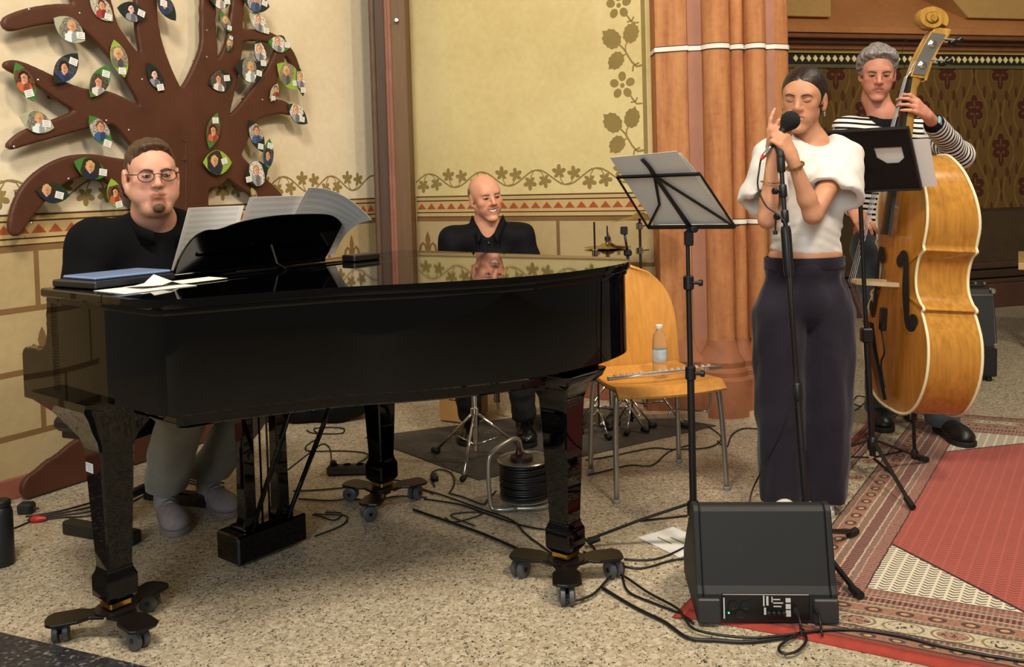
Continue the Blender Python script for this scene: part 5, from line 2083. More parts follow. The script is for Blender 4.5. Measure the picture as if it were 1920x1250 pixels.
def hair3(x, y, z):
    d = el_(x, y, z, (0, -.015, .030), (.0785, .0995, .085))
    d = np.maximum(d, z - .062 + .35 * np.maximum(y, 0))
    d = np.maximum(d, y - .032 + .0 * z)
    d = np.maximum(d, -(z + .06) - .3 * (y + .03))
    ear = np.minimum(el_(x, y, z, (.084, -.004, -.004), (.024, .024, .034)), el_(x, y, z, (-.084, -.004, -.004), (.024, .024, .034)))
    return np.maximum(d, -ear)


hair(H3, dr_, M_HAIR3, hair3, label='cropped grey hair round a bald crown')
M_SHIRT3 = cloth('black_shirt', '0d0d10', '121216', .75, 1.0, 10, .0)
S = grid(((-.6, .4), (4.35, 5.2), (.45, 1.28)), .0125)
S.cap(nk3 + V((0, .01, -.06)), nk3 + V((0, .03, -.22)), .09, .15, .07, fl_=((0, 1, 0), .8))
S.path([nk3 + V((0, .03, -.22)), hip3], [.155, .165], .05, fl_=((0, 1, 0), .82))
S.cap(sL3, sR3, .068, .068, .05)
S.cap(nk3 + V((0, .02, -.02)), sL3, .062, .066, .05)
S.cap(nk3 + V((0, .02, -.02)), sR3, .062, .066, .05)
S.path([sL3, eL3, eL3.lerp(hL3, .75)], [.07, .06, .05], .03)
S.path([sR3, eR3, eR3.lerp(hR3, .75)], [.07, .06, .05], .03)
folds(S, .007, 41, .10)
S.ell(nk3 + V((0, -.06, .035)), [.045, .07, .075], None, .008, 's')
S.cut(hip3 + V((0, 0, -.06)), (0, 0, -1))
sh3 = S.build('shirt', M_SHIRT3, dr_, label='black button shirt with open collar')
for sg in (-1, 1):
    g = [[nk3 + V((sg * (.062 - .03 * a + .018 * b), -.035 - .055 * a - .016 * b, .035 - .06 * a - .05 * b)) for b in (0, .5, 1)] for a in np.linspace(-.6, 1, 7)]
    MB().sheet(g, .005).build('collar', M_SHIRT3, sh3, smooth=True)
for k in range(3):
    c = nk3 + V((.004, -.085 - .026 * k, -.07 - .07 * k))
    MB().lathe([(.005, 0), (.005, .003), (.003, .004)], c, (0, -1, .2), 10).build('button', mat('shirt_button', '2a2a2e', .3), sh3)
S = grid(((-.55, .5), (4.2, 5.1), (.04, .68)), .014)
S.path([hip3 + V((.1, 0, 0)), V((.02, 4.42, .53)), fL3], [.11, .08, .06], .02)
S.path([hip3 + V((-.1, 0, 0)), V((-.26, 4.42, .53)), fR3], [.11, .08, .06], .02)
folds(S, .007, 43, .1)
S.cut((0, 0, .085), (0, 0, -1))
S.build('trousers', mat('black_trousers', '0e0e11', .85, var=.2), dr_, label='black trousers')
M_BSHOE = mat('black_shoe_leather', '0d0c0c', .25, var=.15)
shoe_sdf(dr_, V((.03, 4.62, .0065)), (.05, -1, 0), M_BSHOE, 1.02)
shoe_sdf(dr_, V((-.24, 4.68, .0065)), (-.05, -1, 0), M_BSHOE, 1.02)
st_ = empty('drum_stool', (hip3.x, hip3.y, 0), 'round black drum stool under the bald man', 'stool')
MB().lathe([(.15, .42), (.165, .43), (.165, .465), (.14, .475)], (hip3.x, hip3.y, 0), n=28).build('seat', mat('black_vinyl', '101012'), st_, smooth=40)
MB().cyl((hip3.x, hip3.y, .1), (hip3.x, hip3.y, .42), .018, n=12).build('post', M_CHROME, st_, smooth=40)
for k in range(3):
    a = math.radians(90 + 120 * k)
    MB().tube([(hip3.x, hip3.y, .25), (hip3.x + .22 * math.cos(a), hip3.y + .22 * math.sin(a), .012)], .011, 8).build('leg', M_CHROME, st_)
# ------------------------------------------------------------------ double bass
BE = fl(1715, 860, .0095)                                     # endpin on the floor
BN = V((-1, .0, 0)).normalized()                   # front of the instrument
BS = V((.0, -1, 0)).normalized()                    # its side nearest to us
lean_b = math.radians(4.0)
BA = (V((0, 0, 1)) - BN * math.tan(lean_b)).normalized()   # up along the body
BNN = (BN - BA * BN.dot(BA)).normalized()
BB = BE + V((0, 0, .225)) + BNN * .105
bs_ = empty('double_bass', BE, 'amber double bass with cream binding held by the man in striped shirt', 'double bass')


def Bp(s, t, n_=0.0):
    """s: towards us across the body, t: up from the body's foot, n_: out of the front"""
    return BB + BS * s + BA * t + BNN * n_


HALF = [(0, 0), (.10, .004), (.19, .03), (.265, .09), (.318, .18), (.335, .27), (.322, .36), (.285, .425), (.262, .455), (.258, .468), (.272, .475), (.262, .487), (.235, .50), (.198, .54), (.183, .59), (.187, .64), (.208, .69), (.238, .712), (.246, .72), (.236, .735), (.242, .76), (.256, .82), (.252, .89), (.222, .97), (.165, 1.05), (.095, 1.10), (.045, 1.12), (0, 1.122)]
hv = bez([(a, b, 0) for a, b in HALF], 3)
RIM = [(p.x, p.y) for p in hv] + [(-p.x, p.y) for p in hv[1:-1][::-1]]
DEP = .215


def wood(name, c1, c2, rough=.22):
    n = N(name)
    mp = n.new('ShaderNodeMapping')
    mp.inputs['Scale'].default_value = (18, 18, 1.2)
    n.link(n.coord(), mp.inputs[0])
    f = n.noise(3, 4, vec=mp.outputs[0])
    n.set(n.ramp(f, [(.3, c2), (.7, c1)]), rough, spec=.5, coat=.3)
    return n.m


M_SPRUCE = wood('varnished_spruce', 'b5792c', '9c6220')
M_MAPLE = wood('varnished_maple', 'c08838', 'a06e2a', .2)
M_BIND = mat('cream_binding', 'e4d9ac', .4, var=.06)
M_EBONY = mat('ebony', '100c0a', .3, var=.2)
M_GOLDW = wood('golden_maple', 'b88d40', '96702c', .25)


def depth_at(t):
    return -DEP + (.05 * max(0, (t - .80) / .32) ** 1.5 if t > .8 else 0)


mb = MB()
m_ = len(RIM)
mb.v = [tuple(Bp(a, b, 0)) for a, b in RIM] + [tuple(Bp(a, b, depth_at(b))) for a, b in RIM]
mb.f = [(i, (i + 1) % m_, m_ + (i + 1) % m_, m_ + i) for i in range(m_)]
mb.build('ribs', M_MAPLE, bs_, smooth=35)


def plate(n0, sgn, name, m, bulge=.028):
    """arched plate: rings shrinking to the middle"""
    mb = MB()
    rings = []
    for k, q in enumerate((1.0, .93, .8, .62, .42, .2, .02)):
        h = bulge * (1 - q ** 2.2)
        rings.append([Bp(a * q, .56 + (b - .56) * (q if q > .3 else q), (n0(b) if callable(n0) else n0) + sgn * h) for a, b in RIM])
    mb.loft(rings, caps=True)
    return mb.build(name, m, bs_, smooth=45)


tp = plate(.001, 1, 'front_plate', M_SPRUCE)
bk = plate(lambda b: depth_at(b) - .001, -1, 'back_plate', M_MAPLE, .02)
for nm, nn in (('front_binding', lambda b: .002), ('back_binding', lambda b: depth_at(b) - .002)):
    MB().tube([Bp(a * 1.012, .56 + (b - .56) * 1.006, nn(b)) for a, b in RIM], .0065, 8, closed=True).build(nm, M_BIND, bs_, smooth=True)
# f-holes
for sg in (-1, 1):
    mb = MB()
    fp = [(.085, .735, .010), (.095, .755, .016), (.118, .757, .017), (.132, .735, .012), (.135, .70, .013), (.14, .64, .016), (.148, .58, .016), (.155, .53, .013), (.16, .50, .012), (.178, .482, .017), (.20, .487, .017), (.207, .505, .010)]
    q = bez([(a * sg * 1.08, b - .08, c * 1.7) for a, b, c in fp], 4)
    def fsurf(a, b):
        r = max(abs(a) / .25, abs(b - .56) / .56)
        return .001 + .028 * (1 - min(1, math.hypot(a / .30, (b - .56) / .62)) ** 2.2) + .0015
    for p in (0, 1):
        pass
    L, R_ = [], []
    for i in range(len(q)):
        a_, b_ = q[max(i - 1, 0)], q[min(i + 1, len(q) - 1)]
        dx, dy = b_.x - a_.x, b_.y - a_.y
        l = math.hypot(dx, dy) + 1e-9
        L.append((q[i].x - dy / l * q[i].z, q[i].y + dx / l * q[i].z))
        R_.append((q[i].x + dy / l * q[i].z, q[i].y - dx / l * q[i].z))
    for i in range(len(q) - 1):
        mb.add([Bp(x, y, fsurf(x, y) + .0055) for x, y in (L[i], L[i + 1], R_[i + 1], R_[i])], [(0, 1, 2, 3)])
    for c in (q[1], q[-2]):
        mb.add([Bp(c.x + .034 * math.cos(a), c.y + .028 * math.sin(a), fsurf(c.x + .034 * math.cos(a), c.y) + .0065) for a in np.linspace(0, 6.283, 13)[:-1]], [tuple(range(12))])
    mb.build('f_hole', mat('f_hole_dark', '120a05', .8), bs_)
# bridge
mb = MB()
mb.prism([(-.085, 0), (-.05, 0), (-.045, .03), (-.02, .05), (.02, .05), (.045, .03), (.05, 0), (.085, 0), (.075, .06), (.06, .11), (.055, .15), (.03, .168), (0, .173), (-.03, .168), (-.055, .15), (-.06, .11), (-.075, .06)], .018, Bp(0, .545, .026), BS, BNN, BA)
mb.build('bridge', mat('bridge_maple', 'cbb083', .5, var=.15), bs_)
# tailpiece, neck, fingerboard
MB().loft([[Bp(x * w_, t, n0 + h) for x, h in ((-1, 0), (1, 0), (.8, .014), (-.8, .014))] for w_, t, n0 in ((.03, .04, .03), (.042, .26, .09), (.05, .38, .115))]).build('tailpiece', M_EBONY, bs_)
nb = math.radians(5.5)
ND = (BA * math.cos(nb) - BNN * math.sin(nb)).normalized()
NN = (BNN * math.cos(nb) + BA * math.sin(nb)).normalized()
n0 = Bp(0, 1.10, .028)
def Np(s, t, n_): return n0 + BS * s + ND * (t * .80) + NN * n_
def half_ring(t, w_, d_, nn): return [Np(w_ * math.cos(a), t, nn - d_ * math.sin(a)) for a in np.linspace(0, math.pi, 9)]
MB().loft([half_ring(-.03, .040, .15, .0), half_ring(.0, .034, .10, .0), half_ring(.05, .031, .050, .0), half_ring(.40, .0235, .036, .0), half_ring(.435, .026, .05, 0), half_ring(.46, .028, .055, 0)]).build('neck', M_GOLDW, bs_, smooth=50)
MB().loft([[Np(x * w_, t, h * k) for x, h in ((-1, 0), (1, 0), (.92, 1), (.5, 1.6), (0, 1.8), (-.5, 1.6), (-.92, 1))] for w_, t, k in ((.047, -.42, .012), (.036, .0, .012), (.022, .44, .011))]).build('fingerboard', M_EBONY, bs_, smooth=30)
MB().bbox(Np(0, .447, .012), (.044, .012, .014), Matrix((BS, ND, NN)).transposed(), .002).build('nut', M_EBONY, bs_)
for i, x in enumerate((-.018, -.006, .006, .018)):
    MB().tube([Bp(x * .9, .375, .128), Bp(x * 1.7, .553, .205), Np(x * .8, .447, .021), Np(x * .6, .50 + .04 * (i % 2), -.005)], .0016, 5).build('string', mat('steel_string', '8f8a84', .3, metal=.8), bs_)
# pegbox, scroll, machine heads
for sg in (-1, 1):
    MB().loft([[Np(sg * x, t, n_) for x, n_ in ((wi, -.055 - dn), (wi + .011, -.055 - dn), (wi + .011, .012 - dn * 1.0), (wi, .012 - dn * 1.0))] for t, wi, dn in ((.45, .020, 0.0), (.54, .019, .012), (.63, .018, .035), (.71, .017, .06))]).build('pegbox_cheek', M_GOLDW, bs_, bevel=.003)
MB().loft([[Np(x, t, n_ - dn) for x, n_ in ((-.03, -.062), (.03, -.062), (.03, -.050), (-.03, -.050))] for t, dn in ((.44, .0), (.54, .012), (.63, .035), (.71, .06))]).build('pegbox_back', M_GOLDW, bs_, bevel=.003)
# scroll: spiral that winds forward
sc_c = (.775, -.045)
spts, rs = [], []
for i in range(46):
    a = math.radians(-150 + i * 15.5)
    rr = .062 * (1 - i / 58)
    spts.append((sc_c[0] - rr * math.sin(a) * -1 if False else sc_c[0] + rr * math.sin(a + 2.2), sc_c[1] - rr * math.cos(a + 2.2)))
    rs.append(.030 - .0145 * i / 45)
mb = MB()
ringsq = []
for i, (t, n_) in enumerate(spts):
    hw = .030 + .012 * (i / 45)
    c = (sc_c[0], sc_c[1])
    rad = V((t - c[0], n_ - c[1]))
    rl = rad.length
    rad = rad / rl
    th = .016 * (1 - .5 * i / 45)
    ringsq.append([Np(x * hw, c[0] + rad.x * (rl + y * th), c[1] + rad.y * (rl + y * th)) for x, y in ((-1, -1), (1, -1), (1, .6), (.7, 1), (-.7, 1), (-1, .6))])
mb.loft(ringsq)
mb.build('scroll', M_GOLDW, bs_, smooth=40)
MB().tube([Np(-.048, *sc_c), Np(.048, *sc_c)], .013, 12).build('scroll_eye', M_GOLDW, bs_, smooth=40)
MB().loft([[Np(x, t, n_) for x, n_ in ((-.03, b0), (.03, b0), (.028, b1), (-.028, b1))] for t, b0, b1 in ((.66, -.11, -.05), (.70, -.13, -.05), (.735, -.135, -.06))]).build('scroll_throat', M_GOLDW, bs_, bevel=.006)
for sg in (-1, 1):
    MB().loft([[Np(sg * .0325, t, n_), Np(sg * .0355, t, n_), Np(sg * .0355, t, n2), Np(sg * .0325, t, n2)] for t, n_, n2 in ((.465, -.048, .006), (.55, -.06, -.004), (.63, -.085, -.026), (.70, -.11, -.05))]).build('tuner_plate', M_SILVER, bs_)
    for k, (t, n_) in enumerate(((.52, -.028), (.64, -.058))):
        MB().lathe([(.017, 0), (.017, .006), (.012, .008), (.006, .012)], Np(sg * .036, t, n_), BS * sg, 18).build('tuner_gear', M_CHROME, bs_, smooth=40)
        t2 = t + .035
        MB().tube([Np(sg * .030, t2, n_ - .02), Np(sg * .034, t2 + .004, n_ - .10)], .004, 8).build('tuner_shaft', M_SILVER, bs_)
        MB().lathe([(.004, 0), (.013, .008), (.016, .02), (.012, .032), (.003, .036)], Np(sg * .034, t2 + .004, n_ - .095), (-NN), 12).build('tuner_key', M_EBONY, bs_, smooth=40)
    MB().tube(bez([Np(.0, .50, .03), Np(.02, .56, .06), Np(.01, .64, .05), Np(0, .66, 0)], 5), .0016, 5).build('string_end', M_CABLE, bs_) if sg > 0 else None
# endpin
MB().cyl(BE + V((0, 0, .004)), Bp(0, .02, -.10), .008, n=10).build('endpin', M_BLKMAT, bs_)
MB().lathe([(.02, 0), (.03, .01), (.03, .05), (.022, .06)], Bp(0, -.055, -.09), BA, 14).build('endpin_collar', M_EBONY, bs_, smooth=40)
MB().lathe([(.011, 0), (.015, .004), (.015, .035), (.009, .045)], BE + V((0, 0, .001)), (0, 0, 1), 12).build('rubber_tip', M_RUBBER, bs_, smooth=40)
# pickup preamp clipped under the bridge and its cable
MB().bbox(Bp(.05, .40, .075), (.035, .10, .025), Matrix((BS, BA, BNN)).transposed(), .005).build('clip_preamp', M_BLKMAT, bs_)
MB().tube(bez([Bp(.05, .35, .08), Bp(.07, .26, .07), Bp(.02, .2, .06), Bp(.05, .1, .05)], 6), .004, 6).build('preamp_cable', M_CABLE, bs_)

# ------------------------------------------------------------------ the bassist
BD = 4.62
SKIN_B = skin_mat('skin_bassist', 'd0947a', 'bf7f66')
H4 = Head(at(1645, 139, BD), frame(-17, 15, 3), 1.07)
ba_ = empty('person', (at(1665, 600, BD).x, BD, 0), 'grey-haired man in black and white striped shirt playing the double bass', 'person')
nk4 = at(1655, 218, BD + .05)
sL4, sR4 = at(1738, 245, BD + .04), at(1588, 243, BD + .02)
eL4, eR4 = at(1798, 290, 4.36), at(1572, 345, 4.62)
wL4, wR4 = at(1738, 216, 4.03), at(1602, 398, 4.25)
hip4 = V((nk4.x + .02, BD + .05, .98))
fL4, fR4 = fl(1785, 826), fl(1668, 800)
S = grid(((1.55, 2.45), (3.86, 4.95), (0.02, 1.98)), .014, [(H4.c, .14, .005), (at(1703, 188, 3.99), .10, .005), (at(1616, 410, 4.15), .09, .0055)])
H4.sculpt(S, jaw=1.1, nose=1.04, lips=.8)
S.path([H4.w(0, -.012, -.06), H4.w(0, -.03, -.12), nk4], [.06, .06, .068], .03)
S.cap(nk4, nk4 + V((0, 0, -.2)), .06, .10, .04)
S.path([nk4 + V((0, 0, -.2)), hip4], [.11, .12], .04, fl_=((0, 1, 0), .8))
S.cap(sL4, sR4, .04, .04, .03)
S.path([sL4, eL4, wL4], [.042, .038, .026], .02)
S.path([sR4, eR4, wR4], [.042, .038, .026], .02)
for sx, f_ in ((1, fL4), (-1, fR4)):
    S.path([hip4 + V((sx * .09, 0, 0)), V((f_.x, BD + .02, .5)), V((f_.x, f_.y + .08, .1))], [.085, .055, .04], .02)
hand(S, wL4, at(1709, 189, 3.965) - wL4, V((.3, -.9, .25)), 1.0, [(18, 50, 40), (22, 45, 35), (24, 40, 30), (15, 25, 20)], (.75, .35), .25, side=1)
hand(S, wR4, at(1622, 418, 4.14) - wR4, V((-.3, -.8, .4)), 1.0, [(35, 35, 20), (45, 40, 30), (50, 45, 30), (55, 45, 30)], (.9, .3), .1, side=-1)
S.build('body', SKIN_B, ba_, colfn=lambda v: H4.tint(v, (.85, .58, .55), .30, stubble=.3))
H4.features(ba_, '6a5a4c', open_=.16, brow_t=.0036)
H4.mouth(ba_, frown=.8, wd=.024, col='6a3a30')
M_HAIR4 = hair_mat('wavy_grey_hair', '96918a', '55504b', .5)


def hair4(x, y, z):
    d = el_(x, y, z, (0, -.012, .050), (.088, .108, .096))
    d = sm(d, el_(x, y, z, (-.035, .055, .085), (.05, .042, .04)), .03)
    d = sm(d, el_(x, y, z, (-.070, .018, .045), (.026, .045, .05)), .03)
    d = sm(d, el_(x, y, z, (.03, .05, .095), (.05, .045, .032)), .03)
    g = .86 * y - .51 * (z + .042) - .05 * x
    d = np.maximum(d, g)
    d = np.maximum(d, -(z + .05) - .3 * (y + .02))
    wob = .0045 * np.sin(x * 95 + 2.5 * np.sin(z * 55 + y * 30)) * np.sin(y * 80 + z * 40 + x * 30)
    ear = np.minimum(el_(x, y, z, (.088, -.004, -.012), (.024, .024, .034)), el_(x, y, z, (-.088, -.004, -.012), (.024, .024, .034)))
    return np.maximum(d + wob, -ear)


hair(H4, ba_, M_HAIR4, hair4, label='tousled grey hair')
# striped shirt: the stripe coordinate is stored on the vertices
n = N('striped_jersey')
vc = n.new('ShaderNodeVertexColor')
vc.layer_name = 'tint'
sp = n.new('ShaderNodeSeparateColor')
n.link(vc.outputs[0], sp.inputs[0])
fr = n.math('FRACT', n.math('DIVIDE', sp.outputs[0], .0265))
blk = n.math('LESS_THAN', fr, .42)
blk = n.math('MAXIMUM', blk, sp.outputs[1])
n.set(n.mix(blk, 'e6e2da', '0d0d12'), .85, spec=.2)
n.bump(n.noise(11, 3), .3, .015)
M_STRIPE = n.m
S = grid(((1.5, 2.5), (3.95, 4.95), (.86, 1.66)), .0095)
S.cap(nk4 + V((0, .0, -.07)), nk4 + V((0, .0, -.22)), .09, .155, .07, fl_=((0, 1, 0), .8))
S.path([nk4 + V((0, .0, -.22)), hip4 + V((0, 0, .02))], [.165, .165], .05, fl_=((0, 1, 0), .8))
S.cap(sL4, sR4, .065, .065, .05)
S.path([sL4, eL4, eL4.lerp(wL4, .78)], [.068, .064, .045], .03)
S.path([sR4, eR4, eR4.lerp(wR4, .85)], [.068, .06, .045], .03)
folds(S, .006, 51, .1)
S.ell(nk4 + V((0, -.02, .035)), [.078, .085, .06], None, .008, 's')
S.cut(hip4 + V((0, 0, -.05)), (0, 0, -1))


def stripe(v):
    def seg(a, b):
        a, b = np.array(a), np.array(b)
        ab = b - a
        t = np.clip(((v - a) @ ab) / (ab @ ab), 0, 1)
        return np.linalg.norm(v - a - t[:, None] * ab, axis=1), t * np.linalg.norm(ab)
    co_ = v[:, 2] * 1.0 + .10 * (v[:, 0] - nk4.x)
    dt = np.abs(v[:, 0] - nk4.x) * .9
    best = np.where(np.abs(v[:, 0] - nk4.x) < .165, 0, 1e3)
    for (sh, e, w_) in ((sL4, eL4, wL4), (sR4, eR4, wR4)):
        d1, t1 = seg(sh.lerp(e, .12), e)
        d2, t2 = seg(e, w_)
        L1 = (e - sh).length * .88
        arm = np.where(d1 < d2, t1, L1 + t2)
        dm = np.minimum(d1, d2)
        use = (dm < .075) & ((np.abs(v[:, 0] - nk4.x) > .17) | (v[:, 1] < BD - .13))
        co_ = np.where(use, arm + 1.0, co_)
    blackc = np.zeros(len(v))
    blackc[np.linalg.norm(v - np.array(nk4 + V((0, -.01, -.02))), axis=1) < .105] = 1
    blackc[v[:, 2] < hip4.z + .03] = 1
    for (e, w_) in ((eL4, wL4), (eR4, wR4)):
        p = np.array(e.lerp(w_, .80))
        blackc[(np.linalg.norm(v - p, axis=1) < .05) & (((v - p) @ np.array(w_ - e)) > -.003)] = 1
    return np.stack([co_, blackc, np.zeros(len(v))], 1)


S.build('striped_shirt', M_STRIPE, ba_, colfn=stripe, label='black and white striped long-sleeved shirt')
wtc = wL4.lerp(eL4, .16)
wax = (eL4 - wL4).normalized()
wt = ringband(ba_, wtc, wax, .0285, .026, 'watch_strap', M_RUBBER, 20)
wn = V((.35, -.9, .25))
wn = (wn - wax * wn.dot(wax)).normalized()
MB().bbox(wtc + wn * .033, (.034, .036, .010), Matrix((wax.cross(wn), wax, wn)).transposed(), .003).build('watch_face', mat('pale_blue_screen', '8fb8c4', .15), wt)
M_JEANS = cloth('washed_jeans', '46505a', '3a434c', .9, 1.2, 10)
S = grid(((1.5, 2.4), (4.1, 4.95), (.03, 1.06)), .0125)
S.ell(hip4 + V((0, 0, -.02)), [.165, .125, .12], None, .04)
for sx, f_ in ((1, fL4), (-1, fR4)):
    S.path([hip4 + V((sx * .085, 0, -.05)), V((f_.x, BD + .02, .5)), V((f_.x, f_.y + .09, .09))], [.105, .085, .085], .015)
folds(S, .008, 61, .1)
S.cut(hip4 + V((0, 0, .04)), (0, 0, 1))
S.cut((0, 0, .05), (0, 0, -1))
S.build('jeans', M_JEANS, ba_, label='washed blue-grey jeans')
M_TRAIN = mat('black_trainer', '141414', .4, var=.2)
shoe_sdf(ba_, V((fL4.x + .0, fL4.y + .14, .0095)), (.03, -1, 0), M_TRAIN, 1.1, 'shoe', mat('dark_sole', '1d1b19', .7), lace=mat('black_lace', '26262a', .8))
shoe_sdf(ba_, V((fR4.x - .0, fR4.y + .14, .0095)), (-.30, -1, 0), M_TRAIN, 1.1, 'shoe', mat('dark_sole', '1d1b19', .7), lace=mat('black_lace', '26262a', .8))
# ------------------------------------------------------------------ rug and mat
RC, R1, R2 = V((.49, 2.66, 0)), V((.55, .835, 0)), V((.90, -.436, 0))
RLEN, RWID = 2.69, 2.5
n = N('persian_rug')
uv = n.coord('UV')
s = n.new('ShaderNodeSeparateXYZ')
n.link(uv, s.inputs[0])
ra, rb = s.outputs[0], s.outputs[1]
dT = n.math('SUBTRACT', RLEN, ra)
ea = n.math('MULTIPLY', n.math('MINIMUM', ra, dT), 1.2)
e = n.math('MINIMUM', ea, rb)
isL = n.math('LESS_THAN', rb, ea)
al = n.math('ADD', n.math('MULTIPLY', isL, ra), n.math('MULTIPLY', n.math('SUBTRACT', 1, isL), rb))
wob = n.math('MULTIPLY', n.math('SUBTRACT', n.noise(30, 2, vec=uv), .5), .010)
e = n.math('ADD', e, wob)
ef = n.math('DIVIDE', e, .42)
rp = n.new('ShaderNodeValToRGB')
rp.color_ramp.interpolation = 'CONSTANT'
stops = [(0, '8a3a2c'), (.05, '3c2420'), (.07, '9c6e56'), (.16, '3a2522'), (.18, 'cdb592'), (.195, '6b5548'), (.24, '3a2522'), (.255, 'c9bd9f'), (.46, '3a2522'), (.475, '7a6556'), (.52, 'cfa88a'), (.535, 'a0745c'), (.66, 'd0ae90'), (.675, '75604f'), (.73, 'd0ae90'), (.745, '5d2b2c'), (.83, 'cfae96'), (.845, '776256'), (.89, 'c49a86'), (.90, '8d5a50'), (.985, '33201e'), (1.0, 'a85a4a')]
els = rp.color_ramp.elements
while len(els) < len(stops): els.new(.5)
for q, (p_, c_) in zip(els, stops):
    q.position = p_
    q.color = lin(c_)
n.link(n.math('MULTIPLY', ef, 1.0), rp.inputs[0])
bc = rp.outputs[0]
def band(lo, hi):
    return n.math('MULTIPLY', n.math('GREATER_THAN', ef, lo), n.math('LESS_THAN', ef, hi))
# beads in the thin bands
bead = n.math('LESS_THAN', n.math('FRACT', n.math('MULTIPLY', al, 64.0)), .42)
thin = n.math('MAXIMUM', n.math('MAXIMUM', band(.195, .24), band(.475, .52)), n.math('MAXIMUM', n.math('MAXIMUM', band(.675, .73), band(.745, .83)), n.math('MAXIMUM', band(.845, .89), band(.90, .985))))
bc = n.mix(n.math('MULTIPLY', n.math('MULTIPLY', bead, thin), .6), bc, 'b9917a')
# rosettes in the two brown bands
def rosette(lo, hi, per, col, w_, amt):
    global bc
    c = (lo + hi) / 2
    fa = n.math('MULTIPLY', n.math('SUBTRACT', n.math('FRACT', n.math('DIVIDE', al, per)), .5), 2.0)
    fe = n.math('DIVIDE', n.math('SUBTRACT', ef, c), (hi - lo) / 2)
    r = n.math('ADD', n.math('MULTIPLY', n.math('MULTIPLY', fa, fa), w_), n.math('MULTIPLY', fe, fe))
    return r, fa, fe
for (lo, hi, per) in ((.07, .16, .075), (.535, .66, .085)):
    r, fa, fe = rosette(lo, hi, per, None, 1.6, 1)
    bc = n.mix(n.math('MULTIPLY', band(lo, hi), n.math('LESS_THAN', r, .55)), bc, '4a3030')
    bc = n.mix(n.math('MULTIPLY', band(lo, hi), n.math('LESS_THAN', r, .14)), bc, 'c79a6e')
r, fa, fe = rosette(.255, .46, .125, None, 1.2, 1)
ink = n.math('GREATER_THAN', n.noise(70, 2, vec=uv), .56)
inb = band(.255, .46)
alt = n.math('GREATER_THAN', n.math('FRACT', n.math('DIVIDE', al, .25)), .5)
ringm = n.math('MULTIPLY', n.math('LESS_THAN', r, .95), n.math('GREATER_THAN', r, .72))
bc = n.mix(n.math('MULTIPLY', inb, ringm), bc, '8a7a4e')
core = n.math('MULTIPLY', inb, n.math('LESS_THAN', r, .5))
bc = n.mix(n.math('MULTIPLY', core, n.math('MULTIPLY', alt, .75)), bc, '9c5844')
bc = n.mix(n.math('MULTIPLY', core, ink), bc, '3a3028')
# field: red with small chevrons, cream corners
tri = n.math('ABSOLUTE', n.math('SUBTRACT', n.math('FRACT', n.math('MULTIPLY', rb, 26.0)), .5))
rows = n.math('FRACT', n.math('ADD', n.math('MULTIPLY', ra, 52.0), n.math('MULTIPLY', tri, 1.3)))
dash = n.math('LESS_THAN', rows, .40)
gap = n.math('GREATER_THAN', tri, .10)
chev = n.math('MULTIPLY', dash, gap)
red = n.mix(n.math('MULTIPLY', chev, .75), 'a5534a', '6a302c')
red = n.mix(n.math('MULTIPLY', n.noise(9, 3, vec=uv), .35), red, 'b86450')
crm = n.mix(n.math('MULTIPLY', chev, .9), 'd6ccb4', '40382e')
a1 = n.math('SUBTRACT', n.math('MINIMUM', ra, dT), .35)
b1 = n.math('SUBTRACT', rb, .42)
dg = n.math('ADD', n.math('DIVIDE', a1, .39), n.math('DIVIDE', b1, .43))
fieldc = n.mix(n.math('LESS_THAN', dg, 1.0), red, crm)
fieldc = n.mix(n.math('LESS_THAN', n.math('ABSOLUTE', n.math('SUBTRACT', dg, 1.0)), .018), fieldc, '3c2522')
bc = n.mix(n.math('MULTIPLY', n.math('GREATER_THAN', n.noise(90, 2, vec=uv), .55), .35), bc, '4a3a34')
bc = n.mix(.18, bc, '6a5a50')
tot = n.mix(n.math('GREATER_THAN', ef, 1.0), bc, fieldc)
n.set(tot, .95, spec=.1, sheen=.1)
n.bump(n.noise(260, 2, vec=uv), .4, .003)
M_RUG = n.m


def rugpt(a, b, z=0.0):
    wv = .012 * math.sin(b * 5 + .6) if a < .02 else 0
    return RC + R1 * (a + wv) + R2 * b + V((0, 0, z))


mb = MB()
na, nb = 24, 24
for k, z in enumerate((.009, .0005)):
    for i in range(na + 1):
        for j in range(nb + 1):
            mb.v.append(tuple(rugpt(RLEN * i / na, RWID * j / nb, z)))
o_ = (na + 1) * (nb + 1)
I_ = lambda i, j: i * (nb + 1) + j
for i in range(na):
    for j in range(nb):
        mb.f.append((I_(i, j), I_(i + 1, j), I_(i + 1, j + 1), I_(i, j + 1))[::-1])
        mb.f.append(tuple(o_ + q for q in (I_(i, j), I_(i + 1, j), I_(i + 1, j + 1), I_(i, j + 1))))
ed = [I_(i, 0) for i in range(na)] + [I_(na, j) for j in range(nb)] + [I_(i, nb) for i in range(na, 0, -1)] + [I_(0, j) for j in range(nb, 0, -1)]
for i in range(len(ed)):
    p_, q_ = ed[i], ed[(i + 1) % len(ed)]
    mb.f.append((p_, q_, o_ + q_, o_ + p_))
rug = mb.build('persian_rug', M_RUG, loc=RC, label='red and cream patterned oriental rug under the singer and the bass', cat='rug')
uvl = rug.data.uv_layers.new()
for lp in rug.data.loops:
    k = lp.vertex_index % o_
    uvl.data[lp.index].uv = (RLEN * (k // (nb + 1)) / na, RWID * (k % (nb + 1)) / nb)
M_HEM = mat('red_felt', 'a03a2c', .9, var=.2, scale=20, bump=.2)
hem = [[rugpt(-.045 * q - .0, b, .0075 - .006 * q) + V((0, 0, 0)) for q in (0, .3, 1)] for b in np.linspace(0, 2.5, 22)]
MB().sheet(hem, .004).build('red_hem', M_HEM, rug, smooth=True)
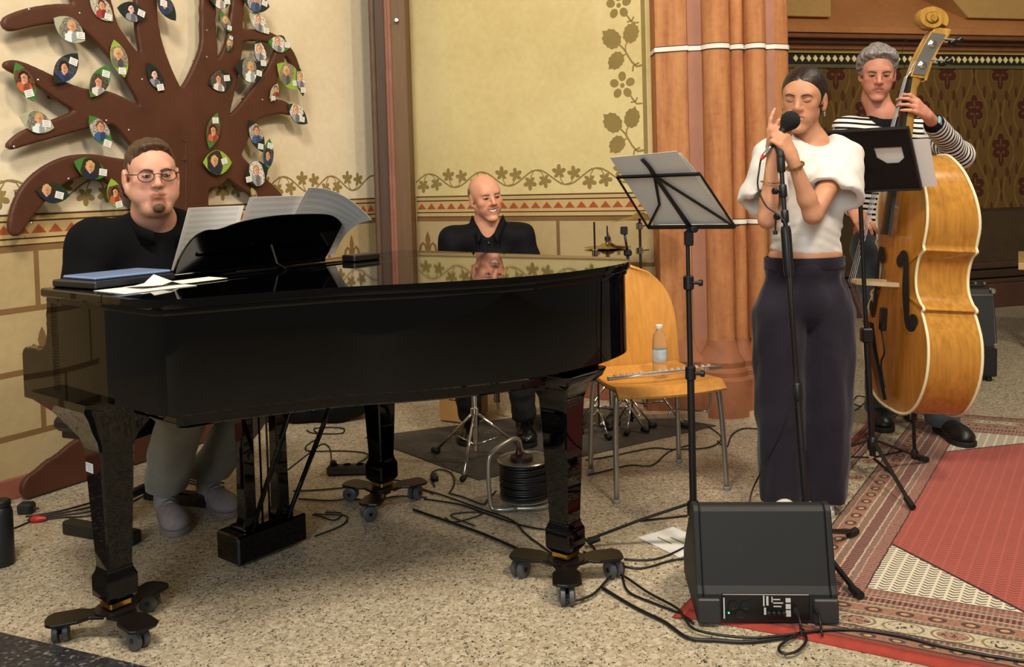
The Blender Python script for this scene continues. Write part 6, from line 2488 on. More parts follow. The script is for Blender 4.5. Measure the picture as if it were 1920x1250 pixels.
hem = [[RC + R1 * a + R2 * (-.03 * q) + V((0, 0, .0075 - .006 * q)) for q in (0, .3, 1)] for a in np.linspace(-.05, .5, 8)]
MB().sheet(hem, .004).build('red_hem', M_HEM, rug, smooth=True)
# grey drum mat
mp = [fl(684, 821), fl(898, 901), fl(1343, 799), fl(1135, 762)]
mb = MB()
mb.v = [(p.x, p.y, .006) for p in mp] + [(p.x, p.y, .0004) for p in mp]
mb.f = [(0, 1, 2, 3), (7, 6, 5, 4)] + [(i, (i + 4), (i + 1) % 4 + 4, (i + 1) % 4) for i in range(4)]
mb.build('drum_mat', mat('dark_grey_felt', '4d463e', .95, var=.25, scale=30, bump=.3), loc=mp[0], label='dark grey felt mat under the drum hardware', cat='mat', bevel=.002)

# ------------------------------------------------------------------ plywood chair with bottle and flute
ch_ = empty('chair', fl(1260, 880), 'light plywood chair with grey tubular legs beside the piano tail', 'chair')
f1, f2, b2 = fl(1156, 943), fl(1363, 918), fl(1280, 871)
cd_ = (f2 - f1).normalized()
cb = V((-cd_.y, cd_.x, 0))
b1_ = f1 + (b2 - f2)
wch = (f2 - f1).length
b1_ = f1 + cb * .40 + cd_ * .03
b2 = f2 + cb * .40 - cd_ * .03
M_PLY = wood('beech_ply', 'd69a48', 'c4863a', .35)
fm = (f1 + f2) / 2


def Cp(x, y, z): return fm + cd_ * x + cb * y + V((0, 0, z))


hw = wch / 2
g = []
for i in range(15):
    x = -1 + 2 * i / 14
    row = []
    for j in range(13):
        q = j / 12
        wv = (hw - .005) * (1 - .10 * q) * (1 if .12 < q < .9 else (.97 if q > .5 else .985))
        z = .455 - .025 * math.sin(math.pi * q) * (1 - x * x * .4) + .006 * x * x - (.035 * ((.10 - q) / .10) ** 2 if q < .10 else 0)
        y = -.03 + .43 * q - .02 * (1 - x * x) * (q < .3) * (1 - q / .3)
        row.append(Cp(x * wv, y, z))
    g.append(row)
MB().sheet(g, .012).build('seat', M_PLY, ch_, smooth=50)
g = []
for i in range(17):
    a = -1 + 2 * i / 16
    row = []
    for j in range(15):
        q = j / 14
        # rounded top outline
        wq = (hw * .92) * (1.0 if q < .35 else math.sqrt(max(.0, 1 - ((q - .35) / .655) ** 2.6)))
        wq = max(wq, .004)
        z = .445 + .45 * q
        y = .40 + .03 * math.sin(q * 1.2) + .06 * q * q - .03 * (1 - a * a) * -1 * .8
        row.append(Cp(a * wq, y, z))
    g.append(row)
MB().sheet(g, .011).build('backrest', M_PLY, ch_, smooth=50)
M_TUBE = mat('grey_tube', 'a9a69f', .28, metal=.85, var=.08)
for (p, sx, fr) in ((f1, -1, 1), (f2, 1, 1), (b1_, -1, 0), (b2, 1, 0)):
    q = (p - fm)
    x, y = q.dot(cd_), q.dot(cb)
    top = [Cp(x * .93, y + (.02 if fr else -.03), .40), Cp(x * .90, y + (.035 if fr else -.05), .428), Cp(x * .84, y + (.07 if fr else -.09), .436)]
    lg = MB().tube(bez([Cp(x, y, .012), Cp(x * .97, y + (.01 if fr else -.01), .25)] + top, 5), .0112, 10).build('leg', M_TUBE, ch_, smooth=True)
    MB().lathe([(.014, 0), (.0155, .004), (.0155, .012), (.012, .016)], Cp(x, y, .0005), n=12).build('foot_glide', M_RUBBER if False else mat('grey_glide', '8d8a84', .6), lg, smooth=40)
MB().tube([Cp(-hw * .84, .03, .43), Cp(-hw * .84, .34, .43)], .010, 8).build('side_rail', M_TUBE, ch_, smooth=True)
MB().tube([Cp(hw * .84, .03, .43), Cp(hw * .84, .34, .43)], .010, 8).build('side_rail', M_TUBE, ch_, smooth=True)
MB().tube(bez([Cp(hw * .84, .06, .42), Cp(hw * .84, .06, .33), Cp(hw * .70, .08, .315), Cp(hw * .2, .08, .33), Cp(hw * .1, .08, .30)], 5), .005, 8).build('coupling_bracket', M_TUBE, ch_, smooth=True)
# bottle
n = N('clear_plastic')
n.set('f2f7f8', .06, spec=.5)
n.b.inputs['Transmission Weight'].default_value = .95
n.b.inputs['IOR'].default_value = 1.2
M_PET = n.m
bo = at(1238, 706, f1.y + .28)
bo.z = .4475
bt = empty('water_bottle', bo, 'clear plastic water bottle standing on the plywood chair', 'bottle')
MB().lathe([(.026, .0), (.031, .004), (.032, .03), (.030, .055), (.032, .06), (.030, .09), (.0315, .12), (.029, .14), (.031, .15), (.026, .172), (.015, .19), (.0125, .195), (.0125, .205)], bo, n=24).build('bottle_body', M_PET, bt, smooth=50)
MB().lathe([(.0145, 0), (.0155, .002), (.0155, .015), (.013, .017)], bo + V((0, 0, .2)), n=20).build('bottle_cap', mat('white_cap', 'e4e6e6', .4), bt, smooth=40)
MB().lathe([(.0322, .062), (.0325, .063), (.0325, .112), (.0322, .113)], bo, n=24, cap=False).build('bottle_label', mat('pale_label', 'b9c4c6', .5, var=.3, scale=40), bt, smooth=40)
# flute
fa_, fb_ = at(1140, 709, f1.y + .10), at(1352, 690, f1.y + .26)
fa_.z, fb_.z = .478, .480
fd = (fb_ - fa_)
fw_ = empty('flute', fa_, 'silver flute lying across the plywood chair', 'flute')
MB().tube([fa_, fb_], .0095, 12).build('tube', mat('polished_silver', 'ece4d4', .22, metal=.7), fw_, smooth=True)
fn = fd.normalized()
for k in range(16):
    if k in (5, 6): continue
    c = fa_ + fd * (.06 + .055 * k) + V((0, -.003, .0095))
    MB().lathe([(.0075, 0), (.0085, .003), (.0075, .006), (.003, .008)], c, (.05, -.35, .93), 12).build('key_cup', mat('polished_silver', 'd6cdbd'), fw_, smooth=40)
MB().tube([fa_ + fd * .05 + V((0, -.011, .008)), fa_ + fd * .93 + V((0, -.011, .008))], .0022, 6).build('key_rod', mat('polished_silver', 'd6cdbd'), fw_)
for q in (.36, .40, .86):
    MB().lathe([(.0098, -.01), (.0115, -.009), (.0115, .009), (.0098, .01)], fa_ + fd * q, fn, 14, cap=False).build('tenon_ring', mat('polished_silver', 'd6cdbd'), fw_, smooth=40)

# ------------------------------------------------------------------ singer's folding music stand
q0 = fl(1302, 1034)
ms = empty('music_stand', q0, 'folding black wire music stand holding white sheets in front of the pillar', 'music stand', 'music stands')
zt_ = at(1298, 440, q0.y).z
tp_ = V((q0.x + .0, q0.y, zt_))
MB().cyl(q0 + V((0, 0, .10)), q0 + V((0, 0, .62)), .0125, n=12).build('lower_tube', M_BLKMAT, ms, smooth=40)
MB().cyl(q0 + V((0, 0, .6)), q0 + V((0, 0, .93)), .0095, n=12).build('middle_tube', M_BLKMAT, ms, smooth=40)
MB().cyl(q0 + V((0, 0, .9)), tp_, .007, n=12).build('upper_tube', M_BLKMAT, ms, smooth=40)
for z in (.62, .93):
    c = q0 + V((0, 0, z))
    cl = MB().lathe([(.013, -.025), (.018, -.02), (.018, .02), (.012, .025)], c, n=14).build('height_clamp', M_BLKMAT, ms, smooth=40)
    MB().lathe([(.006, 0), (.006, .02), (.011, .022), (.011, .034)], c + V((.012, -.006, 0)), (.9, -.4, 0), 10).build('clamp_knob', M_BLKMAT, cl, smooth=40)
MB().lathe([(.014, 0), (.022, .01), (.022, .05), (.014, .06)], q0 + V((0, 0, .12)), n=14).build('leg_hub', M_BLKMAT, ms, smooth=40)
ft = [fl(1110, 1028), fl(1438, 1010), fl(1330, 1130)]
ft[1] = q0 + V((.30, .12, 0))
ft[2] = q0 + V((.10, -.30, 0))
ft[0] = q0 + (ft[0] - q0).normalized() * .36
for f_ in ft:
    d_ = (f_ - q0).normalized()
    a_, b_ = q0 + V((0, 0, .165)) + d_ * .02, f_ + V((0, 0, .033))
    sdv = V((-d_.y, d_.x, 0))
    pts = [a_, a_.lerp(b_, .45) + V((0, 0, .004)), b_]
    lg = MB().tube(pts, .009, 6, flat=.6).build('leg', M_BLKMAT, ms)
    MB().tube([q0 + V((0, 0, .125)) + d_ * .02, a_.lerp(b_, .48)], .007, 6, flat=.6).build('leg_brace', M_BLKMAT, lg)
    MB().tube([b_ - d_ * .035 + V((0, 0, .005)), b_ + d_ * .004 - V((0, 0, .008))], [.011, .014], 8).build('rubber_foot', M_RUBBER, lg)
dw = V((.8, -.6, 0))
BL, BR_ = at(1215, 426, q0.y + .13), at(1378, 425, q0.y - .10)
TL, TR = at(1157, 332, q0.y - .02), at(1312, 326, q0.y - .25)
mid = lambda a, b, t=.5: a.lerp(b, t)
hg = MB().bbox(tp_ + V((.004, 0, -.012)), (.03, .024, .05), None, .004).build('tilt_bracket', M_BLKMAT, ms)
MB().tube([tp_, mid(BL, BR_, .52)], [.012, .010], 8).build('tilt_arm', M_BLKMAT, ms)
MB().lathe([(.006, -.012), (.013, -.011), (.013, .011), (.006, .012)], tp_ + V((.022, -.004, .02)), (0, -1, 0), 12).build('tilt_knob', M_BLKMAT, ms, smooth=40)
dk = MB()
dk = MB().tube([BL, BR_], .007, 4).build('bottom_bar', M_BLKMAT, ms)
MB().tube([TL, TR], .006, 4).build('top_bar', M_BLKMAT, ms)
MB().tube([BL, TL], .0055, 4).build('side_bar', M_BLKMAT, ms)
MB().tube([BR_, TR], .0055, 4).build('side_bar', M_BLKMAT, ms)
tm = mid(TL, TR, .47)
MB().tube([mid(BL, BR_, .5), mid(mid(BL, BR_, .5), tm, .5), tm], [.012, .010, .009], 4, flat=.5).build('centre_bar', M_BLKMAT, ms)
MB().tube([tm, mid(TL, BL, .55) + (BR_ - BL) * .30, BL], .0048, 4).build('fold_bar', M_BLKMAT, ms)
MB().tube([tm, BR_], .0048, 4).build('fold_bar', M_BLKMAT, ms)
MB().tube(bez([tm, tm + (TL - BL) * .14, tm + (TL - BL) * .30 - (BR_ - BL) * .03], 4), [.009] * 9, 4, flat=.5).build('page_holder', M_BLKMAT, ms)
away = V((.55, .80, .0)).normalized() * .045
MB().sheet([[BL + away * q + V((0, 0, .004 * q)) for q in (0, .5, 1)], [BR_ + away * q + V((0, 0, .004 * q)) for q in (0, .5, 1)]], .004).build('ledge', M_BLKMAT, ms)
off = V((.55, .80, .25)).normalized() * .011
A0, A1, A2, A3 = BL.lerp(BR_, .06), BL.lerp(BR_, .96), TR + (TR - BR_) * .36 - (TR - TL) * .12, TL + (TL - BL) * .31 + (TR - TL) * .02
for k, (q, lab) in enumerate(((0, 'front white sheet on the folding music stand'), (1, 'rear white sheet behind the first one on the folding music stand'))):
    o2 = off * (1 + .55 * k) + V((0, 0, .007))
    sh = [[(A0.lerp(A1, s_)).lerp(A3.lerp(A2, s_), r_) + o2 + (TR - TL) * (.02 * k) - V((0, 0, .0)) + off * .25 * math.sin(3.1 * r_) * k for r_ in np.linspace(0, 1 - .035 * k, 6)] for s_ in np.linspace(.0 + .02 * k, 1, 6)]
    sheet_obj('sheet_music', sh, M_PAPER, lab, 'sheet music', 'sheets on the folding music stand')

# ------------------------------------------------------------------ bassist's solid music stand
q2_ = fl(1637, 898, .009)
ms2 = empty('music_stand', q2_, 'black solid-desk music stand between the singer and the double bass', 'music stand', 'music stands')
topz = at(1612, 355, q2_.y).z
tq = at(1612, 355, q2_.y)
MB().cyl(q2_ + V((0, 0, .10)), q2_.lerp(tq, .5), .013, n=12).build('lower_tube', M_BLKMAT, ms2, smooth=40)
MB().cyl(q2_.lerp(tq, .48), tq, .009, n=12).build('upper_tube', M_BLKMAT, ms2, smooth=40)
MB().bbox(q2_.lerp(tq, .5), (.045, .04, .06), None, .006).build('height_clamp', M_BLKMAT, ms2)
MB().lathe([(.016, 0), (.022, .01), (.022, .05), (.014, .06)], q2_ + V((0, 0, .12)), n=14).build('leg_hub', M_BLKMAT, ms2, smooth=40)
for f_ in (fl(1755, 862, .009), fl(1672, 926, .009), q2_ + V((-.26, .10, 0))):
    d_ = (f_ - q2_)
    d_.z = 0
    d_.normalize()
    f_ = q2_ + d_ * .36
    a_, b_ = q2_ + V((0, 0, .16)) + d_ * .02, f_ + V((0, 0, .016))
    lg = MB().tube([a_, b_], .009, 6, flat=.6).build('leg', M_BLKMAT, ms2)
    MB().tube([q2_ + V((0, 0, .09)) + d_ * .015, a_.lerp(b_, .55)], .007, 6, flat=.6).build('leg_brace', M_BLKMAT, lg)
    MB().tube([b_ - d_ * .045 + V((0, 0, .014)), b_ + d_ * .01 - V((0, 0, .002))], [.013, .0125], 8).build('rubber_foot', M_RUBBER, lg)
dTL, dTR, dBR, dBL = at(1537, 247, q2_.y + .02), at(1703, 238, q2_.y - .18), at(1728, 353, q2_.y - .06), at(1585, 358, q2_.y + .14)
ex_, ey_ = (dBR - dBL), (dTL - dBL)
Dp = lambda a, b, c=0.0: dBL + (dBR - dBL) * a * 1.0 * (1 - b) + (dTR - dTL) * a * b + (dTL - dBL) * b + nrm_d * c
nrm_d = ex_.cross(ey_).normalized()
hole = [(.56, .70), (.88, .70), (.88, .52), (.80, .44), (.66, .44), (.56, .54)]
outer = [(0, 1), (1, 1), (1, .4), (1, 0), (0, 0), (0, .5)]
mb = MB()
for c in (0, .003):
    mb.v += [tuple(Dp(a, b, c)) for a, b in outer] + [tuple(Dp(a, b, c)) for a, b in hole]
for i in range(6):
    j = (i + 1) % 6
    mb.f.append((i, j, 6 + j, 6 + i))
    mb.f.append((12 + i, 18 + i, 18 + j, 12 + j))
    mb.f.append((i, 12 + i, 12 + j, j))
    mb.f.append((6 + i, 6 + j, 18 + j, 18 + i))
mb.build('desk_plate', M_BLKMAT, ms2)
MB().tube([Dp(-.01, 1.0, .006), Dp(1.01, 1.0, .006)], .008, 6).build('top_lip', M_BLKMAT, ms2)
MB().tube([Dp(1.0, 0, .004), Dp(1.0, 1, .004)], .006, 6).build('side_lip', mat('worn_black_edge', '2b2b2c', .3), ms2)
MB().tube([Dp(0, .0, .004), Dp(1, 0, .004)], .006, 6).build('bottom_lip', M_BLKMAT, ms2)
back = V((.35, .93, 0))
MB().sheet([[Dp(0, 0, 0) + back * q for q in (0, .06)], [Dp(1, 0, 0) + back * q for q in (0, .06)]], .003).build('ledge', M_BLKMAT, ms2)
MB().tube([tq, Dp(.2, .25, .01) * 1.0], [.012, .012], 6).build('tilt_arm', M_BLKMAT, ms2)
sgn = -1 if nrm_d.y < 0 else 1
bo_ = V((.30, .95, .1)).normalized() * .010
sheet_obj('sheet_music', [[Dp(a, b) + bo_ for b in np.linspace(.02, .80, 5)] for a in np.linspace(.50, 1.20, 6)], M_PAPER, 'white sheet jutting out at the right of the solid black music stand', 'sheet music')
# ------------------------------------------------------------------ microphone, its stand and cable
mb0 = fl(1515, 1052, .0)
mk = empty('microphone_stand', mb0, 'black straight microphone stand in front of the singer', 'microphone stand')
m1, m2, m3 = at(1464, 300, 3.12), at(1474, 485, 3.07), V((mb0.x, mb0.y, .10))
jn = m1.lerp(m3, .29)
MB().cyl(m3, m1.lerp(m3, .62), .0125, n=12).build('lower_tube', M_BLKMAT, mk, smooth=40)
MB().cyl(m1.lerp(m3, .64), m1.lerp(m3, .22), .0105, n=12).build('middle_tube', M_BLKMAT, mk, smooth=40)
MB().cyl(m1.lerp(m3, .24), m1, .008, n=12).build('upper_tube', M_BLKMAT, mk, smooth=40)
axm = (m1 - m3).normalized()
for q, r, h in ((.63, .017, .03), (.25, .018, .085), (.085, .0135, .022), (.155, .0135, .022), (.01, .014, .03)):
    MB().lathe([(r * .8, -h), (r, -h * .8), (r, h * .8), (r * .8, h)], m1.lerp(m3, q), axm, 14).build('clutch', M_BLKMAT, mk, smooth=40)
for q in (.085, .155):
    c = m1.lerp(m3, q)
    MB().lathe([(.006, 0), (.006, .012), (.011, .014), (.011, .028)], c + V((-.010, -.004, 0)), (-.95, -.3, 0), 10).build('wing_knob', M_BLKMAT, mk, smooth=40)
c = m1.lerp(m3, .155)
MB().tube([c + V((-.034, -.01, .0)), c + V((-.036, -.01, -.05))], .0032, 6).build('clip_pin', M_BLKMAT, mk)
MB().lathe([(.006, 0), (.008, .004), (.008, .012)], c + V((-.036, -.01, -.06)), (0, 0, 1), 8).build('pin_knob', M_BLKMAT, mk)
MB().lathe([(.014, 0), (.022, .008), (.022, .045), (.014, .055)], m3 - V((0, 0, .01)), n=14).build('leg_hub', M_BLKMAT, mk, smooth=40)
for f_ in (fl(1602, 1004, .009), fl(1610, 1122, .009), mb0 + V((-.28, -.02, 0))):
    d_ = f_ - mb0
    d_.z = 0
    lg = MB().tube([m3 + d_.normalized() * .015, V((f_.x, f_.y, .022))], [.009, .009], 8).build('leg', M_BLKMAT, mk, smooth=40)
    e_ = d_.normalized()
    MB().tube([V((f_.x, f_.y, .0255)) - e_ * .04, V((f_.x, f_.y, .0235)) + e_ * .012], [.012, .0135], 10).build('rubber_foot', M_RUBBER, lg, smooth=40)
# microphone
ma, mt = at(1482, 226, 3.155), at(1445, 275, 3.165)
mx = (ma - mt).normalized()
mc = empty('microphone', mt, 'black microphone with foam windscreen held at the singer\'s mouth', 'microphone')
MB().lathe([(.010, 0), (.0115, .004), (.0135, .05), (.0165, .085), (.019, .10)], mt, mx, 18).build('handle', M_BLKMAT, mc, smooth=40)
S = SDF(*[np.arange(ma[i] - .05, ma[i] + .05, .004) for i in range(3)])
S.ell(ma, [.033, .033, .033], None, 0)
S.cap(ma - mx * .028, ma, .018, .028, .01)
S.build('foam_windscreen', mat('black_foam', '0b0b0c', .95, var=.3, scale=200, bump=.5, bscale=350), mc)
MB().lathe([(.0085, 0), (.0085, .02), (.0095, .022), (.0095, .036)], mt - mx * .036, mx, 14).build('cable_plug', M_SILVER, mc, smooth=40)
MB().lathe([(.0045, 0), (.0075, .012), (.0088, .02)], mt - mx * .056, mx, 12).build('red_boot', mat('red_plug_boot', 'b8301f', .5), mc, smooth=40)
MB().tube(bez([m1 + axm * .005, m1 + axm * .022, mt.lerp(ma, .30) - V((0, 0, .012))], 4), [.013] * 9, 10).build('microphone_clip', M_RUBBER, mk, smooth=40)


def cable(pts, r, label, m=None, name='cable', cat='cable', group='cables on the floor', n_=6, sub=6):
    q = bez(pts, sub)
    o = MB().tube(q, r, n_).build(name, m or M_CABLE, loc=q[0], label=label, cat=cat, group=group, smooth=True)
    return o


tail = mt - mx * .056
ctrl = [tail, at(1424, 315, 3.12), at(1421, 350, 3.11), at(1436, 385, 3.09), at(1459, 402, 3.07), at(1474, 424, 3.055), at(1480, 470, 3.04), at(1486, 600, 3.0), at(1490, 720, 2.99), at(1470, 800, 2.99), at(1440, 860, 3.02), at(1412, 915, 3.06), fl(1395, 962, .012), fl(1330, 1000, .006), fl(1240, 1045, .006), fl(1170, 1048, .006)]
cable(ctrl, .0033, 'thin black microphone cable hanging from the singer\'s microphone', name='microphone_cable', group=None)


def fc(px, r, label, m=None, z=None, **kw):
    return cable([fl(x, y, (z if z is not None else r + .0015)) for x, y in px], r, label, m, **kw)


# cables on the floor, traced where they lie
fc([(775, 955), (900, 998), (1000, 1042), (1035, 1058)], .0055, 'thick black cable running from the rear dolly towards the nearest piano leg')
fc([(750, 905), (830, 928), (905, 955), (960, 975), (985, 1000), (1025, 1030), (1040, 1040)], .0036, 'black cable curving from the rear piano leg past the reel')
fc([(795, 935), (860, 945), (905, 960), (980, 985), (1045, 995)], .0036, 'black cable lying just in front of the cable reel')
fc([(1092, 1005), (1110, 1022), (1125, 1042), (1150, 1055), (1200, 1065), (1260, 1050), (1302, 1045)], .0036, 'black cable passing under the white paper to the monitor')
fc([(1094, 1034), (1140, 1052), (1168, 1056), (1168, 1085), (1180, 1110), (1225, 1130), (1275, 1150), (1300, 1168)], .004, 'black cable hooking round beside the front dolly')
fc([(1130, 1102), (1190, 1138), (1245, 1165), (1290, 1195), (1345, 1200), (1400, 1203), (1450, 1198), (1490, 1192)], .0055, 'thick braided cable leading along the red rug hem')
fc([(1060, 1130), (1110, 1115), (1148, 1078), (1170, 1080), (1215, 1110), (1270, 1140), (1284, 1160), (1310, 1182), (1400, 1195), (1475, 1190), (1530, 1182), (1600, 1180), (1680, 1190), (1760, 1210), (1850, 1228), (1940, 1242)], .0042, 'long black cable crossing the rug to the right edge', z=.0145)
fc([(1505, 1180), (1512, 1200), (1495, 1220), (1470, 1225), (1460, 1215), (1475, 1200), (1502, 1185)], .004, 'small black cable loop in front of the monitor', z=.0145)
fc([(1098, 862), (1140, 856), (1220, 840), (1262, 842), (1330, 838), (1352, 820), (1325, 798), (1300, 796)], .0034, 'black cable looping under the plywood chair')
fc([(1102, 890), (1130, 884), (1180, 872), (1222, 872), (1255, 846), (1300, 832)], .0034, 'black cable forking behind the chair legs')
fc([(1345, 826), (1362, 838), (1372, 815), (1395, 803), (1432, 806), (1450, 815)], .0034, 'black cable arching over to the singer\'s trousers')
fc([(1240, 768), (1290, 772), (1330, 764), (1380, 756), (1450, 755)], .0034, 'black cable along the foot of the pillar')
fc([(575, 806), (590, 812), (640, 812), (640, 802), (590, 803), (598, 818), (575, 835), (580, 845), (640, 845), (680, 848), (690, 855), (668, 870)], .0034, 'black cable with an oval loop in front of the gig bag')
fc([(540, 880), (585, 845), (605, 832), (618, 840), (622, 868)], .0034, 'black cable ending in the power strip plug')
fc([(550, 920), (600, 918), (660, 912), (700, 905), (745, 900), (790, 915), (812, 925)], .0034, 'black cable behind the pedal lyre running to the reel plug')
fc([(560, 935), (620, 938), (655, 935), (700, 938), (745, 930), (800, 932)], .0034, 'black cable under the rear dolly')
fc([(585, 965), (620, 964), (650, 968), (640, 985), (590, 1005)], .0034, 'black cable lying right of the pedal box')
fc([(590, 962), (625, 975), (640, 962), (610, 960)], .0034, 'small black cable coil beside the pedal box')
fc([(815, 912), (808, 890), (822, 880), (845, 886), (852, 905), (842, 925)], .0034, 'short black plug cable looped on the floor near the mat')
fc([(835, 970), (850, 978), (880, 972), (905, 962), (880, 960), (845, 966), (890, 985)], .003, 'thin black cable loop in front of the reel')
fc([(930, 920), (915, 935), (905, 945), (870, 932), (845, 925)], .0036, 'black cable coming out of the reel')
for k, (dy, sx) in enumerate(((0, 0), (8, 6), (16, 3), (24, 10))):
    fc([(48 + sx, 968 + dy * .4), (110, 958 + dy * .5), (170, 942 + dy), (235, 922 + dy), (290, 900 + dy * .8), (350, 890 + dy * .6), (420, 905 + dy)], .0036, ('topmost', 'second', 'third', 'lowest')[k] + ' of four black cables running under the piano from the left edge')
fc([(-20, 1000), (20, 992), (55, 978), (70, 974)], .0036, 'black cable ending in the red plug by the left edge')
rp_ = fl(72, 973, .014)
MB().lathe([(.008, 0), (.014, .01), (.014, .03), (.010, .045), (.006, .06)], rp_ + V((-.03, 0, 0)), (1, .1, 0), 12).build('red_plug', mat('red_plastic', 'b32218', .4), loc=rp_, label='small red cable plug on the floor behind the black flask', cat='plug', smooth=40)
aq = empty('adapter', fl(50, 962), 'black mains adapter on the floor behind the red plug', 'adapter')
MB().bbox(fl(50, 962) + V((0, 0, .0225)), (.06, .05, .043), None, .008).build('adapter_body', M_RUBBER, aq)
MB().tube([fl(50, 962) + V((.03, 0, .02)), fl(50, 962) + V((.05, 0, .018))], [.006, .004], 8).build('strain_relief', M_RUBBER, aq)
# plug beside the mat
pg = fl(815, 893, .02)
MB().tube([pg + V((0, 0, .014)), pg, pg + V((0, -.01, -.012))], [.008, .016, .019], 12).build('mains_plug', mat('dark_brown_plug', '241a14', .5), loc=fl(815, 893), label='dark mains plug lying at the front edge of the mat', cat='plug', smooth=True)
# power strip
ps0, ps1 = fl(612, 893), fl(712, 890)
pe = empty('power_strip', ps0, 'dark brown power strip on the floor behind the pedal lyre', 'power strip')
pdv = (ps1 - ps0)
pc = (ps0 + ps1) / 2 + V((0, .02, .0225))
Rps = Matrix((pdv.normalized(), V((-pdv.normalized().y, pdv.normalized().x, 0)), V((0, 0, 1)))).transposed()
MB().bbox(pc, (pdv.length, .05, .044), Rps, .01).build('housing', mat('brown_plastic', '2e261c', .5), pe)
for k in range(4):
    MB().lathe([(.019, 0), (.019, .0015), (.0165, .0015), (.0165, -.003)], pc + pdv * (-.36 + .24 * k) + V((0, 0, .022)), (0, 0, 1), 18).build('socket', M_RUBBER, pe, smooth=40)
MB().tube([fl(622, 868, .07) + V((0, .02, 0)), pc - pdv * .38 + V((0, 0, .03))], [.006, .016], 10).build('inserted_plug', M_RUBBER, pe, smooth=40)
# flask at the left edge
fk = fl(6, 1058)
fe = empty('flask', fk, 'matt black drinking flask standing at the left edge', 'flask')
MB().lathe([(.035, .001), (.038, .006), (.038, .185), (.034, .20), (.030, .206)], fk, n=28).build('flask_body', mat('matt_black_flask', '16191a', .45, var=.15), fe, smooth=40)
MB().lathe([(.030, .206), (.033, .209), (.033, .225), (.028, .23)], fk, n=24).build('flask_lid', M_RUBBER, fe, smooth=40)

# ------------------------------------------------------------------ floor monitor
a0, a1 = fl(1308, 1168, .009), fl(1572, 1170, .009)
mo = empty('floor_monitor', (a0 + a1) / 2, 'black wedge stage monitor on the rug in front of the singer', 'speaker')
mw = (a1 - a0).normalized()
mbk = V((-mw.y, mw.x, 0))
W_ = (a1 - a0).length
side = [(0, 0), (.0, .085), (.012, .105), (.055, .305), (.07, .318), (.10, .318), (.33, .09), (.34, .07), (.34, 0)]
Mp = lambda x, y, z: a0 + mw * x + mbk * y + V((0, 0, z))
M_MON = mat('black_textured_cabinet', '17181a', .6, var=.15, bump=.35, bscale=420, bdist=.001)
MB().loft([[Mp(.018, y, z) for y, z in side], [Mp(W_ - .018, y, z) for y, z in side]]).build('cabinet', M_MON, mo, bevel=.006)
for x0 in (0, W_ - .018):
    MB().loft([[Mp(x0 + d_, y * 1.0, z) for y, z in [(-.001, 0), (-.001, .086), (.011, .106), (.054, .306), (.069, .3195), (.101, .3195), (.332, .091), (.342, .07), (.342, 0)]] for d_ in (0, .018)]).build('side_cheek', M_MON, mo, bevel=.004)
# rear panel: slanted plate, recessed connector bay
nz = V((0, -.973, .23))
pr = (Mp(0, .012, .105), Mp(0, .055, .305))
for (x0, x1, z0, z1) in ((.0, .065, .005, .075), (W_ - .07, W_, .005, .075)):
    MB().bbox(Mp((x0 + x1) / 2, -.002, (z0 + z1) / 2), (x1 - x0, .02, z1 - z0), Matrix((mw, mbk, V((0, 0, 1)))).transposed(), .004).build('corner_foot', mat('grey_rubber_foot', '2b2c2e', .5), mo)
RM = Matrix((mw, mbk, V((0, 0, 1)))).transposed()
bay = MB().bbox(Mp(W_ / 2 - .005, -.001, .05), (.245, .008, .075), RM, .002).build('connector_panel', mat('panel_black', '0a0a0b', .35), mo)
M_WPR = mat('panel_white_print', 'c4c4c0', .5)
for (x, z, wx, wz) in ((.11, .05, .004, .06), (.222, .072, .004, .03), (.232, .072, .006, .026), (.245, .076, .003, .016), (.258, .076, .02, .003), (.262, .066, .028, .003), (.26, .056, .022, .003), (.29, .074, .014, .012), (.29, .056, .014, .014), (.29, .036, .014, .018), (.225, .042, .006, .02)):
    MB().box(Mp(x - .035, -.0056, z - .003), (wx, .0012, wz), RM).build('panel_print', M_WPR, bay)
for k in range(4):
    MB().lathe([(.006, 0), (.006, .008), (.004, .010)], Mp(.20 + .014 * k, -.006, .035), -mbk, 10).build('level_knob', M_RUBBER, bay, smooth=40)
for (x, z) in ((.10, .055), (.135, .055), (.12, .03)):
    MB().lathe([(.013, 0), (.013, .003), (.009, .003), (.008, .001)], Mp(x, -.006, z), -mbk, 16).build('input_socket', M_RUBBER, bay, smooth=40)
n = N('green_led')
n.set('20c060', .4)
n.b.inputs['Emission Color'].default_value = (.05, 1, .25, 1)
n.b.inputs['Emission Strength'].default_value = 3
MB().lathe([(.0025, 0), (.0022, .002)], Mp(.088, -.006, .034), -mbk, 8).build('power_led', n.m, bay)
for k, x in enumerate((.275, .33)):
    c = Mp(x, -.006, .045)
    MB().tube([c, c - mbk * .03], [.008, .006], 10).build('plug', M_RUBBER, bay, smooth=40)
    cable([c - mbk * .03, c - mbk * .055 + V((0, 0, -.012)), c - mbk * .06 + V((0, 0, -.03)), V(((c - mbk * .075).x, (c - mbk * .075).y, .016))], .0036, 'short signal lead plugged into the left part of the monitor panel' if k == 0 else 'short power lead plugged into the right part of the monitor panel', name='monitor_lead', group=None)
# grille on the far side
MB().loft([[Mp(.03, .112, .312), Mp(W_ - .03, .112, .312)], [Mp(.03, .325, .10), Mp(W_ - .03, .325, .10)], ], caps=False, closed=False).build('grille', mat('grille_black', '0d0d0e', .5, bump=.5, bscale=500), mo)
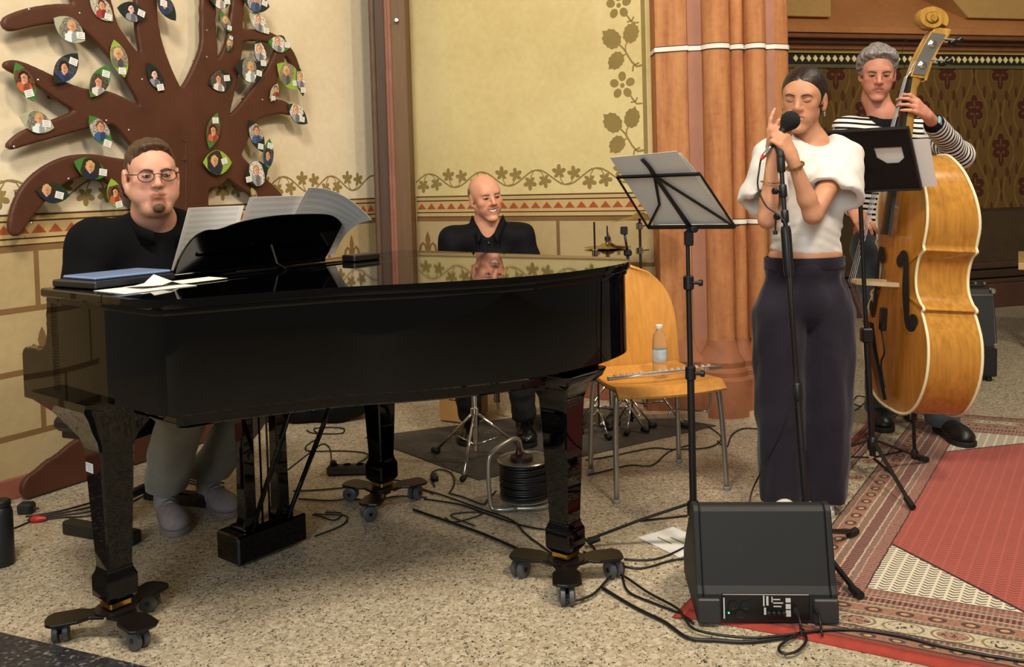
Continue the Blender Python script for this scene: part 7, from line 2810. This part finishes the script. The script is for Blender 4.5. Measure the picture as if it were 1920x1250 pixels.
# sheet of paper on the floor
n = N('marked_paper')
uvn = n.coord('UV')
sx = n.new('ShaderNodeSeparateXYZ')
n.link(uvn, sx.inputs[0])
rowf = n.math('FRACT', n.math('MULTIPLY', sx.outputs[1], 14.0))
ln = n.math('MULTIPLY', n.math('LESS_THAN', rowf, .28), n.math('LESS_THAN', n.math('ABSOLUTE', n.math('SUBTRACT', sx.outputs[0], .5)), .38))
c_ = n.mix(n.math('MULTIPLY', ln, .35), 'dedcd6', '6a6a6c')
for (y0, col_c, x0, x1) in ((.30, 'c8c46a', .2, .6), (.34, '3a3a3a', .2, .55), (.52, 'c8c46a', .35, .75), (.56, '34343a', .35, .7), (.74, 'b8b878', .5, .85), (.78, '2a2a2a', .6, .9)):
    bm_ = n.math('MULTIPLY', n.math('LESS_THAN', n.math('ABSOLUTE', n.math('SUBTRACT', sx.outputs[1], y0)), .016), n.math('MULTIPLY', n.math('GREATER_THAN', sx.outputs[0], x0), n.math('LESS_THAN', sx.outputs[0], x1)))
    c_ = n.mix(bm_, c_, col_c)
n.set(c_, .7)
pa, pb, pcn, pdn = fl(1196, 1008), fl(1275, 1046), fl(1330, 1020), fl(1262, 988)
sheet_obj('sheet_music', [[pa.lerp(pb, s_).lerp(pdn.lerp(pcn, s_), r_) + V((0, 0, .0015 + .004 * s_ * r_)) for r_ in np.linspace(0, 1, 5)] for s_ in np.linspace(0, 1, 5)], n.m, 'white highlighted sheet lying on the terrazzo beside the monitor', 'sheet music')

# ------------------------------------------------------------------ cable reel
rc = fl(985, 945)
re_ = empty('cable_reel', rc, 'cable reel wound with black cable on a bent steel frame', 'cable reel')
M_RIMM = mat('galvanised', 'b9b4a8', .3, metal=.8, var=.1)
MB().lathe([(.098, .03), (.104, .032), (.104, .036), (.06, .038)], rc, n=32).build('lower_flange', M_RIMM, re_, smooth=40)
MB().lathe([(.06, .178), (.104, .18), (.108, .184), (.104, .188), (.092, .186), (.088, .176), (.05, .174)], rc, n=32).build('upper_flange', M_RIMM, re_, smooth=40)
coil = []
for i in range(13 * 24):
    a = 2 * math.pi * i / 24
    rr = .094 + .003 * math.sin(a * .37) + .002 * math.sin(a * 1.7)
    coil.append(rc + V((rr * math.cos(a), rr * math.sin(a), .046 + .126 * i / (13 * 24))))
MB().tube(coil, .0062, 6).build('wound_cable', M_CABLE, re_, smooth=True)
MB().lathe([(.086, .04), (.086, .174)], rc, n=24).build('drum', M_RUBBER, re_)
MB().lathe([(.045, .176), (.045, .196), (.03, .202)], rc + V((-.01, 0, 0)), n=20).build('socket_disc', mat('dark_red_disc', '2a1512', .5), re_, smooth=40)
MB().lathe([(.012, .2), (.016, .21), (.010, .225), (.013, .232)], rc + V((-.02, -.01, 0)), n=12).build('plug_knob', mat('dark_red_knob', '4a1f1a', .4), re_, smooth=40)
fd_ = V((-.97, -.24, 0))
fs = V((.24, -.97, 0))
fpts = [rc + fd_ * .06 + fs * .07 + V((0, 0, .014)), rc + fd_ * .12 + fs * .06 + V((0, 0, .013)), rc + fd_ * .15 + fs * .04 + V((0, 0, .03)), rc + fd_ * .155 + fs * .04 + V((0, 0, .19)), rc + fd_ * .13 + fs * .03 + V((0, 0, .235)), rc + fd_ * .05 - fs * .01 + V((0, 0, .262)), rc + fd_ * .01 - fs * .04 + V((0, 0, .25)), rc + fd_ * .0 - fs * .055 + V((0, 0, .21))]
MB().tube(bez(fpts, 5), .009, 10).build('frame_tube', M_RIMM, re_, smooth=True)
MB().tube(bez([rc + fd_ * .06 + fs * .07 + V((0, 0, .014)), rc - fd_ * .05 + fs * .09 + V((0, 0, .013)), rc - fd_ * .12 + fs * .03 + V((0, 0, .013)), rc - fd_ * .10 - fs * .07 + V((0, 0, .013)), rc + fd_ * .0 - fs * .10 + V((0, 0, .013))], 5), .009, 10).build('frame_tube', M_RIMM, re_, smooth=True)
MB().bbox(rc + fd_ * .005 - fs * .05 + V((0, 0, .20)), (.03, .03, .03), None, .006).build('frame_clamp', mat('clear_grey_clamp', '9a9a94', .4), re_)

# ------------------------------------------------------------------ behind the piano: gig bag, box, drum hardware
gb = fl(600, 800)
S = SDF(np.arange(gb.x - .42, gb.x + .30, .014), np.arange(gb.y - .05, gb.y + .5, .014), np.arange(.0, .36, .014))
S.box((gb.x - .04, gb.y + .12, .12), (.20, .10, .118), None, .09, .02)
S.ell((gb.x + .10, gb.y + .14, .12), [.17, .13, .12], None, .05)
folds(S, .012, 71, .14)
S.cut((0, 0, .004), (0, 0, -1))
gbo = empty('gig_bag', (gb.x, gb.y + .2, 0), 'soft black gig bag lying on the floor behind the piano', 'bag')
S.build('bag_body', cloth('black_nylon', '0d0e12', '14151a', .7, 1.2, 8, 0), gbo)
cb0 = at(570, 752, gb.y + .05)
MB().tube(bez([cb0 + V((-.03, -.02, .03)), cb0 + V((-.028, -.025, -.005)), cb0 + V((0, -.03, -.012)), cb0 + V((.02, -.03, .01)), cb0 + V((.04, -.03, -.03)), cb0 + V((.06, -.03, -.045))], 5), .004, 6).build('carabiner', M_CHROME, gbo, smooth=True)
rdc = fl(684, 768)
S = SDF(np.arange(rdc.x - .16, rdc.x + .16, .012), np.arange(rdc.y - .1, rdc.y + .3, .012), np.arange(0, .2, .012))
S.box((rdc.x, rdc.y + .1, .06), (.09, .10, .055), None, .03, .02)
folds(S, .02, 77, .1)
S.cut((0, 0, .003), (0, 0, -1))
S.build('red_cloth', cloth('red_fabric', '9c1218', '7c0c12', .8, 1.2), loc=(rdc.x, rdc.y + .1, 0), label='crumpled red cloth on the floor behind the black bag', cat='cloth')
bx0 = fl(868, 797)
n = N('plywood_box_print')
n.set(n.mix(n.noise(6, 4), 'b98d54', 'a57c48'), .6)
pbx = empty('plywood_crate', (bx0.x, bx0.y + .15, 0), 'printed plywood box standing behind the chrome stand under the piano', 'box')
RZ = Matrix.Rotation(math.radians(-28), 3, 'Z')
MB().bbox((bx0.x, bx0.y + .16, .172), (.16, .26, .33), RZ, .006).build('box_body', n.m, pbx)
M_STAMP = mat('black_stamp', '33271a', .7)
for (dx, dz, wx, wz) in ((-.05, .03, .022, .02), (-.02, .03, .02, .02), (.012, .03, .02, .02), (.042, .03, .02, .02), (-.02, -.005, .09, .006), (.02, -.022, .07, .005), (0, .055, .13, .003)):
    c = V((bx0.x, bx0.y + .16, .15)) + RZ @ V((dx, -.1306, dz))
    MB().box(c, (wx, .0012, wz), RZ).build('stamp_mark', M_STAMP, pbx)


def tripod(par, base, z_hub, rad, ang, m, r=.006, foot=True):
    for k in range(3):
        a = math.radians(ang + 120 * k)
        e = V((math.cos(a), math.sin(a), 0))
        f_ = base + e * rad
        lg = MB().tube([base + V((0, 0, z_hub)), f_ + V((0, 0, .014))], r, 8).build('leg', m, par, smooth=True)
        MB().tube([base + V((0, 0, z_hub * .35)), (base + V((0, 0, z_hub))).lerp(f_ + V((0, 0, .014)), .55)], r * .7, 6).build('leg_brace', m, lg, smooth=True)
        if foot:
            MB().tube([f_ + V((0, 0, .0165)) - e * .02, f_ + V((0, 0, .0165)) + e * .02], .0135, 10).build('rubber_foot', M_RUBBER, lg, smooth=True)


# snare stand near the middle
sn = fl(893, 868, .007)
sne = empty('drum_stand', sn, 'chrome drum stand with tripod feet standing on the mat behind the piano', 'drum stand')
MB().cyl(sn + V((0, 0, .06)), sn + V((0, 0, .66)), .0125, n=14).build('tube', M_CHROME, sne, smooth=40)
tripod(sne, sn, .24, .26, 20, M_CHROME, .007)
MB().lathe([(.014, -.02), (.02, -.016), (.02, .016), (.014, .02)], sn + V((0, 0, .24)), n=14).build('collar', M_CHROME, sne, smooth=40)
# hi-hat
hh = fl(1150, 800, .007)
hhe = empty('hi_hat', hh, 'hi-hat cymbals on a chrome stand just right of the drummer', 'cymbal', 'cymbals')
hz_ = at(1139, 452, hh.y)
hb = V((hz_.x, hh.y, .007))
MB().cyl(hb + V((0, 0, .1)), V((hb.x, hb.y, hz_.z + .02)), .011, n=12).build('tube', M_CHROME, hhe, smooth=40)
MB().cyl(V((hb.x, hb.y, hz_.z)), V((hb.x, hb.y, hz_.z + .08)), .004, n=8).build('pull_rod', M_CHROME, hhe, smooth=40)
tripod(hhe, hb, .26, .20, 80, M_CHROME, .008)
M_CYM = mat('cymbal_bronze', 'a89468', .25, metal=1, var=.15)
for k, (dz, sg) in enumerate(((-.03, 1), (-.045, -1))):
    MB().lathe([(.012, .022 * sg), (.03, .018 * sg), (.04, .008 * sg), (.12, 0), (.121, -.001 * sg)], V((hb.x, hb.y, hz_.z + dz + .0)), n=36, cap=False).build('cymbal', M_CYM, hhe, smooth=40)
MB().lathe([(.007, 0), (.015, .004), (.015, .022), (.007, .026)], V((hb.x, hb.y, hz_.z + .0)), n=12).build('clutch', M_RUBBER, hhe, smooth=40)
# crash cymbal stand
cs = fl(1212, 790, .007)
cse = empty('cymbal_stand', cs, 'thin crash cymbal on a tall chrome stand next to the orange pillar', 'cymbal', 'cymbals')
ct = at(1199, 400, cs.y)
cbp = V((ct.x, cs.y, .007))
MB().cyl(cbp + V((0, 0, .1)), V((ct.x, cs.y, .72)), .0125, n=12).build('lower_tube', M_CHROME, cse, smooth=40)
MB().cyl(V((ct.x, cs.y, .72)), ct, .007, n=12).build('upper_tube', mat('dark_chrome', '5a5248', .25, metal=.9), cse, smooth=40)
tripod(cse, cbp, .27, .24, -40, M_CHROME, .008)
for zpx in (470, 424):
    c = at(1199, zpx, cs.y)
    MB().lathe([(.013, -.018), (.019, -.014), (.019, .014), (.013, .018)], c, n=14).build('clamp', M_CHROME, cse, smooth=40)
    MB().tube([c + V((.012, 0, 0)), c + V((.05, -.01, .004))], .004, 6).build('wing_bolt', M_CHROME, cse)
MB().lathe([(.010, .018), (.025, .014), (.036, .004), (.15, -.012), (.151, -.013)], ct - V((0, 0, .012)), (-.12, .05, .99), 40, cap=False).build('cymbal', M_CYM, cse, smooth=40)
MB().lathe([(.004, 0), (.011, .002), (.011, .016), (.004, .02)], ct - V((0, 0, .006)), (-.35, .2, .9), 10).build('wing_nut', M_CHROME, cse)
# second short stand with black clamp (percussion arm) and thin rod
pa_ = fl(1172, 806, .007)
pse = empty('percussion_stand', pa_, 'thin black percussion arm with square clamp beside the crash cymbal stand', 'percussion stand')
c0, c1 = at(1170, 432, pa_.y), at(1177, 474, pa_.y)
MB().tube([V((c1.x, pa_.y, .05)), c1], .008, 10).build('tube', M_BLKMAT, pse, smooth=True)
MB().tube([c1, c0], .006, 8).build('arm', M_BLKMAT, pse, smooth=True)
MB().bbox(c0, (.035, .03, .04), None, .004).build('clamp_block', M_BLKMAT, pse)
MB().bbox(c1, (.04, .03, .03), None, .006).build('pivot_block', M_BLKMAT, pse)
tripod(pse, V((c1.x, pa_.y, .007)), .16, .11, 10, M_CHROME, .006)
rr0 = fl(1118, 815, .007)
rde = empty('rod_stand', rr0, 'slim dark rod stand left of the hi-hat', 'stand')
rtp = at(1114, 416, rr0.y)
MB().cyl(V((rtp.x, rr0.y, .05)), V((rtp.x, rr0.y, rtp.z)), .005, n=8).build('rod', mat('dark_chrome', '5a5248'), rde)
c = at(1116, 474, rr0.y)
MB().lathe([(.008, -.02), (.016, -.016), (.016, .016), (.008, .02)], c, n=12).build('clamp', M_CHROME, rde, smooth=40)
tripod(rde, V((rtp.x, rr0.y, .007)), .13, .10, 50, M_CHROME, .006)
# black box-like bass drum case in the shade
kc = fl(1056, 812, .007)
kce = empty('black_case', (kc.x, kc.y + .15, .007), 'black square equipment case in the shade under the piano tail', 'case')
MB().bbox((kc.x, kc.y + .13, .175), (.20, .20, .33), Matrix.Rotation(.1, 3, 'Z'), .015).build('case_body', M_BLKMAT, kce)
MB().tube(bez([(kc.x - .06, kc.y + .02, .30), (kc.x - .05, kc.y - .01, .31), (kc.x + .03, kc.y - .02, .31), (kc.x + .04, kc.y + .0, .30)], 4), .007, 8).build('handle', M_RUBBER, kce, smooth=True)

# ------------------------------------------------------------------ bass amplifier and table at the right
ap = fl(1860, 716)
ame = empty('bass_amplifier', ap, 'black bass amplifier with metal corners behind the double bass', 'amplifier')
RA = Matrix.Rotation(math.radians(-14), 3, 'Z')
Ap = lambda x, y, z: ap + RA @ V((x, y, 0)) + V((0, 0, z))
M_AMP = mat('black_tolex', '141312', .6, var=.2, bump=.4, bscale=300)
prof_a = [(0, .03), (-.015, .22), (.045, .53), (.06, .56), (.34, .56), (.35, .03)]
MB().loft([[Ap(-.50, y, z) for y, z in prof_a], [Ap(.03, y, z) for y, z in prof_a]]).build('cabinet', M_AMP, ame, bevel=.01)
MB().tube([Ap(-.49, -.012, .225), Ap(-.49, .044, .522), Ap(.02, .044, .522), Ap(.02, -.012, .225)], .0035, 6).build('chrome_piping', M_CHROME, ame)
MB().bbox(Ap(-.235, .19, .567), (.44, .10, .016), RA, .004).build('control_panel', M_RUBBER, ame)
for k in range(7):
    MB().lathe([(.010, 0), (.010, .012), (.008, .014)], Ap(-.30 + .05 * k, .16, .575), (0, 0, 1), 10).build('knob', M_CHROME, ame, smooth=40)
for (x, z) in ((.02, .22), (.02, .545)):
    MB().bbox(Ap(x, .005 if z < .4 else .06, z), (.035, .05, .035), RA, .01).build('metal_corner', M_CHROME, ame)
MB().bbox(Ap(-.17, .032, .475), (.09, .006, .03), RA, .002).build('badge', M_CHROME, ame)
MB().bbox(Ap(-.17, .0285, .475), (.06, .003, .014), RA, .001).build('badge_inlay', M_RUBBER, ame)
for (x, y) in ((-.46, .03), (-.01, .03), (-.46, .31), (-.01, .31)):
    MB().lathe([(.014, .0005), (.017, .006), (.017, .03)], Ap(x, y, 0), n=12).build('rubber_foot', M_RUBBER, ame)
tb0 = at(1909, 498, 6.4)
tbe = empty('table', (tb0.x + .5, 6.8, 0), 'pale wooden table whose corner enters at the right edge', 'table')
MB().prism([(0, 0), (1.0, -.5), (1.5, .4), (.5, .9)], .05, (tb0.x, tb0.y, tb0.z - .03), (1, 0, 0), (0, 1, 0), (0, 0, 1)).build('table_top', mat('pale_wood', 'c9a56c', .5, var=.12, stretch=(10, 1, 1)), tbe, bevel=.006)
for (x, y) in ((.12, .06), (.95, -.35), (1.35, .36), (.52, .75)):
    MB().bbox((tb0.x + x, tb0.y + y, (tb0.z - .03) / 2), (.06, .06, tb0.z - .032), None, .006).build('leg', mat('dark_wood_leg', '33231a', .5), tbe)
# lead from the bass to the floor and red lead by the stand
fc([(1590, 835), (1612, 822), (1632, 808), (1640, 795)], .003, 'thin red lead on the rug beside the solid music stand', mat('red_lead', '8a2a22', .5), z=.0135, group=None)
fc([(1585, 770), (1605, 768), (1625, 748), (1608, 742), (1600, 755), (1615, 762)], .003, 'small curled black lead on the floor behind the singer')
